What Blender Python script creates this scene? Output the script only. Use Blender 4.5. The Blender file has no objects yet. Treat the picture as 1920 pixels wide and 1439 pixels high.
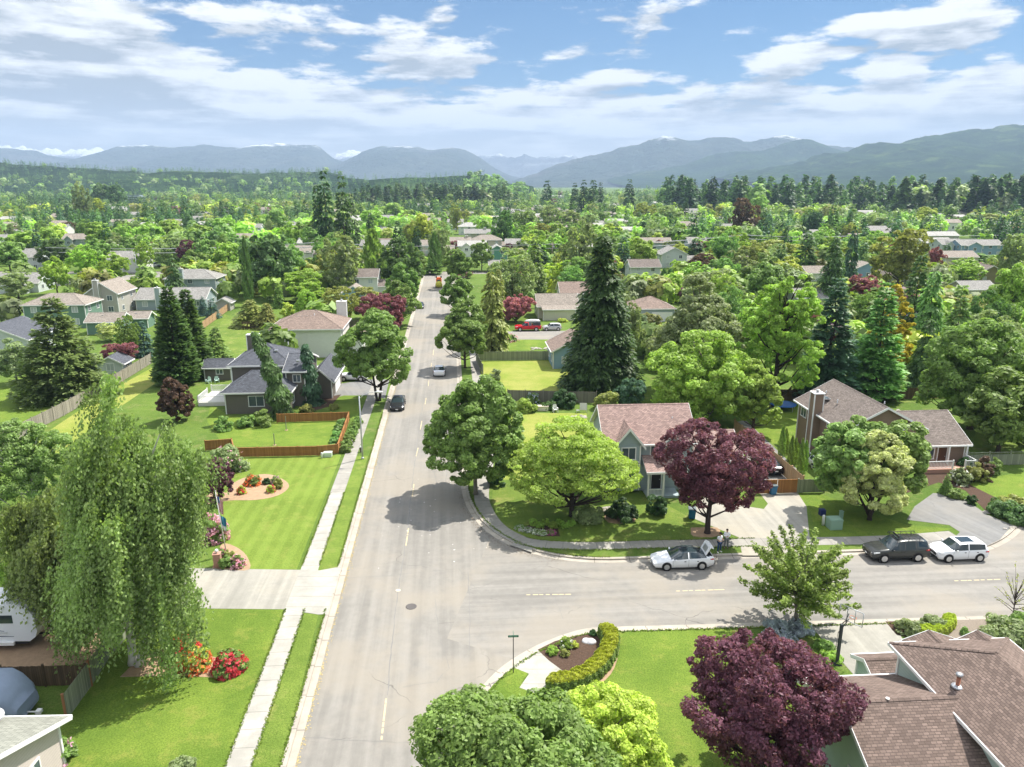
import bpy, bmesh, math, random
import numpy as np
from mathutils import Vector, Matrix
R = math.radians
C = bpy.context.scene.collection
# ------------------------------------------------------------------ camera
CAMH = 31.0; PITCH = R(15.0); FPX = 1400.0; CX = 960.0; CY = 719.5
scene = bpy.context.scene
cam_d = bpy.data.cameras.new('camera'); cam = bpy.data.objects.new('camera', cam_d); C.objects.link(cam)
cam.location = (0, 0, CAMH); cam.rotation_euler = (R(90) - PITCH, 0, 0)
cam_d.sensor_width = 36.0; cam_d.lens = 36.0 * FPX / 1920.0
cam_d.clip_start = 0.5; cam_d.clip_end = 60000
scene.camera = cam
# ------------------------------------------------------------------ light, exposure
HAZE = 1.0e-4
SUN_EL = R(57); SUN_AZ = R(52)          # azimuth clockwise from +Y
scene.view_settings.view_transform = 'Standard'; scene.view_settings.look = 'None'
scene.view_settings.exposure = 1.05; scene.view_settings.gamma = 1.0
scene.cycles.max_bounces = 5; scene.cycles.diffuse_bounces = 3; scene.cycles.glossy_bounces = 2
scene.cycles.transmission_bounces = 3; scene.cycles.transparent_max_bounces = 4; scene.cycles.volume_bounces = 0
scene.cycles.use_denoising = True
try: scene.cycles.denoiser = 'OPENIMAGEDENOISE'
except Exception: pass
sun_d = bpy.data.lights.new('sun', 'SUN'); sun_d.energy = 4.2; sun_d.angle = R(0.55); sun_d.color = (1.0, 0.95, 0.87)
sun = bpy.data.objects.new('sun', sun_d); C.objects.link(sun)
sdir = Vector((math.sin(SUN_AZ) * math.cos(SUN_EL), math.cos(SUN_AZ) * math.cos(SUN_EL), math.sin(SUN_EL)))
sun.rotation_euler = sdir.to_track_quat('Z', 'Y').to_euler(); sun.location = sdir * 200

# ------------------------------------------------------------------ node helper
class NT:
    def __init__(s, tree): s.t = tree; s.n = tree.nodes; s.l = tree.links
    def new(s, typ, **kw):
        nd = s.n.new(typ)
        for k, v in kw.items():
            if k.startswith('i_'):
                s.put(nd, k[2:], v)
            else: setattr(nd, k, v)
        return nd
    def put(s, nd, key, v):
        key = int(key) if key.isdigit() else key
        sock = nd.inputs[key]
        if isinstance(v, bpy.types.NodeSocket): s.l.new(v, sock)
        else: sock.default_value = v
    def m(s, op, a, b=0.0, c=0.0, clamp=False):
        nd = s.n.new('ShaderNodeMath'); nd.operation = op; nd.use_clamp = clamp
        for i, v in enumerate((a, b, c)):
            if isinstance(v, bpy.types.NodeSocket): s.l.new(v, nd.inputs[i])
            else: nd.inputs[i].default_value = v
        return nd.outputs[0]
    def mix(s, f, a, b, mode='MIX'):
        nd = s.n.new('ShaderNodeMix'); nd.data_type = 'RGBA'; nd.blend_type = mode; nd.clamp_factor = True
        for i, v in ((0, f), (6, a), (7, b)):
            if isinstance(v, bpy.types.NodeSocket): s.l.new(v, nd.inputs[i])
            else:
                if i and len(v) == 3: v = (*v, 1)
                nd.inputs[i].default_value = v
        return nd.outputs[2]
    def ss(s, x, lo, hi, a=0.0, b=1.0):
        nd = s.n.new('ShaderNodeMapRange'); nd.interpolation_type = 'SMOOTHSTEP'
        s.l.new(x, nd.inputs[0]); nd.inputs[1].default_value = lo; nd.inputs[2].default_value = hi
        nd.inputs[3].default_value = a; nd.inputs[4].default_value = b
        return nd.outputs[0]
    def noise(s, vec, scale, detail=4, rough=0.55, dist=0.0):
        nd = s.n.new('ShaderNodeTexNoise'); nd.inputs['Scale'].default_value = scale
        nd.inputs['Detail'].default_value = detail; nd.inputs['Roughness'].default_value = rough
        nd.inputs['Distortion'].default_value = dist
        if vec is not None: s.l.new(vec, nd.inputs['Vector'])
        return nd.outputs['Fac']
    def xyz(s, x=0.0, y=0.0, z=0.0):
        nd = s.n.new('ShaderNodeCombineXYZ')
        for i, v in enumerate((x, y, z)):
            if isinstance(v, bpy.types.NodeSocket): s.l.new(v, nd.inputs[i])
            else: nd.inputs[i].default_value = v
        return nd.outputs[0]

# ------------------------------------------------------------------ world: Nishita sky with a cloud layer
world = bpy.data.worlds.new('World'); scene.world = world; world.use_nodes = True
W = NT(world.node_tree); W.n.clear()
sky = W.new('ShaderNodeTexSky'); sky.sky_type = 'NISHITA'; sky.sun_disc = False
sky.sun_elevation = SUN_EL; sky.sun_rotation = SUN_AZ; sky.altitude = 200; sky.air_density = 1.0; sky.dust_density = 0.6; sky.ozone_density = 2.0
tc = W.new('ShaderNodeTexCoord'); sp = W.new('ShaderNodeSeparateXYZ'); W.l.new(tc.outputs['Generated'], sp.inputs[0])
az = W.m('ARCTAN2', sp.outputs[0], sp.outputs[1]); el = W.m('ARCSINE', sp.outputs[2])
# cloud bank upper edge as a function of azimuth (radians)
cur = W.new('ShaderNodeFloatCurve'); W.l.new(W.m('MULTIPLY_ADD', az, 0.5, 0.5, clamp=True), cur.inputs['Value'])
cv = cur.mapping.curves[0]
pts = [(-1.0, .28), (-.62, .235), (-.52, .222), (-.44, .188), (-.36, .152), (-.28, .138), (-.18, .125), (-.06, .115), (.1, .118), (.2, .115), (.35, .116), (.45, .125), (.6, .15), (1.0, .25)]
while len(cv.points) < len(pts): cv.points.new(0.5, 0.5)
for p_, (a_, e_) in zip(cv.points, pts): p_.location = (a_ * 0.5 + 0.5, e_)
cur.mapping.update()
edge = cur.outputs[0]
def cloudfield(de):
    e2 = W.m('ADD', el, de)
    inv = W.m('DIVIDE', 1.0, W.m('ADD', W.m('MAXIMUM', e2, 0.0), 0.10))
    v = W.xyz(W.m('MULTIPLY', az, 5.0), W.m('MULTIPLY', inv, 1.5), 3.7)
    n1 = W.noise(v, 1.5, 9, 0.56, 0.15)
    v2 = W.xyz(W.m('MULTIPLY', az, 9.0), W.m('MULTIPLY', e2, 26.0), 1.3)
    n2 = W.noise(v2, 1.6, 8, 0.6, 0.1)
    n = W.m('ADD', W.m('MULTIPLY', n1, 0.55), W.m('MULTIPLY', n2, 0.45))
    bank = W.m('MULTIPLY', W.m('SUBTRACT', edge, e2), 9.0)
    bank = W.m('MINIMUM', bank, 0.5)
    # separate puffs: (azimuth, elevation, half width, half height, weight)
    tot = None
    for (a0, e0, wa, we, k) in PUFFS:
        da = W.m('DIVIDE', W.m('SUBTRACT', az, a0), wa); dv = W.m('DIVIDE', W.m('SUBTRACT', e2, e0), we)
        g = W.m('SUBTRACT', 1.0, W.m('ADD', W.m('MULTIPLY', da, da), W.m('MULTIPLY', dv, dv)))
        g = W.m('MULTIPLY', W.m('MAXIMUM', g, -1.0), k)
        tot = g if tot is None else W.m('MAXIMUM', tot, g)
    cov = W.m('MAXIMUM', W.m('MAXIMUM', bank, tot), W.m('MINIMUM', W.m('MULTIPLY', W.m('SUBTRACT', e2, 0.40), 3.0), 0.06))  # last term adds broken cloud overhead, out of view, as fill light
    return W.m('ADD', W.m('MULTIPLY', W.m('SUBTRACT', n, 0.5), 1.9), cov), n
def pe(x, y):
    u = (x - CX) / FPX; v = (y - CY) / FPX
    d = Vector((u, math.cos(PITCH) - v * math.sin(PITCH), -math.sin(PITCH) - v * math.cos(PITCH))).normalized()
    return math.atan2(d.x, d.y), math.asin(d.z)
PUFFS = []
for (x, y, wx, wy, k) in [(1772, 44, 105, 42, .36), (800, 112, 115, 40, .30), (1500, 112, 100, 24, .34), (1660, 130, 80, 26, .3), (1890, 125, 120, 34, .24),
                          (1622, 48, 60, 18, .24), (430, 28, 70, 24, .13), (540, 32, 80, 20, .12), (640, 50, 50, 10, .12), (1180, 148, 110, 16, .2), (10, 30, 50, 60, .05)]:
    a0, e0 = pe(x, y); PUFFS.append((a0, e0, wx / FPX, wy / FPX, k))
d0, n0 = cloudfield(0.0); d1, n1_ = cloudfield(0.016)
dens = W.ss(d0, -0.02, 0.16)
lit = W.m('ADD', W.m('MULTIPLY', W.m('SUBTRACT', d0, d1), 2.6), 0.60)
thick = W.ss(d0, 0.10, 0.5, 0.16, -0.10)
belly = W.ss(W.noise(W.xyz(W.m('MULTIPLY', az, 4.0), W.m('MULTIPLY', el, 34.0), 9.1), 1.3, 6, 0.55), 0.44, 0.62, 0.0, -0.62)
lit = W.m('ADD', W.m('ADD', lit, thick), belly)
lit = W.m('MAXIMUM', W.m('MINIMUM', lit, 1.0), 0.0)
ccol = W.mix(lit, (2.2, 2.55, 2.85), (9.6, 9.5, 9.3))
low = W.ss(el, 0.0, 0.10, 0.85, 0.15)      # thin bright band near the mountains
ccol = W.mix(low, ccol, (8.6, 8.7, 8.3))
dens2 = W.m('MAXIMUM', W.m('MULTIPLY', dens, 0.97), W.ss(el, 0.03, 0.09, 0.9, 0.0))
skyc = W.mix(1.0, sky.outputs[0], (0.21, 0.48, 0.69), 'MULTIPLY')
ccol = W.mix(W.ss(el, 0.4, 0.7), ccol, (22.0, 22.2, 22.5))   # added overhead cloud, out of view, brightened to raise the fill light
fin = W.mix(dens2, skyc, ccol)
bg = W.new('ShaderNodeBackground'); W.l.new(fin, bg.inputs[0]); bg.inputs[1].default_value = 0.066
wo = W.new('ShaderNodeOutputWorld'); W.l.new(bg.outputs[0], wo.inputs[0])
try: world.cycles.sampling_method = 'MANUAL'; world.cycles.sample_map_resolution = 512
except Exception: pass

# ------------------------------------------------------------------ geometry of the view: a pixel of the photograph -> a point of the ground
def G(px, py, z=0.0):
    u = (px - CX) / FPX; v = (py - CY) / FPX
    dy = math.cos(PITCH) - v * math.sin(PITCH); dz = -math.sin(PITCH) - v * math.cos(PITCH)
    t = (z - CAMH) / dz
    return Vector((u * t, dy * t, z))
def Zat(Y, py):
    v = (py - CY) / FPX
    return CAMH - Y * (math.sin(PITCH) + v * math.cos(PITCH)) / (math.cos(PITCH) - v * math.sin(PITCH))
def PX(x, y, z):
    f = y * math.cos(PITCH) + (CAMH - z) * math.sin(PITCH); d = (CAMH - z) * math.cos(PITCH) - y * math.sin(PITCH)
    return CX + FPX * x / f, CY + FPX * d / f
def GR(pts, z=0.0): return [tuple(G(x, y, z)) for x, y in pts]

# ------------------------------------------------------------------ materials
MATS = {}
def pmat(name, col, rough=0.7, spec=0.3, metal=0.0, nvar=0.0, nscale=3.0, bump=0.0, bscale=30.0):
    if name in MATS: return MATS[name]
    m = bpy.data.materials.new(name); m.use_nodes = True; T = NT(m.node_tree)
    b = m.node_tree.nodes['Principled BSDF']
    b.inputs['Base Color'].default_value = (*col, 1); b.inputs['Roughness'].default_value = rough
    b.inputs['Specular IOR Level'].default_value = spec; b.inputs['Metallic'].default_value = metal
    if nvar or bump:
        tc = T.new('ShaderNodeTexCoord').outputs['Object']
    if nvar:
        n = T.noise(tc, nscale, 6, 0.6)
        T.l.new(T.mix(n, tuple(c * (1 - nvar) for c in col), tuple(min(1, c * (1 + nvar)) for c in col)), b.inputs['Base Color'])
    if bump:
        bp = T.new('ShaderNodeBump', i_Strength=bump); bp.inputs['Distance'].default_value = 0.05
        T.l.new(T.noise(tc, bscale, 4), bp.inputs['Height']); T.l.new(bp.outputs[0], b.inputs['Normal'])
    MATS[name] = m; return m

def leafmat(name, col, trans=0.32, var=0.45, hue=0.025, rough=0.5):
    key = 'leaf_' + name
    if key in MATS: return MATS[key]
    m = bpy.data.materials.new(key); m.use_nodes = True; T = NT(m.node_tree)
    b = m.node_tree.nodes['Principled BSDF']; out = m.node_tree.nodes['Material Output']
    at = T.new('ShaderNodeAttribute'); at.attribute_name = 'v'
    oi = T.new('ShaderNodeObjectInfo')
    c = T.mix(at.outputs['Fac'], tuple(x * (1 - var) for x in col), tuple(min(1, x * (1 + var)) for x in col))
    hs = T.new('ShaderNodeHueSaturation'); T.l.new(c, hs.inputs['Color'])
    r = oi.outputs['Random']
    T.l.new(T.m('ADD', 0.5, T.m('MULTIPLY', T.m('SUBTRACT', r, 0.5), hue)), hs.inputs['Hue'])
    T.l.new(T.m('ADD', 0.86, T.m('MULTIPLY', r, 0.28)), hs.inputs['Value'])
    col_o = hs.outputs[0]
    T.l.new(col_o, b.inputs['Base Color']); b.inputs['Roughness'].default_value = rough; b.inputs['Specular IOR Level'].default_value = 0.3
    tr = T.new('ShaderNodeBsdfTranslucent'); T.l.new(T.mix(1.0, col_o, (1.25, 1.35, 0.7), 'MULTIPLY'), tr.inputs[0])
    mx = T.new('ShaderNodeMixShader'); mx.inputs[0].default_value = trans
    T.l.new(b.outputs[0], mx.inputs[1]); T.l.new(tr.outputs[0], mx.inputs[2]); T.l.new(mx.outputs[0], out.inputs[0])
    MATS[key] = m; return m

def lawnmat(name, c1, c2, c3, stripes=None, patch=0.12, s1=0.9):
    if name in MATS: return MATS[name]
    m = bpy.data.materials.new(name); m.use_nodes = True; T = NT(m.node_tree); b = m.node_tree.nodes['Principled BSDF']
    tc = T.new('ShaderNodeTexCoord').outputs['Object']
    n1 = T.noise(tc, patch, 5, 0.65); n2 = T.noise(tc, s1, 6, 0.7); n3 = T.noise(tc, 9.0, 4, 0.7)
    f = T.m('ADD', T.m('MULTIPLY', n1, 0.7), T.m('MULTIPLY', n2, 0.3))
    c = T.mix(T.ss(f, 0.36, 0.64), c1, c2)
    c = T.mix(T.ss(T.noise(tc, 0.45, 7, 0.75), 0.50, 0.72), c, c3)
    c = T.mix(T.ss(T.noise(tc, 2.6, 5, .75), .56, .72, 0, .55), c, T.mix(1.0, c, (.62, .72, .6), 'MULTIPLY')); c = T.mix(T.ss(T.noise(tc, 1.1, 3, .8), .66, .74, 0, .5), c, (.36, .33, .14))
    if stripes:
        ang, wid, k = stripes
        sx = T.new('ShaderNodeSeparateXYZ'); T.l.new(tc, sx.inputs[0])
        d = T.m('ADD', T.m('MULTIPLY', sx.outputs[0], math.cos(ang)), T.m('MULTIPLY', sx.outputs[1], math.sin(ang)))
        d = T.m('ADD', d, T.m('MULTIPLY', n2, 0.35))
        w = T.m('SINE', T.m('MULTIPLY', d, 2 * math.pi / wid))
        c = T.mix(T.m('MULTIPLY', T.ss(w, -0.6, 0.7), k), c, tuple(min(1, x * 1.75 + 0.02) for x in c2))
    c = T.mix(T.ss(n3, 0.40, 0.64, 0.0, 0.62), c, T.mix(1.0, c, (0.45, 0.5, 0.4), 'MULTIPLY'))
    T.l.new(c, b.inputs['Base Color']); b.inputs['Roughness'].default_value = 0.9; b.inputs['Specular IOR Level'].default_value = 0.1
    bp = T.new('ShaderNodeBump', i_Strength=0.8); bp.inputs['Distance'].default_value = 0.08
    T.l.new(T.noise(tc, 14.0, 5, 0.75), bp.inputs['Height']); T.l.new(bp.outputs[0], b.inputs['Normal'])
    MATS[name] = m; return m

def roadmat(name, col, rot=0.0, crack=1.0, seamx=None):
    if name in MATS: return MATS[name]
    m = bpy.data.materials.new(name); m.use_nodes = True; T = NT(m.node_tree); b = m.node_tree.nodes['Principled BSDF']
    tc = T.new('ShaderNodeTexCoord').outputs['Object']
    mp = T.new('ShaderNodeMapping'); mp.inputs['Rotation'].default_value = (0, 0, -rot); T.l.new(tc, mp.inputs[0]); v = mp.outputs[0]
    mp2 = T.new('ShaderNodeMapping'); mp2.inputs['Scale'].default_value = (1.3, 0.035, 1); T.l.new(v, mp2.inputs[0])
    streak = T.noise(mp2.outputs[0], 1.0, 5, 0.6)
    big = T.noise(v, 0.09, 6, 0.65); fine = T.noise(v, 22.0, 3, 0.8); mid = T.noise(v, 1.7, 6, 0.7)
    f = T.m('ADD', T.m('MULTIPLY', streak, 0.45), T.m('ADD', T.m('MULTIPLY', big, 0.35), T.m('MULTIPLY', mid, 0.2)))
    c = T.mix(T.ss(f, 0.34, 0.66), tuple(x * 0.70 for x in col), tuple(x * 1.16 for x in col))
    c = T.mix(T.ss(big, 0.42, 0.62, 0.0, 0.6), c, (col[0] * 1.10, col[1] * 1.02, col[2] * 0.90))
    c = T.mix(T.ss(fine, 0.35, 0.75, 0.0, 0.35), c, tuple(x * 0.62 for x in col))
    if crack:
        dn = T.new('ShaderNodeTexNoise'); dn.inputs['Scale'].default_value = 0.7; dn.inputs['Detail'].default_value = 6; T.l.new(v, dn.inputs['Vector'])
        va = T.new('ShaderNodeVectorMath'); va.operation = 'MULTIPLY_ADD'; T.l.new(dn.outputs['Color'], va.inputs[0]); va.inputs[1].default_value = (1.3, 1.3, 0); T.l.new(v, va.inputs[2])
        vo = T.new('ShaderNodeTexVoronoi'); vo.feature = 'DISTANCE_TO_EDGE'; vo.inputs['Scale'].default_value = 0.12; T.l.new(va.outputs[0], vo.inputs['Vector'])
        ln = T.ss(vo.outputs['Distance'], 0.0, 0.0045, 0.75, 0.0)
        gate = T.ss(T.noise(v, 0.16, 3), 0.46, 0.6)
        c = T.mix(T.m('MULTIPLY', T.m('MULTIPLY', ln, gate), crack), c, tuple(x * 0.35 for x in col))
        st = T.ss(T.noise(v, 0.35, 5, 0.7), 0.66, 0.8, 0.0, 0.5)
        c = T.mix(st, c, tuple(x * 0.6 for x in col))
    T.l.new(c, b.inputs['Base Color']); b.inputs['Roughness'].default_value = 0.85; b.inputs['Specular IOR Level'].default_value = 0.25
    bp = T.new('ShaderNodeBump', i_Strength=0.35); bp.inputs['Distance'].default_value = 0.02; T.l.new(fine, bp.inputs['Height']); T.l.new(bp.outputs[0], b.inputs['Normal'])
    MATS[name] = m; return m

def concmat(name, col, joint=1.5, rot=0.0):
    if name in MATS: return MATS[name]
    m = bpy.data.materials.new(name); m.use_nodes = True; T = NT(m.node_tree); b = m.node_tree.nodes['Principled BSDF']
    tc = T.new('ShaderNodeTexCoord').outputs['Object']
    uv = T.new('ShaderNodeUVMap'); sx = T.new('ShaderNodeSeparateXYZ'); T.l.new(uv.outputs[0], sx.inputs[0])
    big = T.noise(tc, 0.5, 7, 0.7); fine = T.noise(tc, 18, 4, 0.7)
    c = T.mix(T.ss(big, 0.3, 0.7), tuple(x * 0.8 for x in col), tuple(min(.9, x * 1.12) for x in col))
    c = T.mix(T.ss(fine, 0.4, 0.8, 0, 0.3), c, tuple(x * 0.6 for x in col))
    fr = T.m('ABSOLUTE', T.m('SUBTRACT', T.m('FRACT', T.m('DIVIDE', sx.outputs[1], joint)), 0.5))
    ln = T.ss(fr, 0.0, 0.022, 0.8, 0.0)
    wn = T.new('ShaderNodeTexWhiteNoise'); wn.noise_dimensions = '1D'; T.l.new(T.m('FLOOR', T.m('ADD', T.m('DIVIDE', sx.outputs[1], joint), 0.5)), wn.inputs['W'])
    c = T.mix(T.m('MULTIPLY', wn.outputs['Value'], 0.3), c, tuple(x * 0.72 for x in col))
    c = T.mix(ln, c, tuple(x * 0.3 for x in col))
    T.l.new(c, b.inputs['Base Color']); b.inputs['Roughness'].default_value = 0.9; b.inputs['Specular IOR Level'].default_value = 0.2
    MATS[name] = m; return m

def shingle(name, col, var=0.35, w=0.3, h=0.15, moss=0.0):
    if name in MATS: return MATS[name]
    m = bpy.data.materials.new(name); m.use_nodes = True; T = NT(m.node_tree); b = m.node_tree.nodes['Principled BSDF']
    uv = T.new('ShaderNodeUVMap').outputs[0]; tc = T.new('ShaderNodeTexCoord').outputs['Object']
    br = T.new('ShaderNodeTexBrick'); T.l.new(uv, br.inputs['Vector'])
    br.inputs['Scale'].default_value = 1.0; br.inputs['Brick Width'].default_value = w; br.inputs['Row Height'].default_value = h
    br.inputs['Mortar Size'].default_value = 0.016; br.inputs['Mortar Smooth'].default_value = 0.3; br.inputs['Bias'].default_value = 0.0
    br.inputs['Color1'].default_value = (*[x * (1 - var) for x in col], 1); br.inputs['Color2'].default_value = (*[min(1, x * (1 + var)) for x in col], 1)
    br.inputs['Mortar'].default_value = (*[x * 0.35 for x in col], 1)
    c = T.mix(T.ss(T.noise(tc, 0.6, 6, 0.7), 0.35, 0.75, 0.0, 0.45), br.outputs['Color'], tuple(x * 0.7 for x in col))
    c = T.mix(T.ss(T.noise(uv, 60, 2), 0.4, 0.8, 0, 0.3), c, tuple(min(1, x * 1.5) for x in col))
    mp = T.new('ShaderNodeMapping'); mp.inputs['Scale'].default_value = (1.6, .22, 1); T.l.new(uv, mp.inputs[0]); c = T.mix(T.ss(T.noise(mp.outputs[0], 1.0, 5, .65), .45, .72, 0, .5), c, tuple(x * .62 for x in col))
    T.l.new(c, b.inputs['Base Color']); b.inputs['Roughness'].default_value = 0.9; b.inputs['Specular IOR Level'].default_value = 0.2
    bp = T.new('ShaderNodeBump', i_Strength=0.5); bp.inputs['Distance'].default_value = 0.02; T.l.new(br.outputs['Fac'], bp.inputs['Height']); bp.invert = True; T.l.new(bp.outputs[0], b.inputs['Normal'])
    MATS[name] = m; return m

def siding(name, col, lap=0.2, vert=False):
    if name in MATS: return MATS[name]
    m = bpy.data.materials.new(name); m.use_nodes = True; T = NT(m.node_tree); b = m.node_tree.nodes['Principled BSDF']
    uv = T.new('ShaderNodeUVMap').outputs[0]; sx = T.new('ShaderNodeSeparateXYZ'); T.l.new(uv, sx.inputs[0])
    tc = T.new('ShaderNodeTexCoord').outputs['Object']
    u = T.m('FRACT', T.m('DIVIDE', sx.outputs[0 if vert else 1], lap))
    ln = T.ss(u, 0.0, 0.16, 0.55, 0.0)
    c = T.mix(T.noise(tc, 1.2, 5, 0.65), tuple(x * 0.86 for x in col), tuple(min(.95, x * 1.1) for x in col))
    c = T.mix(ln, c, tuple(x * 0.45 for x in col))
    T.l.new(c, b.inputs['Base Color']); b.inputs['Roughness'].default_value = 0.65; b.inputs['Specular IOR Level'].default_value = 0.25
    bp = T.new('ShaderNodeBump', i_Strength=0.4); bp.inputs['Distance'].default_value = 0.02; T.l.new(u, bp.inputs['Height']); T.l.new(bp.outputs[0], b.inputs['Normal'])
    MATS[name] = m; return m

def woodmat(name, col, var=0.4, board=0.14):
    if name in MATS: return MATS[name]
    m = bpy.data.materials.new(name); m.use_nodes = True; T = NT(m.node_tree); b = m.node_tree.nodes['Principled BSDF']
    uv = T.new('ShaderNodeUVMap').outputs[0]; sx = T.new('ShaderNodeSeparateXYZ'); T.l.new(uv, sx.inputs[0])
    q = T.m('DIVIDE', sx.outputs[0], board)
    wn = T.new('ShaderNodeTexWhiteNoise'); wn.noise_dimensions = '1D'; T.l.new(T.m('FLOOR', q), wn.inputs['W'])
    gr = T.noise(T.xyz(T.m('MULTIPLY', sx.outputs[0], 14.0), T.m('MULTIPLY', sx.outputs[1], 1.2), 0), 1.0, 5, 0.7)
    f = T.m('ADD', T.m('MULTIPLY', wn.outputs['Value'], 0.6), T.m('MULTIPLY', gr, 0.4))
    c = T.mix(f, tuple(x * (1 - var) for x in col), tuple(min(1, x * (1 + var)) for x in col))
    fr = T.m('FRACT', q); gp = T.m('MINIMUM', fr, T.m('SUBTRACT', 1.0, fr))
    c = T.mix(T.ss(gp, 0.0, 0.09, 0.85, 0.0), c, tuple(x * 0.2 for x in col))
    T.l.new(c, b.inputs['Base Color']); b.inputs['Roughness'].default_value = 0.85; b.inputs['Specular IOR Level'].default_value = 0.15
    MATS[name] = m; return m

# ------------------------------------------------------------------ object helpers
def tag(o, label=None, cat=None, group=None, kind=None):
    if label: o['label'] = label
    if cat: o['category'] = cat
    if group: o['group'] = group
    if kind: o['kind'] = kind
    return o
def empty(name, loc=(0, 0, 0), rz=0.0, label=None, cat=None, group=None):
    o = bpy.data.objects.new(name, None); C.objects.link(o); o.location = loc; o.rotation_euler = (0, 0, rz); o.empty_display_size = 0.3
    return tag(o, label, cat, group)
def npmesh(name, V, F, mats, fmat=None, attr=None, smooth=False):
    """V (n,3), F (m,k) all faces with k corners"""
    V = np.asarray(V, dtype=np.float32); F = np.asarray(F, dtype=np.int32); k = F.shape[1]
    me = bpy.data.meshes.new(name)
    me.vertices.add(len(V)); me.vertices.foreach_set('co', V.ravel())
    me.loops.add(F.size); me.loops.foreach_set('vertex_index', F.ravel())
    me.polygons.add(len(F)); me.polygons.foreach_set('loop_start', np.arange(0, F.size, k, dtype=np.int32))
    me.polygons.foreach_set('loop_total', np.full(len(F), k, dtype=np.int32))
    if smooth: me.polygons.foreach_set('use_smooth', np.ones(len(F), dtype=bool))
    for m in mats: me.materials.append(m)
    if fmat is not None: me.polygons.foreach_set('material_index', np.asarray(fmat, dtype=np.int32))
    me.update(calc_edges=True)
    if attr is not None:
        a = me.attributes.new('v', 'FLOAT', 'FACE'); a.data.foreach_set('value', np.asarray(attr, dtype=np.float32))
    return me
def link(name, me, parent=None, loc=None):
    o = bpy.data.objects.new(name, me); C.objects.link(o)
    if parent: o.parent = parent
    if loc is not None: o.location = loc
    return o
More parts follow.
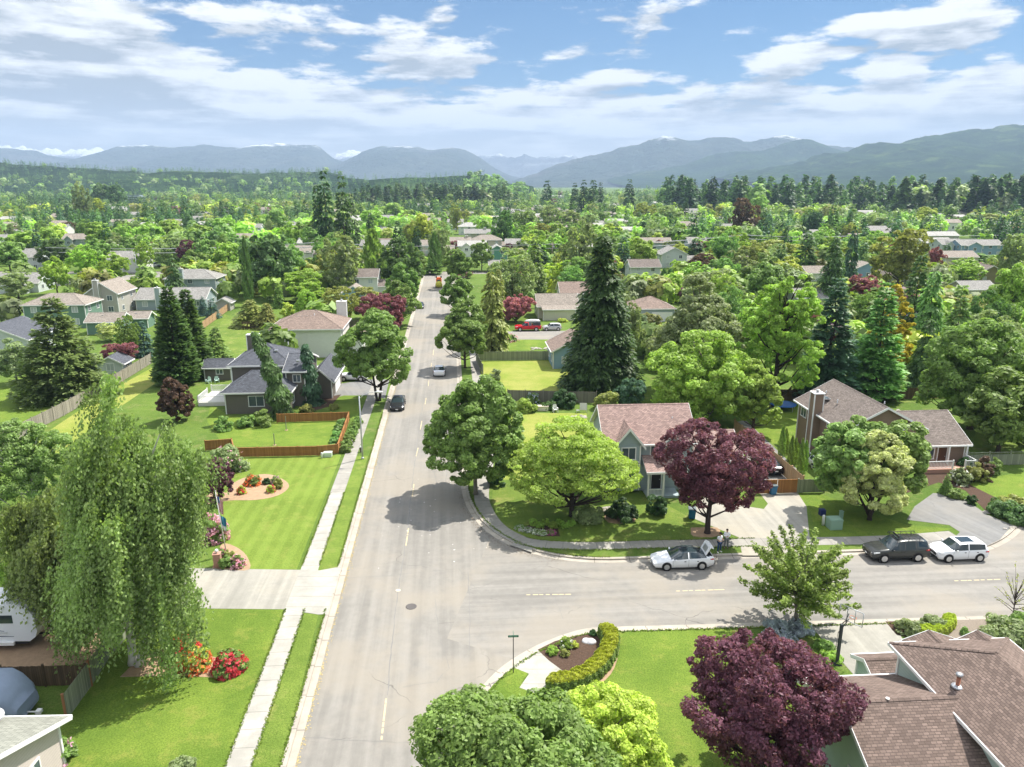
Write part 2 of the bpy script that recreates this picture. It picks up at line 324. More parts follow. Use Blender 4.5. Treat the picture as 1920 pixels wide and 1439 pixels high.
class MB:
    """collects polygons with metre UVs"""
    def __init__(s): s.v = []; s.f = []; s.uv = []; s.mi = []; s.sm = []
    def poly(s, pts, uv=None, mi=0, sm=False):
        i = len(s.v); s.v += [tuple(p) for p in pts]; s.f.append(list(range(i, i + len(pts)))); s.mi.append(mi); s.sm.append(sm)
        if uv is None:
            p = [Vector(q) for q in pts]; n = Vector((0, 0, 0))
            for a, b in zip(p, p[1:] + p[:1]): n += a.cross(b)
            if n.length < 1e-9: n = Vector((0, 0, 1))
            n.normalize()
            if abs(n.z) > 0.98: ux, uy = Vector((1, 0, 0)), Vector((0, 1, 0))
            else:
                ux = Vector((-n.y, n.x, 0)).normalized(); uy = n.cross(ux)
            uv = [(q.dot(ux), q.dot(uy)) for q in p]
        s.uv.append(uv)
    def box(s, x0, x1, y0, y1, z0, z1, mi=0, M=None, skip=''):
        P = [(x0, y0, z0), (x1, y0, z0), (x1, y1, z0), (x0, y1, z0), (x0, y0, z1), (x1, y0, z1), (x1, y1, z1), (x0, y1, z1)]
        if M is not None: P = [tuple(M @ Vector(p)) for p in P]
        for k, q in (('f', (0, 1, 5, 4)), ('r', (1, 2, 6, 5)), ('b', (2, 3, 7, 6)), ('l', (3, 0, 4, 7)), ('t', (4, 5, 6, 7)), ('d', (3, 2, 1, 0))):
            if k not in skip: s.poly([P[j] for j in q], mi=mi)
    def tube(s, pts, rad, n=8, mi=0, cap=True, sm=True):
        pts = [Vector(p) for p in pts]
        if not hasattr(rad, '__len__'): rad = [rad] * len(pts)
        rings = []
        for i, p in enumerate(pts):
            d = (pts[min(i + 1, len(pts) - 1)] - pts[max(i - 1, 0)]).normalized()
            a = d.cross(Vector((0, 0, 1)) if abs(d.z) < 0.9 else Vector((1, 0, 0))).normalized(); b = d.cross(a)
            rings.append([p + (a * math.cos(t) + b * math.sin(t)) * rad[i] for t in [2 * math.pi * k / n for k in range(n)]])
        for i in range(len(rings) - 1):
            for k in range(n):
                k2 = (k + 1) % n
                s.poly([rings[i][k], rings[i + 1][k], rings[i + 1][k2], rings[i][k2]], mi=mi, sm=sm)
        if cap:
            s.poly(rings[0], mi=mi); s.poly(rings[-1][::-1], mi=mi)
    def lathe(s, prof, c=(0, 0, 0), n=16, mi=0, sm=True, M=None):
        rings = []
        for r, z in prof:
            ring = [Vector((c[0] + r * math.cos(2 * math.pi * k / n), c[1] + r * math.sin(2 * math.pi * k / n), c[2] + z)) for k in range(n)]
            if M is not None: ring = [M @ p for p in ring]
            rings.append(ring)
        for i in range(len(rings) - 1):
            for k in range(n):
                k2 = (k + 1) % n; s.poly([rings[i][k], rings[i][k2], rings[i + 1][k2], rings[i + 1][k]], mi=mi, sm=sm)
        s.poly(rings[-1], mi=mi); s.poly(rings[0][::-1], mi=mi)
    def prism(s, pts, z0, z1, mi=0, mi_side=None):
        """pts: ground outline (x,y), counter-clockwise seen from above or not"""
        P = [(p[0], p[1]) for p in pts]
        ar = sum(a[0] * b[1] - b[0] * a[1] for a, b in zip(P, P[1:] + P[:1]))
        if ar < 0: P = P[::-1]
        s.poly([(x, y, z1) for x, y in P], mi=mi)
        for a, b in zip(P, P[1:] + P[:1]): s.poly([(a[0], a[1], z0), (b[0], b[1], z0), (b[0], b[1], z1), (a[0], a[1], z1)], mi=mi if mi_side is None else mi_side)
    def build(s, name, mats, parent=None, weld=True, loc=None):
        if not isinstance(mats, (list, tuple)): mats = [mats]
        me = bpy.data.meshes.new(name); me.from_pydata(s.v, [], s.f)
        for m in mats: me.materials.append(m)
        ul = me.uv_layers.new(name='UVMap'); k = 0
        for f, uvs in enumerate(s.uv):
            for q in uvs: ul.data[k].uv = q; k += 1
        me.polygons.foreach_set('material_index', s.mi); me.polygons.foreach_set('use_smooth', s.sm)
        if weld and any(s.sm):
            bm = bmesh.new(); bm.from_mesh(me); bmesh.ops.remove_doubles(bm, verts=bm.verts, dist=1e-4); bm.to_mesh(me); bm.free()
        me.update()
        return link(name, me, parent, loc)
def dup(root, loc=None, rz=None, label=None, group=None):
    r = root.copy(); C.objects.link(r)
    if loc is not None: r.location = loc
    if rz is not None: r.rotation_euler = (0, 0, rz)
    if label: r['label'] = label
    if group: r['group'] = group
    for ch in list(root.children):
        c = ch.copy(); C.objects.link(c); c.parent = r
        for g in list(ch.children):
            d = g.copy(); C.objects.link(d); d.parent = c
    return r
# ================================================================== GROUND, STREETS, KERBS
ROADZ = -0.13
def KL(y): return -9.8 - 0.0815 * y          # kerb line west of the long street
def KR(y): return 1.0 - 0.079 * y            # kerb line east of it
YE = 266.0
grass_base = lawnmat('grass_general', (.09, .155, .028), (.15, .225, .042), (.21, .22, .08), patch=0.05)
lawn_a = lawnmat('grass_mown', (.15, .22, .035), (.205, .285, .05), (.26, .29, .07), stripes=(R(3), 1.35, .13))
lawn_k = lawnmat('grass_kerb', (.135, .205, .035), (.195, .27, .05), (.26, .28, .08), patch=.3)
lawn_b = lawnmat('grass_lush', (.125, .20, .03), (.19, .27, .042), (.25, .28, .06), patch=0.22)
lawn_y = lawnmat('grass_dry', (.24, .30, .05), (.36, .36, .10), (.20, .30, .04), patch=0.15)
lawn_s = lawnmat('grass_shady', (.12, .19, .035), (.19, .26, .05), (.3, .29, .1), patch=0.15)
asph = roadmat('asphalt', (.266, .252, .226), rot=R(4.6))
asph2 = roadmat('asphalt_cross', (.266, .253, .229), rot=R(94))
drive = roadmat('driveway_grey', (.22, .22, .215), rot=R(20), crack=.6)
drive_c = roadmat('driveway_concrete', (.36, .345, .30), rot=R(4), crack=.5)
conc = concmat('concrete_walk', (.40, .385, .34)); conc_old = concmat('concrete_old', (.33, .315, .28))
kerbm = concmat('concrete_kerb', (.42, .38, .32), joint=3.0)
dirt = pmat('bare_soil', (.36, .25, .16), 0.95, 0.1, nvar=.35, nscale=2.5, bump=.8, bscale=8)
bark = pmat('bark_mulch', (.085, .055, .04), 0.95, 0.1, nvar=.6, nscale=7, bump=1.0, bscale=12)
gravel = pmat('gravel_bed', (.25, .21, .17), 0.95, 0.1, nvar=.5, nscale=14, bump=1.0, bscale=20)

def arc(p0, c, p1, n=10):
    p0, c, p1 = Vector(p0[:2]), Vector(c[:2]), Vector(p1[:2])
    return [tuple((1 - t) ** 2 * p0 + 2 * t * (1 - t) * c + t * t * p1) for t in [i / n for i in range(n + 1)]]
def smooth_line(pts, n=8):
    """Catmull-Rom through ground points"""
    P = [Vector(p[:2]) for p in pts]; P = [2 * P[0] - P[1]] + P + [2 * P[-1] - P[-2]]; out = []
    for i in range(1, len(P) - 2):
        for k in range(n):
            t = k / n
            out.append(tuple(0.5 * ((2 * P[i]) + (P[i + 1] - P[i - 1]) * t + (2 * P[i - 1] - 5 * P[i] + 4 * P[i + 1] - P[i + 2]) * t * t + (3 * P[i] - P[i - 1] - 3 * P[i + 1] + P[i + 2]) * t ** 3)))
    out.append(tuple(P[-2])); return out
def far_kerb(x): return 57.35 + 0.066 * x     # north kerb of the cross street
def near_kerb(x): return 46.85 + 0.05 * x     # south kerb

west_line = [(KL(y), y) for y in (-60, 0, 30, 60, 100, 140, 200, YE)]
ne_corner = arc((KR(76), 76), (KR(59.5), 57.6), (8.5, far_kerb(8.5)), 14)
bulb = smooth_line([(33.5, far_kerb(33.5)), tuple(G(1790, 1040))[:2], tuple(G(1838, 1026))[:2], tuple(G(1878, 1008))[:2], tuple(G(1903, 985))[:2], tuple(G(1912, 955))[:2], (60, 75)])
ne_line = [(KR(y), y) for y in (YE, 200, 160, 120, 100)] + ne_corner + [(20, far_kerb(20)), (28, far_kerb(28))] + bulb
se_corner = [tuple(G(x, y))[:2] for x, y in [(1230, 1180), (1157, 1182), (1105, 1185), (1060, 1198), (1010, 1219), (960, 1250), (928, 1280), (912, 1302)]]
se_corner = smooth_line(se_corner, 4)
se_line = [(200, near_kerb(200)), (60, near_kerb(60)), (30, near_kerb(30)), (18, near_kerb(18))] + se_corner + [(se_corner[-1][0] - .35, 37.0), (-1.9, 33), (-.5, 20), (2, 0), (5, -60)]

g = MB()
g.poly([(x, y, 0) for x, y in west_line] + [(-4000, YE, 0), (-4000, -60, 0)])
g.poly([(x, y, 0) for x, y in ne_line] + [(200, 90, 0), (4000, 90, 0), (4000, YE, 0)])
g.poly([(x, y, 0) for x, y in se_line] + [(4000, -60, 0), (4000, near_kerb(200), 0)])
g.poly([(-4000, YE + 8, 0), (4000, YE + 8, 0), (4000, 1500, 0), (-4000, 1500, 0)])
g.poly([(-16000, 1500, 0), (16000, 1500, 0), (16000, 16000, 0), (-16000, 16000, 0)])
tag(g.build('ground', grass_base), kind='structure')
g = MB(); g.poly([(-4000, -120, -.6), (4000, -120, -.6), (4000, 1500, -.6), (-4000, 1500, -.6)]); tag(g.build('ground_base', dirt), kind='structure')
g = MB()
g.poly([(KL(-60) - 1, -60, ROADZ), (8, -60, ROADZ), (8, 30, ROADZ), (KR(60) + 9, 46, ROADZ), (KR(60) + 9, 62, ROADZ), (KR(80) + 1, 80, ROADZ), (KR(YE) + .5, YE, ROADZ), (KL(YE) - .5, YE, ROADZ)])
tag(g.build('road', asph), kind='structure')
g = MB(); g.poly([(-4.6, 46.4, ROADZ + .004), (-2, 62, ROADZ + .004), (30, 64, ROADZ + .004), (50, 80, ROADZ + .004), (210, 95, ROADZ + .004), (210, 40, ROADZ + .004), (14, 40, ROADZ + .004), (4, 42, ROADZ + .004)])
tag(g.build('cross_road', asph2), kind='structure')
g = MB(); g.poly([(-600, YE - .3, ROADZ), (600, YE - .3, ROADZ), (600, YE + 8.3, ROADZ), (-600, YE + 8.3, ROADZ)]); tag(g.build('end_road', asph), kind='structure')

def ribbon(line, w0, w1, z0, z1, name, mat, face=True, down=0.16):
    """a strip along a ground line, offset w0..w1 to its left-hand side; z0 at w0, z1 at w1"""
    P = [Vector(p[:2]) for p in line]; mb = MB(); L = 0
    N = []
    for i in range(len(P)):
        d = (P[min(i + 1, len(P) - 1)] - P[max(i - 1, 0)]).normalized(); N.append(Vector((-d.y, d.x)))
    for i in range(len(P) - 1):
        a, b = P[i], P[i + 1]; l = (b - a).length
        q = [(a + N[i] * w0), (b + N[i + 1] * w0), (b + N[i + 1] * w1), (a + N[i] * w1)]; zz = [z0, z0, z1, z1]
        pts = [(p.x, p.y, z) for p, z in zip(q, zz)]; uv = [(0, L), (0, L + l), (abs(w1 - w0), L + l), (abs(w1 - w0), L)]
        if w1 < w0: pass
        else: pts = pts[::-1]; uv = uv[::-1]
        mb.poly(pts, uv)
        if face:
            mb.poly([(q[0].x, q[0].y, z0 - down), (q[1].x, q[1].y, z0 - down), (q[1].x, q[1].y, z0), (q[0].x, q[0].y, z0)], [(0, L), (0, L + l), (.1, L + l), (.1, L)])
            mb.poly([(q[3].x, q[3].y, z1), (q[2].x, q[2].y, z1), (q[2].x, q[2].y, z1 - down), (q[3].x, q[3].y, z1 - down)], [(0, L), (0, L + l), (.1, L + l), (.1, L)])
        L += l
    return mb.build(name, mat)
def dens(line, step=3.0):
    out = []
    for a, b in zip(line, line[1:]):
        a = Vector(a[:2]); b = Vector(b[:2]); n = max(1, int((b - a).length / step))
        out += [tuple(a.lerp(b, k / n)) for k in range(n)]
    return out + [tuple(line[-1][:2])]
for nm, ln in (('kerb', dens(west_line)), ('kerb', dens(ne_line[:-1])), ('kerb', dens(se_line))):
    # top of the kerb overlaps the lawn edge; the gutter pan lies in the road
    tag(ribbon(ln, -.16, .16, .008, .012, nm, kerbm), kind='structure')
    tag(ribbon(ln, -.62, -.16, ROADZ + .012, ROADZ + .02, 'gutter', kerbm, down=.05), kind='structure')

def sheet(name, pts, z, mat, kind='structure', smooth=0, down=0.05):
    pts = [tuple(p[:2]) for p in pts]
    if smooth: pts = smooth_line(pts + [pts[0]], smooth)[:-1]
    mb = MB(); mb.prism(pts, z - down, z, 0); o = mb.build(name, mat)
    return tag(o, kind=kind)
def px_sheet(name, pix, z, mat, smooth=0): return sheet(name, GR(pix), z, mat, smooth=smooth)

# pavements along the streets
wl = [(KL(y) - 1.75, y) for y in range(20, 265, 4)]
tag(ribbon([p for p in wl if p[1] < 73], 0, 1.45, .016, .016, 'pavement', conc, down=.05), kind='structure')
tag(ribbon([p for p in wl if p[1] > 71], 0, 1.45, .015, .015, 'pavement', conc_old, down=.05), kind='structure')
ne_walk = smooth_line([(KR(y) + 2.6, y) for y in (262, 220, 180, 140, 110, 92, 82)] + [tuple(G(x, y))[:2] for x, y in [(903, 925), (912, 960), (935, 990), (975, 1012), (1020, 1021), (1100, 1024), (1225, 1021), (1330, 1019), (1460, 1016), (1600, 1014), (1700, 1010), (1790, 1003)]], 6)
tag(ribbon(ne_walk, -.75, .75, .016, .016, 'pavement', conc_old, down=.05), kind='structure')
px_sheet('corner_ramp', [(975, 1013), (1000, 1018), (997, 1036), (955, 1022)], .020, conc_old)

# lawns laid over the general ground
px_sheet('lawn', [(437, 858), (640, 853), (556, 1068), (470, 1068), (455, 1040), (415, 1020), (404, 1000), (420, 940)], .006, lawn_a)
px_sheet('lawn', [(100, 1439), (60, 1439), (128, 1345), (235, 1195), (260, 1142), (531, 1143), (425, 1439)], .006, lawn_b)
px_sheet('lawn', [(596, 1070), (630, 1068), (690, 855), (662, 855)], .010, lawn_k)
px_sheet('lawn', [(597, 1152), (560, 1150), (462, 1439), (530, 1439)], .010, lawn_k)
px_sheet('lawn', [(388, 790), (420, 838), (640, 835), (655, 775), (530, 776), (430, 780), (395, 758)], .006, lawn_b)
px_sheet('lawn', [(1160, 1184), (1400, 1178), (1450, 1250), (1560, 1439), (1500, 1600), (800, 1600), (905, 1310), (960, 1270), (1012, 1300), (1090, 1302), (1150, 1260)], .006, lawn_b)
px_sheet('lawn', [(925, 905), (1100, 960), (1200, 920), (1320, 985), (1330, 1018), (1000, 1018), (940, 985), (922, 940)], .006, lawn_s)
px_sheet('lawn', [(898, 678), (1060, 676), (1085, 735), (955, 735), (905, 720)], .006, lawn_y)
px_sheet('lawn', [(960, 775), (1100, 775), (1110, 900), (940, 900)], .006, lawn_y)
px_sheet('lawn', [(1400, 800), (1480, 760), (1520, 765), (1512, 850), (1440, 830)], .006, lawn_b)
px_sheet('lawn', [(1496, 926), (1535, 925), (1700, 985), (1790, 992), (1700, 1006), (1530, 1008), (1520, 960)], .006, lawn_b)
px_sheet('lawn', [(1810, 905), (2000, 870), (2000, 960), (1880, 970), (1840, 945)], .006, lawn_b)
px_sheet('lawn', [(1660, 760), (1790, 745), (1850, 780), (1820, 830), (1880, 850), (2000, 840), (2000, 700), (1700, 735)], .006, lawn_s)
px_sheet('lawn', [(1840, 780), (2000, 740), (2000, 840), (1900, 800)], .009, lawn_y)
px_sheet('dry_verge', [(45, 840), (190, 742), (285, 690), (290, 720), (230, 760), (110, 850)], .006, lawn_y)
px_sheet('lawn', [(420, 590), (510, 610), (505, 665), (440, 665), (400, 640)], .006, lawn_s)
px_sheet('lawn', [(0, 720), (60, 700), (180, 740), (60, 800), (0, 820)], .006, lawn_b)
px_sheet('lawn', [(940, 637), (1035, 637), (1035, 656), (940, 658)], .009, lawn_b)
px_sheet('lawn', [(560, 760), (600, 745), (668, 735), (694, 735), (665, 790), (655, 775)], .009, lawn_b)

# driveways and side streets
px_sheet('driveway', [(355, 1066), (563, 1069), (534, 1143), (330, 1141)], .012, drive_c)
px_sheet('driveway', [(563, 1069), (600, 1070), (640, 1063), (612, 1152), (597, 1153), (534, 1143)], .020, conc)
px_sheet('driveway', [(598, 726), (690, 712), (730, 712), (722, 748), (690, 742), (645, 742), (575, 760), (572, 748)], .012, drive)
px_sheet('driveway', [(1425, 926), (1496, 925), (1512, 950), (1518, 1008), (1516, 1042), (1392, 1042), (1385, 1008), (1330, 985), (1290, 968), (1320, 930), (1400, 950), (1432, 955), (1440, 945)], .012, drive_c, smooth=0)
px_sheet('driveway', [(1376, 793), (1398, 788), (1505, 890), (1495, 925), (1425, 925)], .011, drive)
px_sheet('driveway', [(1715, 950), (1750, 925), (1800, 930), (1850, 965), (1898, 985), (1875, 1012), (1838, 1030), (1790, 1042), (1620, 1042), (1640, 1016), (1794, 1004), (1800, 998), (1780, 985), (1700, 975)], .012, drive)
px_sheet('driveway', [(1518, 1172), (1672, 1168), (1720, 1240), (1720, 1439), (1560, 1439), (1600, 1265)], .012, drive_c)
px_sheet('side_road', [(900, 622), (1150, 620), (1150, 637), (905, 637)], .008, asph2)
px_sheet('side_road', [(1180, 600), (1240, 598), (1245, 640), (1190, 640)], .008, asph2)
px_sheet('side_road', [(-200, 566), (44, 566), (20, 600), (-200, 625)], .008, asph2)
px_sheet('side_road', [(60, 530), (300, 512), (300, 520), (60, 541)], .008, asph2)
px_sheet('dirt_yard', [(-150, 1190), (200, 1170), (222, 1195), (165, 1245), (-150, 1262)], .008, dirt)
# planting beds
px_sheet('planting_bed', [(425, 925), (440, 905), (470, 893), (505, 890), (535, 902), (541, 915), (520, 930), (480, 938), (430, 939), (385, 945), (390, 920)], .02, dirt, smooth=4)
px_sheet('planting_bed', [(398, 1066), (415, 1022), (440, 1025), (462, 1042), (468, 1068), (430, 1069)], .02, dirt, smooth=3)
px_sheet('planting_bed', [(225, 1270), (265, 1235), (330, 1215), (400, 1232), (455, 1245), (452, 1262), (420, 1271), (330, 1268)], .02, dirt, smooth=4)
px_sheet('mulch_bed', [(1008, 1219), (1040, 1203), (1080, 1192), (1118, 1190), (1135, 1215), (1128, 1240), (1090, 1268), (1060, 1262), (1030, 1240)], .02, bark)
px_sheet('bed_edging', [(1018, 1304), (1060, 1303), (1110, 1291), (1145, 1265), (1160, 1225), (1159, 1190), (1120, 1190), (1100, 1250), (1040, 1285)], .013, dirt, smooth=3)
px_sheet('corner_ramp', [(1008, 1219), (965, 1246), (950, 1254), (992, 1264), (974, 1290), (1018, 1305), (1062, 1262)], .016, conc)
px_sheet('mulch_bed', [(1660, 1166), (1700, 1165), (1760, 1190), (1700, 1195), (1680, 1190)], .02, bark)
px_sheet('gravel_bed', [(1700, 1166), (2000, 1157), (2000, 1300), (1790, 1260), (1700, 1195)], .014, gravel)
px_sheet('planting_bed', [(1700, 925), (1760, 905), (1810, 920), (1850, 960), (1920, 985), (2000, 985), (1990, 945), (1880, 940), (1800, 900), (1760, 880), (1690, 905)], .012, bark)
px_sheet('planting_bed', [(995, 985), (1045, 988), (1050, 1006), (1010, 1006), (965, 990)], .02, bark)
px_sheet('planting_bed', [(1295, 990), (1345, 990), (1345, 1006), (1300, 1006)], .02, dirt, smooth=3)
px_sheet('planting_bed', [(1130, 955), (1185, 948), (1190, 978), (1140, 980)], .016, dirt, smooth=3)
px_sheet('planting_bed', [(560, 755), (640, 740), (620, 762), (575, 775)], .014, bark)
px_sheet('lawn', [(925, 1284), (962, 1252), (990, 1263), (972, 1290), (965, 1310), (905, 1310)], .018, lawn_b)

# painted dashes, manhole, drain, patches
dash_m = pmat('road_paint', (.54, .45, .28), .8, .2, nvar=.3, nscale=6)
def dash(a, b, w=.11):
    a = Vector(a[:2]); b = Vector(b[:2]); d = (b - a).normalized(); n = Vector((-d.y, d.x)) * w / 2; mb = MB(); r_ = random.Random(int(a.x * 100))
    L = (b - a).length; k = max(1, int(L / .5)); 
    for i in range(k):
        p, q = a.lerp(b, i / k), a.lerp(b, (i + r_.choice([1, .9, .8, .6])) / k)
        mb.poly([(*(p - n), ROADZ + .009), (*(q - n), ROADZ + .009), (*(q + n), ROADZ + .009), (*(p + n), ROADZ + .009)])
    tag(mb.build('road_marking', dash_m), kind='structure')
for a, b in [((715, 1384), (724, 1306)), ((761, 1021), (766, 988)), ((773, 929), (776, 906)), ((780, 854), (784, 838)), ((788, 804), (791, 788)), ((797, 757), (799, 745)), ((803, 723), (804, 712)), ((808, 690), (809, 680)), ((812, 665), (813, 655)),
             ((987, 1113), (1072, 1112)), ((1268, 1106), (1363, 1103)), ((1790, 1087), (1876, 1084))]: dash(G(*a), G(*b))
seam = pmat('tar_seam', (.19, .185, .175), .7, .3)
def seamline(pts, w=.035, z=ROADZ + .007):
    pts = [Vector(p[:2]) for p in pts]; mb = MB(); r_ = random.Random(len(pts)); 
    pp = []
    for a, b in zip(pts, pts[1:]):
        n = max(2, int((b - a).length / .7))
        for k in range(n): q = a.lerp(b, k / n); pp.append(q + Vector((r_.uniform(-.05, .05), r_.uniform(-.06, .06))))
    for a, b in zip(pp, pp[1:]):
        d = (b - a).normalized(); n = Vector((-d.y, d.x)) * w * r_.uniform(.25, .6)
        mb.poly([(*(a - n), z), (*(b - n), z), (*(b + n), z), (*(a + n), z)])
    tag(mb.build('road_crack', seam), kind='structure')
seamline(GR([(727, 1300), (737, 1180), (750, 1080), (762, 1010), (778, 860), (795, 740), (806, 690)]), .07)
seamline(GR([(770, 1390), (530, 1378)])); seamline(GR([(637, 1082), (720, 1078), (860, 1064), (900, 1110), (1100, 1116), (1270, 1109)]))
seamline(GR([(1040, 1118), (1060, 1170)]), .03); seamline(GR([(815, 1120), (822, 1180), (842, 1250), (820, 1275), (733, 1290)]), .03)
seamline(GR([(805, 842), (812, 880), (820, 905), (835, 906), (840, 865)]), .05); seamline(GR([(715, 842), (870, 842)]), .04); seamline(GR([(705, 785), (800, 785)]), .035)
seamline(GR([(878, 1070), (881, 1160), (879, 1230)]), .05); seamline(GR([(1370, 1103), (1600, 1096), (1790, 1088), (1900, 1084)]), .05); seamline(GR([(700, 895), (770, 893)]), .035)
iron = pmat('cast_iron', (.10, .09, .085), .6, .4, nvar=.3, nscale=20)
mb = MB(); p = G(771, 1135); mb.lathe([(.42, 0), (.42, .012), (.36, .014), (.34, .010), (0.01, .010)], (p.x, p.y, ROADZ + .006), 24); tag(mb.build('manhole_cover', iron), 'round iron manhole cover in the asphalt of the junction', 'manhole cover')
mb = MB(); p = G(746, 1105); mb.lathe([(.22, 0), (.22, .012), (.12, .013), (.11, .006), (.01, .006)], (p.x, p.y, ROADZ + .006), 20); tag(mb.build('valve_cover', pmat('pale_concrete', (.5, .46, .38), .9)), 'small pale ringed valve cover near the street centre line', 'valve cover')
mb = MB(); p = G(633, 1070); mb.box(p.x - .3, p.x + .3, p.y - .22, p.y + .22, ROADZ, ROADZ + .03)
for k in range(6): mb.box(p.x - .26 + k * .09, p.x - .21 + k * .09, p.y - .19, p.y + .19, ROADZ + .03, ROADZ + .045)
tag(mb.build('storm_drain', iron), 'dark storm drain grate in the gutter by the wide driveway', 'storm drain')
# loose stuff: fallen petals and dead leaves along the gutters
rng = np.random.default_rng(5)
def litter(name, fn, n, mat, label, sz=(.03, .08)):
    V = []; F = []
    for i in range(n):
        x, y, z = fn(); s = rng.uniform(*sz); a = rng.uniform(0, 6.28); c_, s_ = math.cos(a) * s, math.sin(a) * s
        k = len(V); V += [(x + c_, y + s_, z + .004), (x - s_ * .6, y + c_ * .6, z + .012), (x - c_, y - s_, z + .004), (x + s_ * .6, y - c_ * .6, z + .006)]; F.append((k, k + 1, k + 2, k + 3))
    o = link(name, npmesh(name, V, F, [mat])); tag(o, label, 'litter', kind='stuff')
def lf1():
    y = rng.uniform(30, 125); return KL(y) + .62 + abs(rng.normal(0, .12)), y, ROADZ + .02
litter('leaf_litter', lf1, 1500, pmat('dry_leaf', (.45, .36, .16), .9, nvar=.5, nscale=1), 'dry yellow leaf litter along the gutter')
def lf2(): return rng.uniform(-12, 3), rng.uniform(56, 80), ROADZ + .006
litter('fallen_petals', lf2, 60, pmat('petal_white', (.6, .58, .55), .9), 'pale petals scattered on the asphalt near the corner', (.03, .12))
def lf3():
    t = rng.uniform(0, 1) ; a = Vector(ne_corner[int(t * 12)]); b = Vector(ne_corner[int(t * 12) + 1]); q = a.lerp(b, rng.uniform()); return q.x - .5 - abs(rng.normal(0, .35)), q.y - .3 - abs(rng.normal(0, .35)), ROADZ + .006
litter('leaf_litter', lf3, 900, pmat('brown_leaf', (.16, .12, .08), .9), 'brown leaf litter in the corner gutter', (.02, .06))

# tufts of grass leaning over the edges of pavements and kerbs near the camera
def tuft_line(lines, n, name, label, mat):
    V = []; F = []
    for ln, off, wd in lines:
        P = [Vector(p[:2]) for p in ln]; L = [(b - a).length for a, b in zip(P, P[1:])]; T_ = sum(L)
        for _ in range(int(n * T_)):
            s_ = rng.uniform(0, T_); i = 0; 
            while i < len(L) - 1 and s_ > L[i]: s_ -= L[i]; i += 1
            d = (P[i + 1] - P[i]).normalized(); q = P[i] + d * s_ + Vector((-d.y, d.x)) * (off + rng.normal(0, wd))
            if q.x < -9 and 50 < q.y < 56.6: continue
            if q.x > 22 and 55 < q.y < 66: continue
            a = rng.uniform(0, 6.28); h_ = rng.uniform(.03, .09); w_ = rng.uniform(.02, .06); k = len(V); c_, s2 = math.cos(a), math.sin(a)
            V += [(q.x - c_ * w_, q.y - s2 * w_, .005), (q.x + c_ * w_, q.y + s2 * w_, .005), (q.x + c_ * w_ * .5 + s2 * h_, q.y + s2 * w_ * .5 - c_ * h_, h_), (q.x - c_ * w_ * .6 + s2 * h_, q.y - s2 * w_ * .6 - c_ * h_, h_ * .9)]; F.append((k, k + 1, k + 2, k + 3))
    tag(link(name, npmesh(name, V, F, [mat])), label, 'grass', kind='stuff')
nearw = [p for p in wl if p[1] < 76]; kw_ = [p for p in west_line if 28 < p[1] < 101]
tuft_line([(nearw, 0, .05), (nearw, 1.45, .05), (kw_, .17, .05), (ne_walk[60:], .76, .06), (ne_walk[60:], -.76, .06), (ne_corner, .18, .06), (se_line[2:-4], .18, .06)], 60, 'grass_tufts', 'ragged grass along the edges of the pavements and kerbs', lawn_b)
# ================================================================== VEGETATION
FOL = dict(bg=(.215, .32, .045), lo=(.26, .36, .065), mg=(.142, .222, .046), dg=(.035, .08, .022), yg=(.30, .36, .04), gg=(.19, .24, .10), pp=(.115, .04, .064), rp=(.20, .065, .08), pk=(.30, .11, .15),
           br=(.10, .06, .035), gold=(.58, .48, .02), cream=(.56, .60, .24), bs=(.075, .14, .12), yo=(.20, .215, .05), fg=(.08, .145, .04), hy=(.42, .48, .02), wt=(.75, .78, .72),
           ch=(.17, .24, .05), red=(.80, .06, .075), pink=(.82, .38, .55), orr=(.85, .16, .06), mag=(.55, .08, .35), lav=(.45, .5, .62), fo=(.135, .185, .055), jade=(.15, .225, .05), birch=(.165, .225, .065), cedar=(.05, .09, .022), teal=(.055, .115, .06), grn2=(.15, .26, .07))
for k_ in FOL: l_ = sum(FOL[k_]) / 3; FOL[k_] = tuple(min(.85, (c * .9 + l_ * .1) * (1.0 if k_ in ('red', 'pink', 'orr', 'mag', 'lav', 'wt', 'hy', 'gold', 'cream') else 1.6)) for c in FOL[k_])
def LM(k): return leafmat(k, FOL[k], trans=.4, var=.5 if k != 'pp' else .7)
barkm = pmat('bark_brown', (.11, .085, .065), .9, .1, nvar=.5, nscale=9); barkg = pmat('bark_grey', (.20, .18, .155), .9, .1, nvar=.5, nscale=9); barkw = pmat('bark_white', (.62, .60, .56), .8, .1, nvar=.45, nscale=4); barkd = pmat('bark_dark', (.06, .045, .04), .9, .1, nvar=.4, nscale=9)

def quads(c, nrm, size, rng, asp=1.7, bend=.0):
    """rhombic leaves: centres c (n,3), normals nrm (n,3)"""
    n = len(c); nrm = nrm / (np.linalg.norm(nrm, axis=1, keepdims=True) + 1e-9)
    t = rng.normal(size=(n, 3)); t -= (t * nrm).sum(1, keepdims=True) * nrm; t /= np.linalg.norm(t, axis=1, keepdims=True) + 1e-9
    b = np.cross(nrm, t); s = (np.asarray(size) * rng.uniform(.45, 1.45, n))[:, None]
    V = np.stack([c + t * s * asp * .5, c + b * s * .5, c - t * s * asp * .5, c - b * s * .5], 1).reshape(-1, 3)
    F = np.arange(4 * n).reshape(n, 4); return V, F
def quads_dir(c, d, nrm, size, rng, asp=3.0):
    """leaves whose long axis follows d"""
    n = len(c); d = d / (np.linalg.norm(d, axis=1, keepdims=True) + 1e-9); b = np.cross(nrm, d); b /= np.linalg.norm(b, axis=1, keepdims=True) + 1e-9
    s = (np.asarray(size) * rng.uniform(.7, 1.3, n))[:, None]
    V = np.stack([c, c + d * s * asp * .5 + b * s * .5, c + d * s * asp, c + d * s * asp * .5 - b * s * .5], 1).reshape(-1, 3)
    return V, np.arange(4 * n).reshape(n, 4)
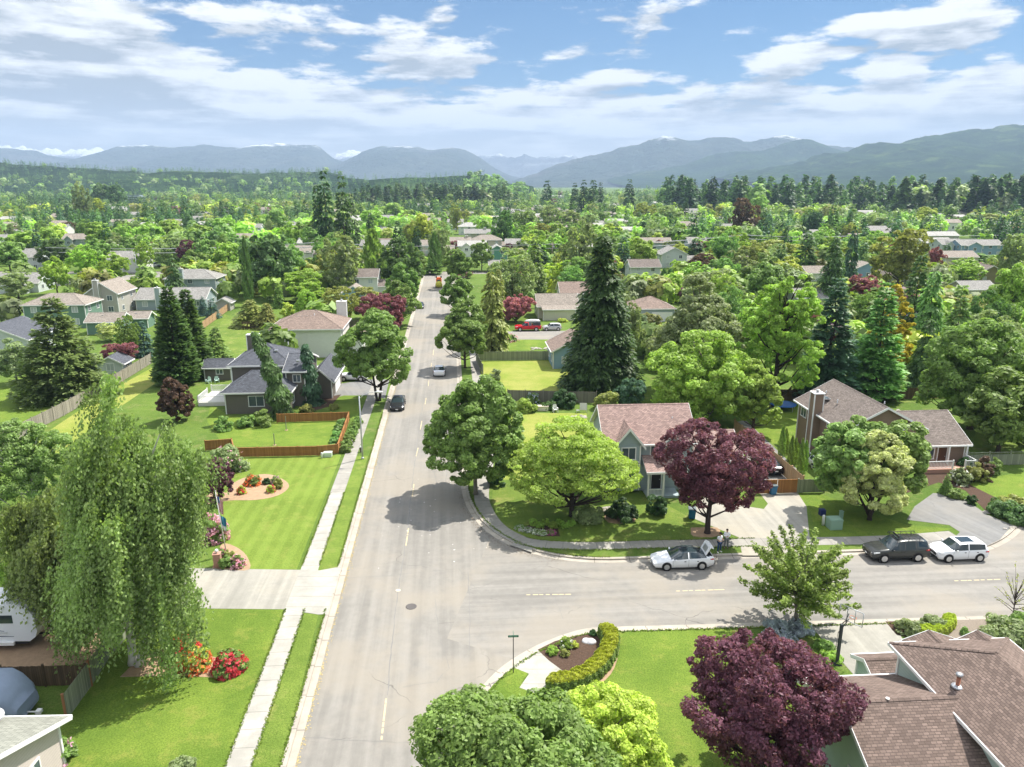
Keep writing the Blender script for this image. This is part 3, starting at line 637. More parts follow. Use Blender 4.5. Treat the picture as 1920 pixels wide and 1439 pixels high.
def unit(n, rng): v = rng.normal(size=(n, 3)); return v / np.linalg.norm(v, axis=1, keepdims=True)
def lobe(d, rng, amp=.16):
    r = np.ones(len(d))
    for _ in range(7):
        k = unit(1, rng)[0]; r += amp * .55 * np.sin((d @ k) * rng.uniform(3, 8) + rng.uniform(0, 6.3))
    return np.clip(r, .6, 1.35)

def crown_round(H, Rr, zb, ncl, npl, ls, rng, rcf=.2, flat=.75, power=1.0, inner=.25, topw=.0, low=-.55, jit=.5, shape='ell'):
    """clumped crown between height zb and H, half width Rr"""
    d = unit(ncl * 3, rng); d = d[d[:, 2] > low - .4][:ncl]; ncl = len(d)
    rr = np.where(rng.uniform(size=ncl) < inner, rng.uniform(.3, .75, ncl), rng.uniform(.82, 1.0, ncl)) * lobe(d, rng, .21)
    rc = Rr * rcf * rng.uniform(.65, 1.35, ncl); spr = rng.uniform(size=ncl) < .16; rr = np.where(spr, np.minimum(rr * 1.05, 1.1), np.minimum(rr, 1.12)); rc = np.where(spr, rc * .65, rc)
    hz = (H - zb) / 2
    P = d * rr[:, None]; xy = P[:, :2] * (Rr - Rr * rcf * .8)
    z = P[:, 2]
    if shape == 'egg': xy *= (1 - .28 * np.clip(z, -1, 1))[:, None] ; 
    if shape == 'vase': xy *= (1 + .22 * np.clip(z, -1, 1))[:, None]
    if shape == 'cone': xy *= np.clip(.62 - .55 * z, .08, 1.2)[:, None]
    ctr = np.column_stack([xy, (zb + H) / 2 + z * (hz - Rr * rcf * .5)])
    dd = unit(ncl * npl, rng); rep = np.repeat(np.arange(ncl), npl)
    out = (ctr - np.array([0, 0, (zb + H) / 2])); out /= np.linalg.norm(out, axis=1, keepdims=True) + 1e-9
    dd = dd + out[rep] * .55 + np.array([0, 0, .25]); dd /= np.linalg.norm(dd, axis=1, keepdims=True)
    rad = rc[rep] * rng.uniform(.55, 1.08, len(rep)) ** .7
    c = ctr[rep] + dd * rad[:, None] * np.array([1, 1, flat])
    nr = dd * .7 + unit(len(rep), rng) * jit + np.array([0, 0, .35])
    V, F = quads(c, nr, ls, rng)
    cv = rng.uniform(.2, .8, ncl)[rep] * .5 + rng.uniform(0, 1, len(rep)) * .5
    return V, F, cv, ctr
def crown_fir(H, Rr, zb, nlev, nbr, npb, ls, rng, droop=.35, power=.85, up=0.0, ragged=.25):
    """whorls of drooping branches carrying flat sprays"""
    C_, D_, N_, cv = [], [], [], []
    for i in range(nlev):
        t = (i + rng.uniform(-.3, .3)) / nlev; z0 = zb + (H - zb) * np.clip(t, 0, .985)
        L0 = Rr * max(.05, (1 - t)) ** power
        nb = max(4, int(nbr * (.45 + .55 * (1 - t))))
        for k in range(nb):
            a = rng.uniform(0, 6.283); L = L0 * rng.uniform(1 - ragged, 1 + ragged * .5)
            m = max(4, int(npb * (L / Rr) ** .8)); u = rng.uniform(.12, 1, m) ** .7
            w = L * .26 * np.sin(np.clip(u, 0, 1) * 2.6) * rng.uniform(-1, 1, m)
            zz = z0 + L * (up * u - droop * u * u) + rng.normal(0, L * .03, m) - np.abs(w) * .25
            x = u * L; C_.append(np.column_stack([x * math.cos(a) - w * math.sin(a), x * math.sin(a) + w * math.cos(a), zz]))
            sa = np.sign(w) * .6; D_.append(np.column_stack([np.cos(a + sa), np.sin(a + sa), np.full(m, up - droop * 1.2) + rng.normal(0, .2, m)]))
            N_.append(np.column_stack([np.cos(a) * .35 * np.ones(m), np.sin(a) * .35 * np.ones(m), np.ones(m)]) + rng.normal(0, .35, (m, 3)))
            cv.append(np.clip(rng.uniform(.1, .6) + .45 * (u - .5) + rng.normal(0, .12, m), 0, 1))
    c = np.concatenate(C_); V, F = quads_dir(c, np.concatenate(D_), np.concatenate(N_), ls, rng, 2.2)
    return V, F, np.concatenate(cv), None
def crown_column(H, Rr, zb, n, ls, rng, lean=0, ragged=.12, power=.7, tip=.0):
    z = rng.uniform(0, 1, n) ** .9; a = rng.uniform(0, 6.283, n)
    prof = np.clip(np.minimum(1, (1 - z) * 1.9) ** power * np.clip(.78 + z * 1.2, 0, 1), .03, 1)
    bump = 1 + ragged * np.sin(a * 5 + z * 17) + ragged * np.sin(a * 3 - z * 31 + 2)
    r = Rr * prof * bump * rng.uniform(.72, 1.03, n)
    c = np.column_stack([r * np.cos(a), r * np.sin(a), zb + z * (H - zb)])
    nr = np.column_stack([np.cos(a), np.sin(a), np.full(n, .3)]) + rng.normal(0, .35, (n, 3))
    d = np.column_stack([np.cos(a) * .3, np.sin(a) * .3, np.ones(n)]) + rng.normal(0, .25, (n, 3))
    V, F = quads_dir(c, d, nr, ls, rng, 2.0); cv = np.clip(.5 + .28 * np.sin(a * 5 + z * 17) + rng.normal(0, .15, n), 0, 1)
    return V, F, cv, None
def crown_weep(H, Rr, zb, ncur, nst, nlf, ls, rng, sx=1.0):
    """curtains of hanging strands over arching limbs"""
    d = unit(ncur * 3, rng); d = d[d[:, 2] > -.55][:ncur]; rr = rng.uniform(.55, 1.0, len(d)) * lobe(d, rng, .2)
    z = d[:, 2] * rr; w = np.clip(1.0 - .12 * np.clip(z, 0, 1) ** 2, .2, 1)
    ctr = np.column_stack([d[:, 0] * rr * w * Rr, d[:, 1] * rr * w * Rr, zb + (H - zb) * (.44 + .52 * z)])
    P, Dn, Nn, cv = [], [], [], []
    for c0 in ctr:
        outw = np.array([c0[0], c0[1], 0]); outw /= np.linalg.norm(outw) + 1e-6; sh = rng.uniform(.0, 1.0); r0 = rng.uniform(.3, .75)
        for s in range(nst):
            p0 = c0 + np.append(rng.normal(0, r0 * .6, 2), rng.normal(0, .3)); L = rng.uniform(1.0, 3.6) * (H - zb) / 18 * 1.25
            L = min(L, max(.4, p0[2] - .35))
            m = int(nlf * rng.uniform(.6, 1.2)); u = np.sort(rng.uniform(0, 1, m)); sway = rng.normal(0, .12, 2)
            x = p0[None, :] + np.column_stack([outw[0] * .55 * np.sqrt(u) + sway[0] * u, outw[1] * .55 * np.sqrt(u) + sway[1] * u, .35 * np.sqrt(u) * (1 - u) - L * u ** 1.25])
            x += rng.normal(0, .07, (m, 3)); P.append(x)
            Dn.append(np.column_stack([rng.normal(0, .5, m), rng.normal(0, .5, m), np.full(m, -1.0)]))
            nn = np.column_stack([np.full(m, outw[0]), np.full(m, outw[1]), np.full(m, .5)]) + rng.normal(0, .55, (m, 3)); Nn.append(nn)
            cv.append(np.clip(sh * .6 + rng.normal(.2, .18, m), 0, 1))
    V, F = quads_dir(np.concatenate(P), np.concatenate(Dn), np.concatenate(Nn), ls, rng, 1.6)
    return V, F, np.concatenate(cv), ctr
def crown_sprigs(H, Rr, zb, nb, npb, ls, rng, z0=.28, up=.9, spread=.5, flat=0.0):
    """ascending or spreading leafy branches with gaps between them; returns branch curves too"""
    C_, N_, cv, lines = [], [], [], []
    for k in range(nb):
        a = k * 2.399 + rng.uniform(-.4, .4); t = (k + .5) / nb; reach = Rr * rng.uniform(.75, 1.05) * math.sqrt(1 - (t * .9) ** 2 * .75)
        s = np.array([0, 0, zb * rng.uniform(.8, 1.3) + (H - zb) * t * .35]); e = np.array([math.cos(a) * reach, math.sin(a) * reach, zb + (H - zb) * np.clip(t * up + rng.uniform(.05, .2), .1, 1.0)])
        mid = (s + e) / 2 + np.array([-math.cos(a) * reach * .08, -math.sin(a) * reach * .08, -flat * .1 * (H - zb) if not flat else .12 * (H - zb)])
        m = int(npb * rng.uniform(.8, 1.2)); u = rng.uniform(.22, 1.02, m) ** .8
        ln = lambda q: (1 - q)[:, None] ** 2 * s + 2 * (q * (1 - q))[:, None] * mid + (q ** 2)[:, None] * e
        w = spread * Rr * .30 * (1.05 - .72 * u)
        off = unit(m, rng) * (w * rng.uniform(.15, 1, m))[:, None]
        if flat: off[:, 2] *= .28
        C_.append(ln(u) + off); N_.append(off * .8 + rng.normal(0, .35, (m, 3)) + np.array([0, 0, .5])); cv.append(np.clip(rng.uniform(.2, .7) + rng.normal(0, .22, m), 0, 1))
        lines.append(ln(np.linspace(0, .95, 6)))
    c = np.concatenate(C_); V, F = quads(c, np.concatenate(N_), ls, rng, 1.6)
    return V, F, np.concatenate(cv), lines
def trunk_mesh(H, zb, r, rng, limbs=None, lines=None, n=7, stems=1, mat=None, lean=(0, 0), top=.8):
    mb = MB(); rr = random.Random(int(rng.integers(1e6)))
    for s in range(stems):
        a = s * 2.6; off = (math.cos(a) * r * .8 * (stems > 1), math.sin(a) * r * .8 * (stems > 1)); sp = .12 * H * (stems > 1)
        P = [(off[0] + lean[0] * t + math.cos(a) * sp * t + rr.uniform(-.02, .02) * H * t, off[1] + lean[1] * t + math.sin(a) * sp * t + rr.uniform(-.02, .02) * H * t, H * top * t - .05) for t in (0, .04, .2, .4, .6, .8, 1)]
        k = .72 if stems > 1 else 1
        mb.tube(P, [r * 1.5 * k, r * 1.1 * k, r * k, r * .75 * k, r * .5 * k, r * .28 * k, r * .1 * k], n)
    if limbs is not None:
        for c in limbs:
            z0 = min(c[2] * .75, max(zb * .75, c[2] - .9 * math.hypot(c[0], c[1]))); z0 = max(z0, zb * .5)
            f = z0 / H; s = Vector((lean[0] * f, lean[1] * f, z0)); e = Vector([float(q) for q in c]); m = s.lerp(e, .5) + Vector((0, 0, -.12 * (e - s).length))
            rl = r * .42; mb.tube([s, s.lerp(m, .6) * .5 + m * .5 * .0 + s.lerp(m, .6) * .5, m, m.lerp(e, .5), e], [rl, rl * .85, rl * .62, rl * .4, rl * .15], 5, cap=False)
    if lines is not None:
        for L in lines: mb.tube([tuple(p) for p in L], list(np.linspace(r * .5, r * .08, len(L))), 5, cap=False)
    return mb
TREES = []
def put_tree(name, me_c, me_t, loc, col, rz=0, sc=(1, 1, 1), label=None, cat='tree', group=None, extra=None):
    root = empty(name, loc, rz, label, cat, group); root.scale = sc
    c = link('crown' if cat == 'tree' else 'foliage', me_c, root)
    if col is not None:
        c.material_slots[0].link = 'OBJECT'; c.material_slots[0].material = LM(col)
    if me_t is not None: link('trunk', me_t, root)
    return root
CROWNED = {17, 18, 19, 20, 21, 22, 23, 24, 25, 32, 33, 34, 35, 36, 37}     # placed by the middle of the crown, their feet are hidden
def near_tree(name, kind, px, Hh, Rr, col, label, seed, zb=None, bark=None, loc=None, leaf=None, dens=1.0, rz=0, **kw):
    """one large tree with a mesh of its own; px = pixel of its foot"""
    rng = np.random.default_rng(seed); loc = G(*px) if loc is None else Vector(loc); zb = Hh * .22 if zb is None else zb; lines = None; limbs = None
    if kind == 'maple':
        ls = (leaf or .24) * .8; V, F, cv, ctr = crown_round(Hh, Rr, zb, int(300 * dens), int(150), ls, rng, rcf=kw.get('rcf', .14), shape=kw.get('shape', 'egg'), inner=.3, jit=.6)
        limbs = ctr[rng.choice(len(ctr), 26, replace=False)]
    elif kind == 'plum':
        V, F, cv, ctr = crown_round(Hh, Rr, zb, int(340 * dens), 125, (leaf or .2) * .75, rng, rcf=.115, shape=kw.get('shape', 'vase'), inner=.3, jit=.8, low=-.5); limbs = ctr[rng.choice(len(ctr), 40, replace=False)]
    elif kind == 'locust':
        V, F, cv, ctr = crown_round(Hh, Rr, zb, int(520 * dens), 120, leaf or .14, rng, rcf=.13, flat=.32, jit=.9, inner=.3, shape='ell', low=-.3); limbs = ctr[rng.choice(len(ctr), 44, replace=False)]
    elif kind == 'cherry':
        V, F, cv, lines = crown_sprigs(Hh, Rr, zb, int(84 * dens), 230, (leaf or .17), rng, up=.85, spread=.62)
    elif kind == 'fir':
        V, F, cv, _ = crown_fir(Hh, Rr, zb, kw.get('nlev', 34), kw.get('nbr', 15), kw.get('npb', 75), leaf or .26, rng, droop=kw.get('droop', .35), power=kw.get('power', .8), up=kw.get('up', .05))
    elif kind == 'column':
        V, F, cv, _ = crown_column(Hh, Rr, zb, int(9000 * dens), leaf or .2, rng, ragged=.2, power=kw.get('power', .8))
    elif kind == 'weep':
        V, F, cv, ctr = crown_weep(Hh, Rr, zb, int(270 * dens), 20, 25, leaf or .15, rng); limbs = ctr[rng.choice(len(ctr), 46, replace=False)]
    ln_ = kw.get('lean', 0.0)
    if ln_:
        V[:, 0] += ln_ * V[:, 2] / Hh
        if limbs is not None: limbs[:, 0] += ln_ * limbs[:, 2] / Hh
    if seed in CROWNED: loc = loc.copy(); loc.x *= (loc.y * math.cos(PITCH) + (CAMH - .5 * Hh) * math.sin(PITCH)) / (loc.y * math.cos(PITCH) + CAMH * math.sin(PITCH))
    me_c = npmesh('crown', V, F, [LM(col)], attr=cv)
    tb = trunk_mesh(Hh, zb, kw.get('r', Hh * .022), rng, limbs, lines, lean=(ln_, 0), stems=kw.get('stems', 1), top=kw.get('top', .82 if kind != 'cherry' else .5))
    root = empty(name, loc, rz, label, 'tree'); link('crown', me_c, root); tb.build('trunk', bark or barkm, root)
    return root
# ---- shared prototypes for the trees farther off: unit-ish size 10 m tall, 4 m half width
PROTO = {}
def proto(kind, lod, var):
    key = (kind, lod, var)
    if key in PROTO: return PROTO[key]
    rng = np.random.default_rng(100 + hash((kind, lod, var)) % 1 + sum(map(ord, kind)) * 7 + lod * 31 + var * 977)
    q = (1.0, .42, .16)[lod]; ls = (.30, .46, .72)[lod]; tk = dict(limbs=None, lines=None); zb = 1.6
    if kind == 'round': V, F, cv, ctr = crown_round(10, 4, zb, int(130 * (q ** .5)), int(85 * q ** .5), ls, rng, rcf=.22, shape='egg'); tk['limbs'] = ctr[:10]
    elif kind == 'maple': V, F, cv, ctr = crown_round(10, 4, zb, int(150 * (q ** .5)), int(75 * q ** .5), ls, rng, rcf=.18, shape='ell', inner=.3); tk['limbs'] = ctr[:12]
    elif kind == 'feather': V, F, cv, ctr = crown_round(10, 4, .8, int(240 * (q ** .5)), int(60 * q ** .5), ls * .75, rng, rcf=.17, shape='ell', jit=1.1, inner=.35); tk['limbs'] = ctr[:14]
    elif kind == 'open': V, F, cv, ctr = crown_round(10, 4, 1.6, int(210 * (q ** .5)), int(64 * q ** .5), ls * .75, rng, rcf=.15, shape='ell', jit=.9, inner=.35); tk['limbs'] = ctr[:14]
    elif kind == 'vase': V, F, cv, ctr = crown_round(10, 4, 1.5, int(150 * (q ** .5)), int(80 * q ** .5), ls * .85, rng, rcf=.18, shape='vase', jit=.8); tk['limbs'] = ctr[:12]
    elif kind == 'fir': V, F, cv, _ = crown_fir(10, 3.2, .5, int(24 * q ** .3), 11, int(48 * q ** .8), ls * .82, rng, droop=.25, power=.8)
    elif kind == 'cedar': V, F, cv, _ = crown_fir(10, 3.2, .3, int(26 * q ** .3), 12, int(48 * q ** .8), ls * .85, rng, droop=.65, power=.62, up=.2, ragged=.4)
    elif kind == 'column': V, F, cv, _ = crown_column(10, 2.2, .2, int(4200 * q), ls * .75, rng, ragged=.15)
    elif kind == 'bush': V, F, cv, ctr = crown_round(8.5, 4, -3.2, int(110 * q ** .5), int(75 * q ** .5), ls * 1.15, rng, rcf=.2, shape='ell', low=-.1)
    c = npmesh('crown', V, F, [LM('mg')], attr=cv)
    t = None
    if kind != 'bush':
        tb = trunk_mesh(10, zb, .2, rng, tk['limbs'], tk['lines'], n=6 if lod < 2 else 4, top=.8); me = bpy.data.meshes.new('trunk')
        o = tb.build('trunk', barkm); t = o.data; bpy.data.objects.remove(o)
    PROTO[key] = (c, t); return PROTO[key]
CNT = [0]
def mid_tree(kind, px, by, ty, hw, col, label, name=None, group=None, cat='tree', lod=None):
    loc = G(px, by); Y = loc.y; H = max(1.0, Zat(Y, ty)); s = (by - 345) * 0.03116; Rw = hw / s
    CNT[0] += 1; i = CNT[0]; lod = (0 if Y < 200 else 1 if Y < 950 else 2) if lod is None else lod
    c, t = proto(kind, lod, i % (3 if lod < 2 else 2)); loc.x *= (Y * math.cos(PITCH) + (CAMH - .55 * H) * math.sin(PITCH)) / (Y * math.cos(PITCH) + CAMH * math.sin(PITCH))
    base = {'fir': 3.2, 'cedar': 3.4, 'column': 2.2}.get(kind, 4.1)
    nm = name or {'fir': 'conifer_tree', 'cedar': 'cedar_tree', 'column': 'columnar_tree', 'bush': 'shrub'}.get(kind, 'leafy_tree')
    hs = H / (8.5 if kind == 'bush' else 10)
    r = put_tree(nm, c, None if kind == 'bush' else t, loc, col, rz=(i * 2.399) % 6.28, sc=(Rw / base, Rw / base, hs), label=label, group=group, cat='shrub' if kind == 'bush' else cat)
    TREES.append((loc.x, loc.y, Rw)); return r
def shrub(px, w, h, col, label, name='shrub', seed=1, n=2600, ls=.12, flowers=None, fcol=None, loc=None, fs=.14, cat='shrub', group=None, dep=None):
    """one shrub with its own foliage mesh and, where it blooms, a mesh of blossoms; w, h in metres"""
    rng = np.random.default_rng(seed); loc = G(*px) if loc is None else Vector(loc); dep = dep or w
    V, F, cv, ctr = crown_round(h, w / 2, -h * .35, 46, max(8, n // 46), ls, rng, rcf=.26, shape='ell', low=-.2)
    V = V * np.array([1, dep / w, 1]); k = V.reshape(-1, 4, 3)[:, :, 2].min(1) > 0.0; V = V.reshape(-1, 4, 3)[k].reshape(-1, 3); F = np.arange(len(V)).reshape(-1, 4)
    root = empty(name, loc, 0, label, cat, group); link('foliage', npmesh('foliage', V, F, [LM(col)], attr=cv[k]), root)
    mb = MB(); mb.tube([(0, 0, -.03), (.02, 0, h * .35), (.05, .02, h * .6)], [.05, .04, .015], 5)
    for a in range(4): mb.tube([(0, 0, .02), (math.cos(a * 1.6) * w * .14, math.sin(a * 1.6) * w * .14, h * .3), (math.cos(a * 1.6) * w * .26, math.sin(a * 1.6) * w * .26, h * .55)], [.035, .025, .01], 4)
    mb.build('stem', barkm, root)
    if flowers:
        m = int(flowers); d = unit(m * 2, rng); d = d[d[:, 2] > -.05][:m]; r0 = lobe(d, rng, .08)[:, None] * rng.uniform(.93, 1.05, (len(d), 1))
        c = d * r0 * np.array([w / 2, dep / 2, h * .97]); c[:, 2] = np.maximum(c[:, 2], .08)
        rep = np.repeat(np.arange(len(c)), 7); cc = c[rep] + rng.normal(0, fs * .33, (len(rep), 3)); nn = d[rep] + rng.normal(0, .7, (len(rep), 3))
        V, F = quads(cc, nn, fs * .8, rng, 1.1); link('blossoms', npmesh('blossoms', V, F, [LM(fcol)], attr=rng.uniform(0, 1, len(F))), root)
    return root
# ================================================================== BUILDERS: houses, fences, vehicles
white_t = pmat('trim_white', (.78, .78, .76), .5, .3); glass = pmat('window_glass', (.07, .095, .11), .05, .9, nvar=.5, nscale=.8); glassb = pmat('window_blind', (.42, .46, .46), .35, .5)
metal_g = pmat('metal_grey', (.45, .46, .47), .4, .5, .6); black = pmat('black_plastic', (.02, .02, .022), .5, .4); dark = pmat('dark_interior', (.012, .012, .014), .9, .1)
WALL = {}
def wall(name, col, lap=.18): return siding('siding_' + name, col, lap)
def roofm(name, col, **k): return shingle('shingles_' + name, col, **k)
RF = dict(pink=roofm('rose', (.35, .245, .215)), ebrown=roofm('earth', (.185, .138, .116)), brown=roofm('brown', (.20, .168, .148)), tan=roofm('tan', (.31, .27, .23)), slate=roofm('slate', (.105, .112, .13)), grey=roofm('grey', (.30, .29, .27)),
          pale=roofm('pale', (.44, .43, .40)), dkbrown=roofm('dark_brown', (.165, .125, .11)), umber=roofm('umber', (.27, .205, .17)), moss=roofm('mossy', (.28, .285, .245), var=.22, w=.42, h=.2))
WL = dict(bluegrey=wall('blue_grey', (.33, .40, .42)), taupe=wall('taupe', (.155, .14, .12)), white=wall('white', (.72, .72, .68)), brown=wall('brown', (.25, .18, .13)), mint=wall('mint', (.46, .56, .50)),
          cream=wall('cream', (.62, .60, .48)), grey=wall('warm_grey', (.44, .415, .37)), green=wall('green', (.16, .26, .20)), blue=wall('sky_blue', (.25, .38, .50)), pale=wall('pale_grey', (.56, .60, .60)), beige=wall('beige', (.55, .50, .41)), tealg=wall('teal', (.14, .33, .26)), olive=wall('olive', (.28, .24, .13)), pinkw=wall('pinkish', (.60, .52, .48)))
class House:
    def __init__(s, label, origin, rot, w='white', r='brown', trim=None, name='house', group=None, cat='house'):
        s.root = empty(name, origin, rot, label, cat, group); s.W = MB(); s.Rf = MB(); s.F = MB(); s.wm = WL[w] if isinstance(w, str) else w; s.rm = RF[r] if isinstance(r, str) else r; s.trim = trim or white_t; s.n = 0
    def block(s, x0, x1, y0, y1, h, roof='gx', rise=2.0, oh=.45, z0=0.0, corner=True, gut=True):
        """box walls and a roof; roof gx/gy = gable with its ridge along x/y, hip, shed (low side at the front), none"""
        e = s.n * .003; s.n += 1; x0 += e; x1 -= e; y0 += e; y1 -= e
        s.W.box(x0, x1, y0, y1, z0, h, skip='td' if roof != 'none' else 'd'); ft = .20; th = .12
        if corner:
            for cx, cy in ((x0, y0), (x1, y0), (x0, y1), (x1, y1)): s.F.box(cx - .07, cx + .07, cy - .07, cy + .07, z0, h - .02)
        if roof == 'none': return
        X0, X1, Y0, Y1 = x0 - oh, x1 + oh, y0 - oh, y1 + oh
        if roof in ('gx', 'gy'):
            if roof == 'gx': half = (y1 - y0) / 2; a = lambda u, v, z: (u, v, z); U0, U1, V0, V1 = X0, X1, Y0, Y1; u0, u1, v0, v1 = x0, x1, y0, y1
            else: half = (x1 - x0) / 2; a = lambda u, v, z: (v, u, z); U0, U1, V0, V1 = Y0, Y1, X0, X1; u0, u1, v0, v1 = y0, y1, x0, x1
            k = rise / half; zl = h - oh * k; zr = h + rise; vm = (v0 + v1) / 2; sl = math.hypot(half + oh, rise + oh * k)
            for sgn, V in ((1, V0), (-1, V1)):
                top = [a(U0, V, zl + th), a(U1, V, zl + th), a(U1, vm, zr + th), a(U0, vm, zr + th)]; bot = [a(U0, V, zl), a(U1, V, zl), a(U1, vm, zr), a(U0, vm, zr)]
                s.Rf.poly(top, [(U0, 0), (U1, 0), (U1, sl), (U0, sl)]); s.F.poly([tuple(q) for q in bot])
                s.F.poly([a(U0, V, zl), a(U1, V, zl), a(U1, V, zl + th), a(U0, V, zl + th)])
                # gutter and rake boards
                if gut: 
                    q = sorted((V, V - sgn * .11)); P = [a(U0, q[0], zl - .06), a(U1, q[1], zl + th * .9)]
                    s.F.box(min(P[0][0], P[1][0]), max(P[0][0], P[1][0]), min(P[0][1], P[1][1]), max(P[0][1], P[1][1]), zl - .06, zl + th * .9)
                for U, o_ in ((U0, -.035), (U1, .035)):
                    s.F.poly([a(U + o_, V, zl - .12), a(U + o_, vm, zr - .12), a(U + o_, vm, zr + th + .02), a(U + o_, V, zl + th + .02)])
                    s.F.poly([a(U, V, zl + th + .02), a(U + o_, V, zl + th + .02), a(U + o_, vm, zr + th + .02), a(U, vm, zr + th + .02)])
                    s.F.poly([a(U, V, zl - .12), a(U + o_, V, zl - .12), a(U + o_, vm, zr - .12), a(U, vm, zr - .12)])
            for U in (u0, u1): s.W.poly([a(U, v0, h), a(U, v1, h), a(U, vm, h + rise)])
            # ridge cap
            s.Rf.poly([a(U0, vm - .13, zr + th - .13 * k + .03), a(U1, vm - .13, zr + th - .13 * k + .03), a(U1, vm, zr + th + .035), a(U0, vm, zr + th + .035)], [(U0, 0), (U1, 0), (U1, .15), (U0, .15)])
            s.Rf.poly([a(U0, vm + .13, zr + th - .13 * k + .03), a(U1, vm + .13, zr + th - .13 * k + .03), a(U1, vm, zr + th + .035), a(U0, vm, zr + th + .035)], [(U0, 0), (U1, 0), (U1, .15), (U0, .15)])
        elif roof == 'hip':
            w, d = X1 - X0, Y1 - Y0; m = min(w, d) / 2; zr = h + rise; zl = h - .05
            if w >= d: A, B = (X0 + m, (Y0 + Y1) / 2), (X1 - m, (Y0 + Y1) / 2)
            else: A, B = ((X0 + X1) / 2, Y0 + m), ((X0 + X1) / 2, Y1 - m)
            c = [(X0, Y0), (X1, Y0), (X1, Y1), (X0, Y1)]; t = zl + th
            if w >= d: fs = [[c[0], c[1], B, A], [c[1], c[2], B], [c[2], c[3], A, B], [c[3], c[0], A]]
            else: fs = [[c[0], c[1], A], [c[1], c[2], B, A], [c[2], c[3], B], [c[3], c[0], A, B]]
            for f in fs: s.Rf.poly([(p[0], p[1], zr + th if p in (A, B) else t) for p in f])
            s.F.box(X0 - .06, X1 + .06, Y0 - .06, Y0 + .04, zl - .08, t - .006); s.F.box(X0 - .06, X1 + .06, Y1 - .04, Y1 + .06, zl - .08, t - .006)
            s.F.box(X0 - .06, X0 + .04, Y0 + .04, Y1 - .04, zl - .08, t - .006); s.F.box(X1 - .04, X1 + .06, Y0 + .04, Y1 - .04, zl - .08, t - .006)
            s.F.poly([(x, y, zl - .01) for x, y in c][::-1])
            for p in c:                                                   # hip caps
                q = A if (Vector(p) - Vector(A)).length < (Vector(p) - Vector(B)).length else B
                a_ = Vector((p[0], p[1], t)); b_ = Vector((q[0], q[1], zr + th)); d_ = (b_ - a_).normalized(); sd = d_.cross(Vector((0, 0, 1))).normalized() * .12
                up = Vector((0, 0, .05)); s.Rf.poly([a_ - sd, b_ - sd, b_ + up, a_ + up], [(0, 0), (0, 3), (.15, 3), (.15, 0)]); s.Rf.poly([a_ + sd, b_ + sd, b_ + up, a_ + up], [(0, 0), (0, 3), (.15, 3), (.15, 0)])
        elif roof == 'shed':
            zl, zh = h, h + rise; sl = math.hypot(Y1 - Y0, rise)
            s.Rf.poly([(X0, Y0, zl + th), (X1, Y0, zl + th), (X1, Y1, zh + th), (X0, Y1, zh + th)], [(X0, 0), (X1, 0), (X1, sl), (X0, sl)])
            s.F.poly([(X0, Y0, zl), (X1, Y0, zl), (X1, Y1, zh), (X0, Y1, zh)]); s.F.box(X0, X1, Y0 - .1, Y0, zl - .08, zl + th)
            for X in (X0 - .02, X1 + .02): s.F.poly([(X, Y0, zl - .1), (X, Y1, zh - .1), (X, Y1, zh + th), (X, Y0, zl + th)])
            for X in (x0, x1): s.W.poly([(X, y0, h), (X, y1, h), (X, y1, h + rise * .9)])
    def face(s, side, u, z, y):
        """frame for fittings: side f/b/l/r at plane coordinate y, u along it; returns a matrix with x right, y outwards (towards the viewer of that wall)"""
        if side == 'f': return Matrix.Translation((u, y, z))
        if side == 'b': return Matrix.Translation((u, y, z)) @ Matrix.Rotation(math.pi, 4, 'Z')
        if side == 'l': return Matrix.Translation((y, u, z)) @ Matrix.Rotation(-math.pi / 2, 4, 'Z')
        return Matrix.Translation((y, u, z)) @ Matrix.Rotation(math.pi / 2, 4, 'Z')
    def window(s, side, u, z, w, h, y, mull=1, blind=False, shut=None):
        M = s.face(side, u, z, y); f = MB(); t = .09
        f.box(-w / 2 - t, w / 2 + t, -.06, .0, h, h + t, M=M); f.box(-w / 2 - t - .03, w / 2 + t + .03, -.09, .0, -t, 0, M=M)
        f.box(-w / 2 - t, -w / 2, -.06, .0, 0, h, M=M); f.box(w / 2, w / 2 + t, -.06, .0, 0, h, M=M)
        for k in range(mull): x = -w / 2 + w * (k + 1) / (mull + 1); f.box(x - .03, x + .03, -.045, -.0, 0, h, M=M)
        o = f.build('window', s.trim, s.root); p = MB(); p.poly([M @ Vector(q) for q in ((-w / 2, -.02, 0), (w / 2, -.02, 0), (w / 2, -.02, h), (-w / 2, -.02, h))]); p.build('pane', glassb if blind else glass, o)
        if shut: 
            q = MB(); q.box(-w / 2 - t - .38, -w / 2 - t - .02, -.05, 0, 0, h, M=M); q.box(w / 2 + t + .02, w / 2 + t + .38, -.05, 0, 0, h, M=M); q.build('shutter', shut, s.root)
    def door(s, side, u, w, h, y, mat=None, z=.15, garage=False):
        M = s.face(side, u, z, y); f = MB(); f.box(-w / 2 - .1, -w / 2, -.07, 0, 0, h + .1, M=M); f.box(w / 2, w / 2 + .1, -.07, 0, 0, h + .1, M=M); f.box(-w / 2, w / 2, -.07, 0, h, h + .1, M=M)
        d = MB()
        if garage:
            for k in range(4): d.box(-w / 2, w / 2, -.04, 0, h * k / 4 + .012, h * (k + 1) / 4 - .012, M=M)
            o = d.build('garage_door', mat or white_t, s.root)
        else:
            d.box(-w / 2, w / 2, -.04, 0, 0, h, M=M); o = d.build('door', mat or pmat('door_brown', (.10, .05, .03), .5), s.root); hb = MB(); hb.box(w * .33, w * .39, -.09, -.045, h * .46, h * .5, M=M); hb.build('handle', metal_g, o)
        f.build('door_frame', s.trim, s.root)
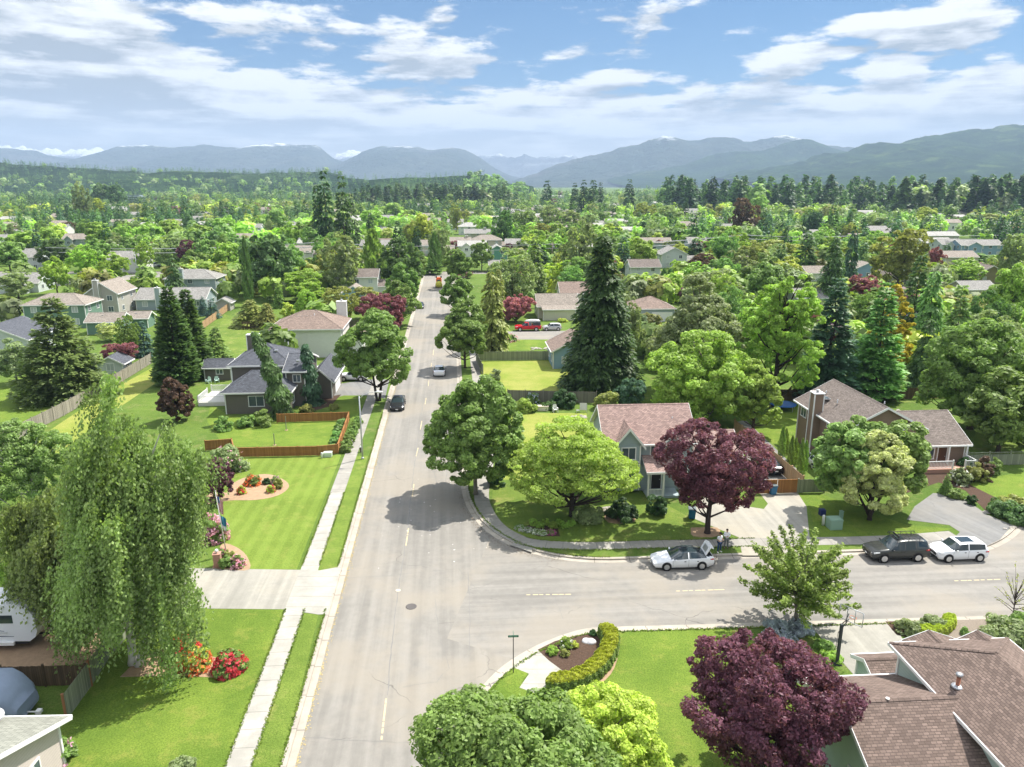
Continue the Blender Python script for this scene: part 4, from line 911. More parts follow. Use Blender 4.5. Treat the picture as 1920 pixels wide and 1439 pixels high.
    def chimney(s, x0, x1, y0, y1, z, z0=0, mat=None, cap=True):
        m = MB(); m.box(x0, x1, y0, y1, z0, z); o = m.build('chimney', mat or s.wm, s.root)
        f = MB(); 
        for cx, cy in ((x0, y0), (x1, y0), (x0, y1), (x1, y1)): f.box(cx - .06, cx + .06, cy - .06, cy + .06, z0, z - .01)
        f.box(x0 - .1, x1 + .1, y0 - .1, y1 + .1, z, z + .1); f.build('trim', s.trim, o)
        if cap: c = MB(); c.lathe([(.17, 0), (.17, .25), (.26, .27), (.26, .33), (.05, .36)], ((x0 + x1) / 2, (y0 + y1) / 2, z + .1), 12); c.build('flue', metal_g, o)
    def vent(s, x, y, z, h=.3, r=.06, mat=None, hood=False):
        m = MB(); 
        if hood: m.box(x - .2, x + .2, y - .2, y + .2, z, z + .16); m.box(x - .24, x + .24, y - .24, y + .24, z + .16, z + .2)
        else: m.lathe([(r * 2.4, 0), (r, .06), (r, h), (r * .6, h + .01)], (x, y, z), 10)
        m.build('roof_vent', mat or metal_g, s.root)
    def skylight(s, x, y, z, slope, w=.7, l=1.1, rz=0):
        M = Matrix.Translation((x, y, z)) @ Matrix.Rotation(rz, 4, 'Z') @ Matrix.Rotation(slope, 4, 'X'); m = MB(); m.box(-w / 2, w / 2, -l / 2, l / 2, -.02, .1, M=M); o = m.build('skylight', metal_g, s.root); g_ = MB(); g_.box(-w / 2 + .06, w / 2 - .06, -l / 2 + .06, l / 2 - .06, .1, .115, M=M); g_.build('pane', glass, o)
    def done(s):
        if s.W.v: s.W.build('wall', s.wm, s.root)
        r = s.Rf.build('roof', s.rm, s.root) if s.Rf.v else None
        if s.F.v: s.F.build('fascia', s.trim, r or s.root)
        return s.root

def fence(pts, h, mat, label, post=None, step=2.4, name='wooden_fence', cap=False, postout=.0, lattice=False, kind='fence'):
    pts = [Vector(p[:2]) for p in pts]; root = empty(name, (pts[0].x, pts[0].y, 0), 0, label, kind); o = pts[0]
    post = post or mat; rr = random.Random(len(label)); u = 0
    for a, b in zip(pts, pts[1:]):
        d = b - a; L = d.length; ang = math.atan2(d.y, d.x); n = max(1, round(L / step)); k = L / n
        M0 = Matrix.Translation((a.x - o.x, a.y - o.y, 0)) @ Matrix.Rotation(ang, 4, 'Z')
        for i in range(n):
            m = MB(); x = i * k + .05; 
            while x < (i + 1) * k - .06:
                w = min(.135, (i + 1) * k - .05 - x); hh = h + rr.uniform(-.02, .02); m.box(x, x + w, -.012, .012, .04 + rr.uniform(0, .03), hh - (.32 if lattice else 0), M=M0, skip='d'); x += .142
            for z in (.3, h - (.5 if lattice else .25)): m.box(i * k + .05, (i + 1) * k - .05, .013, .05, z, z + .09, M=M0)
            if cap: m.box(i * k, (i + 1) * k, -.06, .06, h + .025, h + .06, M=M0)
            if lattice:
                m.box(i * k + .05, (i + 1) * k - .05, -.03, .03, h - .06, h, M=M0); m.box(i * k + .05, (i + 1) * k - .05, -.03, .03, h - .34, h - .30, M=M0)
                x = i * k + .1
                while x < (i + 1) * k - .2: m.box(x, x + .03, -.01, .01, h - .3, h - .06, M=M0); x += .16
            m.build('panel', mat, root)
        for i in range(n + 1):
            if i == 0 and a is not pts[0]: continue
            m = MB(); m.box(i * k - .055, i * k + .055, -.055 - postout, .055, -.05, h + .1, M=M0); m.box(i * k - .07, i * k + .07, -.07 - postout, .07, h + .1, h + .13, M=M0); m.build('post', post, root)
    return root
fw_grey = woodmat('weathered_boards', (.33, .30, .25)); fw_ced = woodmat('cedar_boards', (.34, .165, .06), .3); fw_old = woodmat('old_grey_boards', (.20, .185, .15)); fw_gg = woodmat('mossy_boards', (.26, .28, .20)); fw_tan = woodmat('tan_boards', (.46, .30, .17), .25); fw_dk = woodmat('dark_boards', (.12, .085, .05))

# ------------------------------------------------------------------ vehicles: x forward, length profile lofted
tyre_m = pmat('tyre_rubber', (.018, .018, .018), .8, .2); rim_m = pmat('rim_alloy', (.6, .6, .6), .3, .6, .7); lampg = pmat('headlight_glass', (.7, .72, .72), .12, .8); lampr = pmat('tail_light', (.45, .012, .01), .25, .6); carglass = pmat('car_glass', (.03, .045, .05), .05, .9)
def paint(name, col, metal=.0): return pmat('car_paint_' + name, col, .22, .6, metal)
PROF = {
 'sedan': dict(L=4.8, w=.92, wb=(1.42, -1.38), r=.335, st=[(2.40, .34, .52, .56, .66, .5), (2.28, .22, .60, .66, .82, .6), (1.75, .2, .74, .80, .91, .72), (1.05, .2, .86, .92, .92, .76), (.86, .2, .88, 1.02, .92, .74, 'w'), (.25, .2, .91, 1.36, .92, .62, 'g'), (-.1, .2, .93, 1.43, .92, .60, 'g'), (-.28, .2, .94, 1.44, .92, .60, 'b'), (-.36, .2, .945, 1.44, .92, .60, 'g'), (-1.0, .2, .97, 1.38, .92, .59, 'g'), (-1.35, .2, .99, 1.28, .92, .59, 'g'), (-1.75, .2, 1.0, 1.10, .91, .66, 'w'), (-2.0, .22, 1.01, 1.04, .88, .7), (-2.3, .3, .98, 1.01, .82, .66), (-2.4, .42, .86, .88, .76, .6)], roofw=(.25, -1.0)),
 'suv': dict(L=4.75, w=.94, wb=(1.42, -1.36), r=.385, st=[(2.38, .42, .72, .76, .78, .6), (2.3, .34, .86, .92, .88, .68), (1.7, .32, .99, 1.06, .93, .78), (1.05, .32, 1.04, 1.12, .94, .8), (.9, .32, 1.05, 1.18, .94, .78, 'w'), (.35, .32, 1.06, 1.68, .94, .68, 'g'), (.1, .32, 1.07, 1.74, .94, .67, 'g'), (-.22, .32, 1.08, 1.76, .94, .67, 'b'), (-.3, .32, 1.08, 1.76, .94, .67, 'g'), (-1.1, .32, 1.10, 1.76, .94, .67, 'b'), (-1.2, .32, 1.10, 1.75, .94, .67, 'g'), (-1.85, .32, 1.13, 1.72, .93, .67, 'g'), (-2.1, .34, 1.15, 1.68, .92, .67, 'b'), (-2.25, .38, 1.12, 1.20, .9, .74), (-2.36, .44, .95, .98, .88, .7)], roofw=(.35, -2.0)),
 'mini': dict(L=4.1, w=.90, wb=(1.28, -1.3), r=.345, st=[(2.05, .36, .66, .70, .62, .45), (1.98, .24, .80, .86, .78, .55), (1.6, .22, .93, 1.0, .88, .68), (1.0, .22, .98, 1.05, .90, .76), (.84, .22, .99, 1.12, .90, .74, 'w'), (.42, .22, 1.0, 1.48, .90, .68, 'g'), (.2, .22, 1.01, 1.53, .90, .68, 'g'), (-.3, .22, 1.02, 1.55, .90, .68, 'b'), (-.36, .22, 1.02, 1.55, .90, .68, 'g'), (-1.2, .22, 1.03, 1.53, .90, .68, 'g'), (-1.72, .22, 1.04, 1.47, .89, .66, 'g'), (-1.86, .24, 1.03, 1.36, .88, .64), (-1.98, .3, .98, 1.0, .85, .62), (-2.06, .42, .8, .82, .8, .56)], roofw=(.42, -1.75)),
 'pickup': dict(L=5.6, w=.96, wb=(1.75, -1.7), r=.40, st=[(2.78, .5, .86, .9, .82, .65), (2.7, .42, 1.0, 1.06, .92, .74), (2.1, .4, 1.1, 1.16, .96, .82), (1.35, .4, 1.12, 1.2, .96, .84), (1.15, .4, 1.13, 1.3, .96, .8, 'w'), (.7, .4, 1.14, 1.78, .96, .72, 'g'), (.3, .4, 1.15, 1.82, .96, .71, 'g'), (0, .4, 1.15, 1.82, .96, .71, 'b'), (-.1, .4, 1.15, 1.80, .96, .71, 'g'), (-.75, .4, 1.15, 1.76, .96, .71, 'b'), (-.85, .4, 1.15, 1.3, .96, .8), (-.95, .4, 1.15, 1.16, .96, .9), (-2.7, .42, 1.15, 1.16, .96, .9), (-2.8, .5, 1.1, 1.12, .94, .88)], roofw=(.7, -.7)),
}
_wheel = {}
def wheel_meshes(r, spokes=5):
    if (r, spokes) in _wheel: return _wheel[(r, spokes)]
    M = Matrix.Rotation(R(90), 4, 'X'); t = MB(); t.lathe([(r * .62, -.105), (r * .9, -.11), (r, -.075), (r, .075), (r * .9, .11), (r * .62, .105)], n=24, M=M); o = t.build('tyre', tyre_m); a = o.data; bpy.data.objects.remove(o)
    m = MB(); m.lathe([(r * .64, -.112), (r * .64, -.10), (r * .57, -.07), (r * .57, .07), (r * .64, .10)], n=24, M=M, mi=0)
    for k in range(spokes):
        q = Matrix.Rotation(2 * math.pi * k / spokes, 4, 'Y')
        for s in (-1, 1): m.box(-.035, .035, s * .118 - .006, s * .118 + .006, r * .1, r * .62, M=q)
    for s in (-1, 1): m.lathe([(r * .16, s * .112), (r * .16, s * .126), (.01, s * .128)], n=12, M=M)
    o = m.build('rim', [rim_m]); b = o.data; bpy.data.objects.remove(o); d = MB(); d.lathe([(r * .6, -.10), (r * .6, .10)], n=20, M=M); o = d.build('hub', black); c = o.data; bpy.data.objects.remove(o)
    _wheel[(r, spokes)] = (a, b, c); return _wheel[(r, spokes)]
def car(kind, name, loc, heading, mat, label, cat='car', arches=None, spokes=5, rack=False, sunroof=False, blackroof=False, trunk_open=False, z=ROADZ, roofmat=None, plate=True, group=None):
    p = PROF[kind]; root = empty(name, (loc[0], loc[1], z), heading, label, cat, group); st = p['st']
    rows = []
    for q in st:
        x, zb, zs, zt, w, wr = q[:6]; cab = len(q) > 6
        zm = zb + (zs - zb) * .55
        half = [(w * .86, zb), (w * .985, zb + .07), (w, zm), (w * .985, zs - .05), (w * .95, zs), (wr + .03 if cab else w * .9, zt - .05 if cab else (zs + zt) / 2 + .01), (wr * .9, zt), (0, zt + (.02 if cab else .03))]
        rows.append((x, half, q[6] if cab else ''))
    B = MB(); Gl = MB()
    def pt(i, j, s): x, h, _ = rows[i]; return (x, s * h[j][0], h[j][1])
    for i in range(len(rows) - 1):
        c0, c1 = rows[i][2], rows[i + 1][2]; x0, x1 = rows[i][0], rows[i + 1][0]
        for s in (1, -1):
            for j in range(7):
                gl = False
                if c0 and c1:
                    side = j == 4
                    if side and not (c0 == 'b' and c1 == 'g') : gl = True
                    if side and c0 == 'b': gl = False
                    if j >= 5 and (x0 > p['roofw'][0] or x1 < p['roofw'][1]): gl = True
                    if j == 5 and not (x0 > p['roofw'][0] or x1 < p['roofw'][1]): gl = False
                if (c0 == '') != (c1 == '') and j >= 5 : gl = (c0 == 'w' or c1 == 'w') and kind != 'pickup' or (c1 == 'w')
                q = [pt(i, j, s), pt(i + 1, j, s), pt(i + 1, j + 1, s), pt(i, j + 1, s)]
                if s < 0: q = q[::-1]
                if gl: Gl.poly(q, mi=0, sm=True)
                else: B.poly(q, mi=1 if (roofmat and c0 and c1 and j >= 5) else 0, sm=True)
    for i, rv in ((0, False), (len(rows) - 1, True)):
        L = [pt(i, j, 1) for j in range(8)] + [pt(i, j, -1) for j in range(6, -1, -1)]; B.poly(L if rv else L[::-1])
    B.box(st[2][0], st[-3][0], -p['w'] * .8, p['w'] * .8, st[3][1] - .04, st[3][1] + .1)
    B.build('body', [mat, roofmat or mat], root); Gl.build('windows', carglass, root)
    am = arches or black
    M = Matrix.Rotation(R(90), 4, 'X')
    for x in p['wb']:
        for s in (-1, 1):
            A = MB(); Mx = Matrix.Translation((x, s * (p['w'] - .03), p['r'] + .01)) @ M; A.lathe([(p['r'] * 1.17, -.035), (p['r'] * 1.17, .035), (.02, .036 * s)], n=24, M=Mx); A.build('wheel_arch', am, root)
    a, b, c = wheel_meshes(p['r'], spokes)
    for x in p['wb']:
        for s in (-1, 1):
            t = link('wheel', c, root); t.location = (x, s * (p['w'] - .06), p['r']); o = link('tyre', a, t); link('rim', b, t)
    f0, f1 = st[1], st[2]; zf = (f0[2] + f0[1]) / 2
    for s in (-1, 1):
        h = MB(); yy = s * f0[4] * .86; h.tube([(f0[0] + .035, s * f0[4] * .62, f0[2] - .08), (f0[0] - .05, s * f0[4] * .92, f0[2] - .05), (f1[0] + .12, s * f1[4] * .965, f1[2] - .1)], [.05, .085, .04], 8); h.build('headlight', lampg, root)
        e = st[-2]; h = MB(); h.tube([(e[0] - .06, s * e[4] * .62, e[2] - .13), (e[0] + .02, s * e[4] * .97, e[2] - .12), (e[0] + .26, s * e[4] * 1.04, e[2] - .11)], [.04, .075, .04], 8); h.build('tail_light', lampr, root)
        m = MB(); xm = [q for q in st if len(q) > 6][0]; m.tube([(xm[0] - .1, s * (p['w'] + .0), xm[2] + .02), (xm[0] - .12, s * (p['w'] + .12), xm[2] + .06), (xm[0] - .14, s * (p['w'] + .2), xm[2] + .07)], [.03, .09, .07], 8); m.build('wing_mirror', mat if kind != 'mini' else white_t, root)
        d = MB(); 
        for xd in (.02, -1.0): d.box(xd - .12, xd + .02, s * p['w'] * 1.0 - .01, s * p['w'] * 1.0 + .025, st[5][2] - .17, st[5][2] - .13)
        d.box(-.32, -.31, s * p['w'] - .008, s * p['w'] + .004, st[5][1] + .1, st[5][2]); d.box(.92, .93, s * p['w'] - .008, s * p['w'] + .004, st[5][1] + .1, st[5][2] - .05)
        d.build('door_trim', black if kind != 'x' else mat, root)
    gmb = MB(); gmb.box(f0[0] - .02, f0[0] + .085, -f0[4] * .5, f0[4] * .5, zf - .08, zf + .1); gmb.box(f0[0] - .02, f0[0] + .09, -f0[4] * .7, f0[4] * .7, f0[1] + .04, f0[1] + .14); gmb.build('grille', black, root)
    if plate:
        pl = MB(); pl.box(st[-1][0] - .03, st[-1][0] - .012, -.16, .16, st[-1][2] - .28, st[-1][2] - .16); pl.box(st[0][0] + .09, st[0][0] + .1, -.16, .16, zf - .1, zf + .0); pl.build('licence_plate', white_t, root)
    if rack:
        k = MB(); zt = 1.90
        for s in (-1, 1): k.tube([(.5, s * .6, zt - .03), (.45, s * .62, zt + .06), (-1.7, s * .62, zt + .06), (-1.8, s * .6, zt - .03)], .025, 6); [k.tube([(x, s * .62, 1.72), (x, s * .62, zt + .05)], .02, 5) for x in (.3, -.6, -1.5)]
        for x in (.45, .05, -.3, -.65, -1.0, -1.35, -1.7): k.tube([(x, -.62, zt), (x, .62, zt)], .018, 5)
        k.box(.1, .14, -.45, .45, zt + .0, zt + .16); k.build('roof_rack', black, root)
    if sunroof:
        k = MB(); x0, x1, zz = {'mini': (.15, -.95, 1.56), 'suv': (.2, -.35, 1.775), 'sedan': (.15, -.95, 1.465)}[kind]; k.box(x1, x0, -.42, .42, zz - .06, zz + .02); k.build('sunroof', carglass, root)
    if trunk_open:
        k = MB(); Mx = Matrix.Translation((-1.72, 0, 1.10)) @ Matrix.Rotation(R(62), 4, 'Y')
        k.box(-.75, 0, -.66, .66, -.03, .04, M=Mx); k.box(-.80, -.72, -.60, .60, -.30, .04, M=Mx); o = k.build('boot_lid', mat, root)
        l = MB(); l.box(-.6, -.15, -.4, .4, .041, .05, M=Mx); l.build('lid_lining', metal_g, o); l = MB(); l.box(-2.25, -1.8, -.62, .62, 1.02, 1.065); l.build('boot_opening', dark, root)
    return root
# ================================================================== PLACEMENT: houses near the camera
GRD = R(4.0)
SP = math.pi / 2
# -- rose roofed blue house at the corner
h = House('two-storey blue-grey house with rose shingle roof and twin front gables at the corner', G(1135, 922), GRD, 'bluegrey', 'pink')
h.block(0, 9.0, 0, 7.4, 5.45, 'gx', 2.75, oh=.42)
for cx, w_, d_ in ((2.15, 3.0, .55), (6.75, 2.1, .25)):      # front gables with their little roofs
    zr = 5.2 + w_ * .62; y0 = -d_ - .35; k_ = 2 * w_ * .62 / w_
    for sg in (-1, 1):
        X = cx + sg * (w_ / 2 + .22); ze = 5.2 - .22 * k_; bk = (zr - 5.45) / (2.75 / 3.7) + .15
        h.Rf.poly([(X, y0, ze + .1), (cx, y0, zr + .1), (cx, bk, zr + .1), (X, max(-.1, (ze + .1 - 5.45) / .743), ze + .12)])
        h.F.poly([(X, y0 - .03, ze - .16), (cx, y0 - .03, zr - .2), (cx, y0 - .03, zr + .13), (X, y0 - .03, ze + .13)]); h.F.poly([(X, y0, ze - .05), (cx, y0, zr - .05), (cx, .6, zr - .05), (X, .0, ze - .05)])
    h.W.poly([(cx - w_ / 2, -d_, 5.2), (cx + w_ / 2, -d_, 5.2), (cx, -d_, zr)]); 
h.W.box(.95, 3.35, -.6, .06, .3, 5.25, skip='b'); h.F.box(.9, 1.02, -.66, -.55, .3, 5.2); h.F.box(3.28, 3.4, -.66, -.55, .3, 5.2); h.F.box(.95, 3.35, -.66, -.603, 3.35, 3.5)
h.window('f', 2.15, 3.75, 1.35, 1.2, -.6); h.window('f', 2.15, 1.1, 1.35, 1.2, -.6); h.window('l', -.3, 3.75, .4, 1.2, .95, mull=0); h.window('r', -.3, 3.75, .4, 1.2, 3.35, mull=0)
h.window('f', 6.75, 3.75, 1.2, 1.2, 0); h.window('f', 5.0, 3.9, .8, 1.0, 0); h.window('l', 3.6, 4.6, .7, .9, 0); h.window('f', 8.0, 1.0, 1.1, 1.3, 0)
h.W.box(3.9, 7.3, -2.1, -.02, 0, .22); P = MB()
h.Rf.poly([(3.65, -2.4, 2.95), (7.5, -2.4, 2.95), (7.5, .0, 3.95), (3.65, .0, 3.95)]); h.F.box(3.65, 7.5, -2.45, -2.38, 2.75, 2.98); h.F.poly([(3.65, -2.4, 2.8), (7.5, -2.4, 2.8), (7.5, 0, 3.8), (3.65, 0, 3.8)])
h.W.poly([(3.72, -2.3, 2.8), (3.72, 0, 2.8), (3.72, 0, 3.85)]); h.W.poly([(7.44, -2.3, 2.8), (7.44, 0, 2.8), (7.44, 0, 3.85)])
for x in (3.95, 5.5, 7.25): 
    P = MB(); P.box(x - .09, x + .09, -2.2, -2.02, .22, 2.78); P.build('post', white_t, h.root)
P = MB(); P.box(3.95, 5.4, -2.14, -2.08, .95, 1.03); P.box(3.95, 5.4, -2.14, -2.08, .3, .36); [P.box(4.05 + k * .14, 4.09 + k * .14, -2.13, -2.09, .36, .95) for k in range(10)]; P.box(3.9, 5.55, -2.2, -2.0, .2, .3); P.build('railing', white_t, h.root)
h.door('f', 5.3, 1.0, 2.1, 0, pmat('door_black', (.03, .025, .03), .5), z=.22)
h.block(9.0, 14.6, 1.2, 8.2, 2.9, 'gx', 1.9, oh=.4); h.door('f', 11.7, 4.6, 2.15, 1.2, garage=True, z=0.02)
h.vent(7.3, 2.2, 7.0, .3); h.vent(8.2, 4.6, 7.5, .25, hood=True); h.vent(4.6, 5.2, 7.2, .3); h.done()

# -- brown house on the right
h = House('long brown two-storey house with a tall boxed chimney and a white railed porch', G(1531, 853) + Vector((.2, -6.0, 0)), GRD, 'brown', 'brown')
h.block(0, 8.6, 0, 11.2, 5.3, 'gy', 2.3, oh=.5)
h.block(8.4, 15.2, 1.6, 10.8, 2.75, 'gx', 2.3, oh=.5)
h.chimney(-.95, .15, 5.6, 6.7, 7.55, mat=WL['brown']); h.skylight(1.4, 7.6, 6.45, 0, rz=0)
h.vent(1.7, 5.4, 6.5, .45); h.vent(2.1, 9.0, 6.7, .3); h.vent(6.2, 3.5, 6.9, .3)
h.window('l', 3.4, 4.2, 1.0, .6, 0, mull=2); h.window('l', 9.8, 3.6, 1.3, 1.2, 0); h.window('f', 6.8, 3.3, 1.3, 1.2, 0); h.window('f', 2.4, 3.3, 1.3, 1.2, 0); h.window('f', 10.6, .9, 2.0, 1.2, 1.6, mull=2); h.door('f', 12.6, 1.0, 2.05, 1.6)
# gablet over the stair window
h.Rf.poly([(5.7, -1.0, 5.15), (6.8, -1.0, 5.85), (6.8, 1.4, 5.95), (5.7, .2, 5.2)]); h.Rf.poly([(7.9, -1.0, 5.15), (6.8, -1.0, 5.85), (6.8, 1.4, 5.95), (7.9, .2, 5.2)]); h.W.poly([(5.9, -.8, 5.2), (7.7, -.8, 5.2), (6.8, -.8, 5.75)]); h.W.box(5.95, 7.65, -.8, .05, 3.0, 5.2)
h.F.poly([(5.65, -1.03, 5.0), (6.8, -1.03, 5.75), (6.8, -1.03, 5.95), (5.65, -1.03, 5.2)]); h.F.poly([(7.95, -1.03, 5.0), (6.8, -1.03, 5.75), (6.8, -1.03, 5.95), (7.95, -1.03, 5.2)]); h.window('f', 6.8, 3.5, 1.1, 1.3, -.8)
d = MB(); d.box(9.2, 15.4, -.6, 1.56, .0, .42); d.build('deck', pmat('deck_boards', (.42, .24, .18), .8), h.root)
rl = MB()
def rail(mb, a, b, z=.42, hh=.95, M=None):
    a = Vector(a); b = Vector(b); L = (b - a).length; an = math.atan2((b - a).y, (b - a).x); Mx = Matrix.Translation((a.x, a.y, z)) @ Matrix.Rotation(an, 4, 'Z')
    mb.box(0, L, -.04, .04, hh - .07, hh, M=Mx); mb.box(0, L, -.025, .025, .1, .16, M=Mx); n = int(L / .16)
    for k in range(n + 1): mb.box(k * L / n - .022, k * L / n + .022, -.02, .02, .16, hh - .07, M=Mx)
    for k in (0, L): mb.box(k - .06, k + .06, -.06, .06, 0, hh + .1, M=Mx)
rail(rl, (9.3, -.5), (12.6, -.5)); rail(rl, (14.0, -.5), (15.3, -.5)); rail(rl, (15.3, -.5), (15.3, 1.5)); rail(rl, (9.3, -.5), (9.3, 1.5)); rl.build('railing', white_t, h.root)
for x in (9.3, 13.0, 15.1): P = MB(); P.box(x - .08, x + .08, .95, 1.11, .42, 2.62); P.build('post', white_t, h.root)
h.done()

# -- charcoal house beside the street, west side
h = House('dark taupe house with slate hip roofs and white corner boards west of the street', G(425, 777), GRD, 'taupe', 'slate')
h.block(0, 8.7, 0, 6.2, 3.1, 'hip', 2.3, oh=.5)
h.block(-.6, 7.9, 6.0, 14.5, 5.5, 'hip', 2.3, oh=.5)
h.block(7.7, 10.3, 3.4, 12.5, 5.2, 'gx', 1.5, oh=.4)
h.block(10.1, 13.4, 7.0, 17.0, 2.9, 'gy', 1.6, oh=.45)
h.window('f', 4.2, 1.1, 2.0, 1.4, 0); h.window('r', 2.4, .9, 1.2, 1.6, 8.7); h.window('r', 5.4, 3.6, 1.1, 1.1, 10.3); h.window('r', 5.4, 1.0, 1.1, 1.3, 10.3); h.window('f', 6.2, 4.2, 1.0, .9, 6.0); h.door('r', 12.2, 4.6, 2.1, 13.4, garage=True, z=.02); h.window('f', 9.2, 3.6, 1.0, 1.0, 3.4)
h.chimney(-.4, 1.3, 14.3, 15.3, 8.3); h.skylight(9.4, 10.0, 6.9, R(-20)); h.vent(3.2, 8.2, 6.9, .2, hood=True); h.vent(5.4, 8.4, 7.0, .2, hood=True); h.vent(4.6, 2.2, 4.7, .2, hood=True); h.vent(6.4, 12.0, 7.2, .5); h.vent(9.2, 5.0, 6.2, .2, hood=True)
dk = MB(); dk.box(-5.2, -.1, 4.2, 10.5, 0, .55); dk.build('deck', pmat('deck_white', (.62, .60, .57), .7), h.root)
rl = MB(); rail(rl, (-5.2, 4.2), (-1.4, 4.2), .55); rail(rl, (-5.2, 4.2), (-5.2, 8.5), .55); rail(rl, (-5.2, 10.4), (-1, 10.4), .55); rl.build('railing', white_t, h.root); h.done()
h = House('small dark taupe garden shed with a window beside the charcoal house', G(385, 714), GRD, 'taupe', 'slate', name='garden_shed', cat='shed'); h.block(0, 4.2, 0, 3.2, 2.2, 'gx', 1.0, oh=.3); h.window('f', 2.4, 1.1, 1.0, .7, 0); h.done()

# -- white house with the brown hip roof
h = House('white two-storey house under a broad brown hip roof behind the charcoal house', G(511, 672), GRD, 'white', 'umber')
h.block(0, 12.6, 0, 10.5, 5.3, 'hip', 2.6, oh=.5); h.block(12.4, 16.0, 3.0, 10.0, 2.9, 'hip', 1.6, oh=.4); h.chimney(10.4, 12.2, 11.0, 12.0, 8.6, mat=WL['white']); [h.vent(4.4 + k * .8, 3.6, 7.0, .2, hood=True) for k in range(4)]; h.vent(7.4, 3.6, 7.0, .6); h.window('r', 1.6, 3.5, 1.0, 1.1, 12.6); h.window('r', 1.6, 1.0, 1.0, 1.2, 12.6); h.window('f', 3, 3.6, 1.2, 1.1, 0); h.done()

# -- big brown roofs, lower right corner (partly outside the frame)
h = House('mint sided house with sprawling brown hip roofs and a metal flue in the lower corner', (21.95, 38.07, 0), R(3.7), 'mint', 'ebrown')
h.block(.45, 6.75, -17.0, -.45, 5.13, 'hip', 1.6, oh=.45)
h.block(-5.1, .42, -9.6, -.8, 3.4, 'gx', 2.0, oh=.45)                # lower wing to the west
h.block(-.2, 2.6, .3, 2.5, 2.5, 'gx', .5, oh=.3)                    # small roof over the side entry
h.block(1.3, 4.0, -1.6, .25, 4.95, 'gy', .5, oh=.25); h.block(4.5, 6.6, -1.6, .15, 4.9, 'gy', .5, oh=.25)
fx, fy = 1.0, -4.6; fz = 5.2 + .45 * fx
h.vent(fx, fy, fz - .1, .75, r=.10, mat=pmat('flue_rust', (.30, .12, .07), .6)); P = MB(); P.lathe([(.11, 0), (.18, .02), (.18, .13), (.05, .17)], (fx, fy, fz + .63), 12); P.build('flue_cap', metal_g, h.root); P = MB(); P.lathe([(.32, 0), (.28, .08), (.12, .12)], (fx, fy, fz - .03), 16); P.build('flashing', metal_g, h.root)
h.vent(2.6, -7.4, 6.3, .5, r=.045, mat=black); P = MB(); P.lathe([(.1, 0), (.1, .05)], (-3.1, -5.2, 5.56), 8); P.build('ridge_light', white_t, h.root); h.window('l', -6.5, 1.0, 1.1, 1.2, -5.1); h.window('l', -12.5, 3.2, 1.3, 1.2, .45)
h.done()

# -- grey shingle roof at the lower left corner
h = House('low pale house with a grey-green shingle roof at the lower corner of the lawn', G(-300, 1700), R(1.5), 'pinkw', 'moss')
h.root.location = (-39.0, 23.0, 0); h.block(0, 14.6, 0, 11.0, 2.85, 'gx', 2.3, oh=.5); h.window('r', 8.6, .9, .9, 1.2, 14.6); h.window('r', 5.0, .9, 1.4, 1.2, 14.6); h.done()
dish = empty('satellite_dish', (-27.5, 33.95, 3.0), R(30), 'white satellite dish on the eave of the grey-green roof', 'satellite dish')
m = MB(); Mx = Matrix.Rotation(R(62), 4, 'X'); m.lathe([(.02, -.09), (.2, -.06), (.34, 0), (.34, .012), (.2, -.045)], (0, 0, 0), 18, M=Matrix.Translation((0, -.05, .62)) @ Mx); m.build('reflector', white_t, dish)
m = MB(); m.tube([(0, 0, -.15), (0, .05, .35), (0, .02, .6)], .035, 6); m.tube([(0, 0, .35), (.05, -.5, .42)], .018, 5); m.box(-.06, .1, -.58, -.46, .38, .5); m.build('mast', metal_g, dish)

# -- background houses, table: label, px of the near left foot, w, d, h, roof, rise, walls, shingles, extras
def quick(label, px, by, w, d, hh, roof, rise, wl, rf, ex='', rot=GRD, z=1, name='house', cat='house', group=None):
    h = House(label, G(px, by), rot, wl, rf, name=name, cat=cat, group=group); h.block(0, w, 0, d, hh, roof, rise, oh=.4, corner='c' in ex or True)
    two = hh > 4; sides = 'f' + ('r' if px < 960 else 'l')
    if 'n' not in ex:
        for lv in ((.95, 3.6) if two else (.95,)):
            n = max(1, int(w / 3.6))
            for k in range(n): h.window('f', w * (k + .5) / n, lv, 1.15, 1.15, 0, blind=(k % 2 == 0))
            n = max(1, int(d / 4)); 
            for k in range(n): h.window(sides[1], d * (k + .5) / n, lv, 1.05, 1.1, w if sides[1] == 'r' else 0)
    if 'g' in ex: h.door('f', w * .7 if 'G' not in ex else w * .35, min(4.6, w * .5), 2.1, -.01, garage=True, z=.02)
    if 'k' in ex: h.chimney(w * .3, w * .3 + 1.2, -.75, .0, hh + rise + .6)
    if 'K' in ex: h.chimney(w * .75, w * .75 + 1.2, d * .4, d * .4 + .9, hh + rise + .7, z0=hh)
    if 'F' in ex: h.block(w * .12, w * .45, -1.2, d * .5, hh * .97, 'gy', rise * .75, oh=.35); h.window('f', w * .285, hh * .55 if two else .9, 1.3, 1.2, -1.2)
    if 'W' in ex: h.block(w - .1, w + 4.4, .8, d * .75, 2.7, 'gx', 1.5, oh=.35)
    if 'w' in ex: h.block(-4.4, .1, .8, d * .75, 2.7, 'gx', 1.5, oh=.35)
    if 'P' in ex: h.block(w * .1, w * .9, -2.6, 0.1, 2.5, 'shed', .6, oh=.3)
    h.vent(w * .55, d * .68, hh + rise * .55, .35); h.vent(w * .4, d * .35, hh + rise * .62, .25, hood=True)
    return h.done()
HB = []
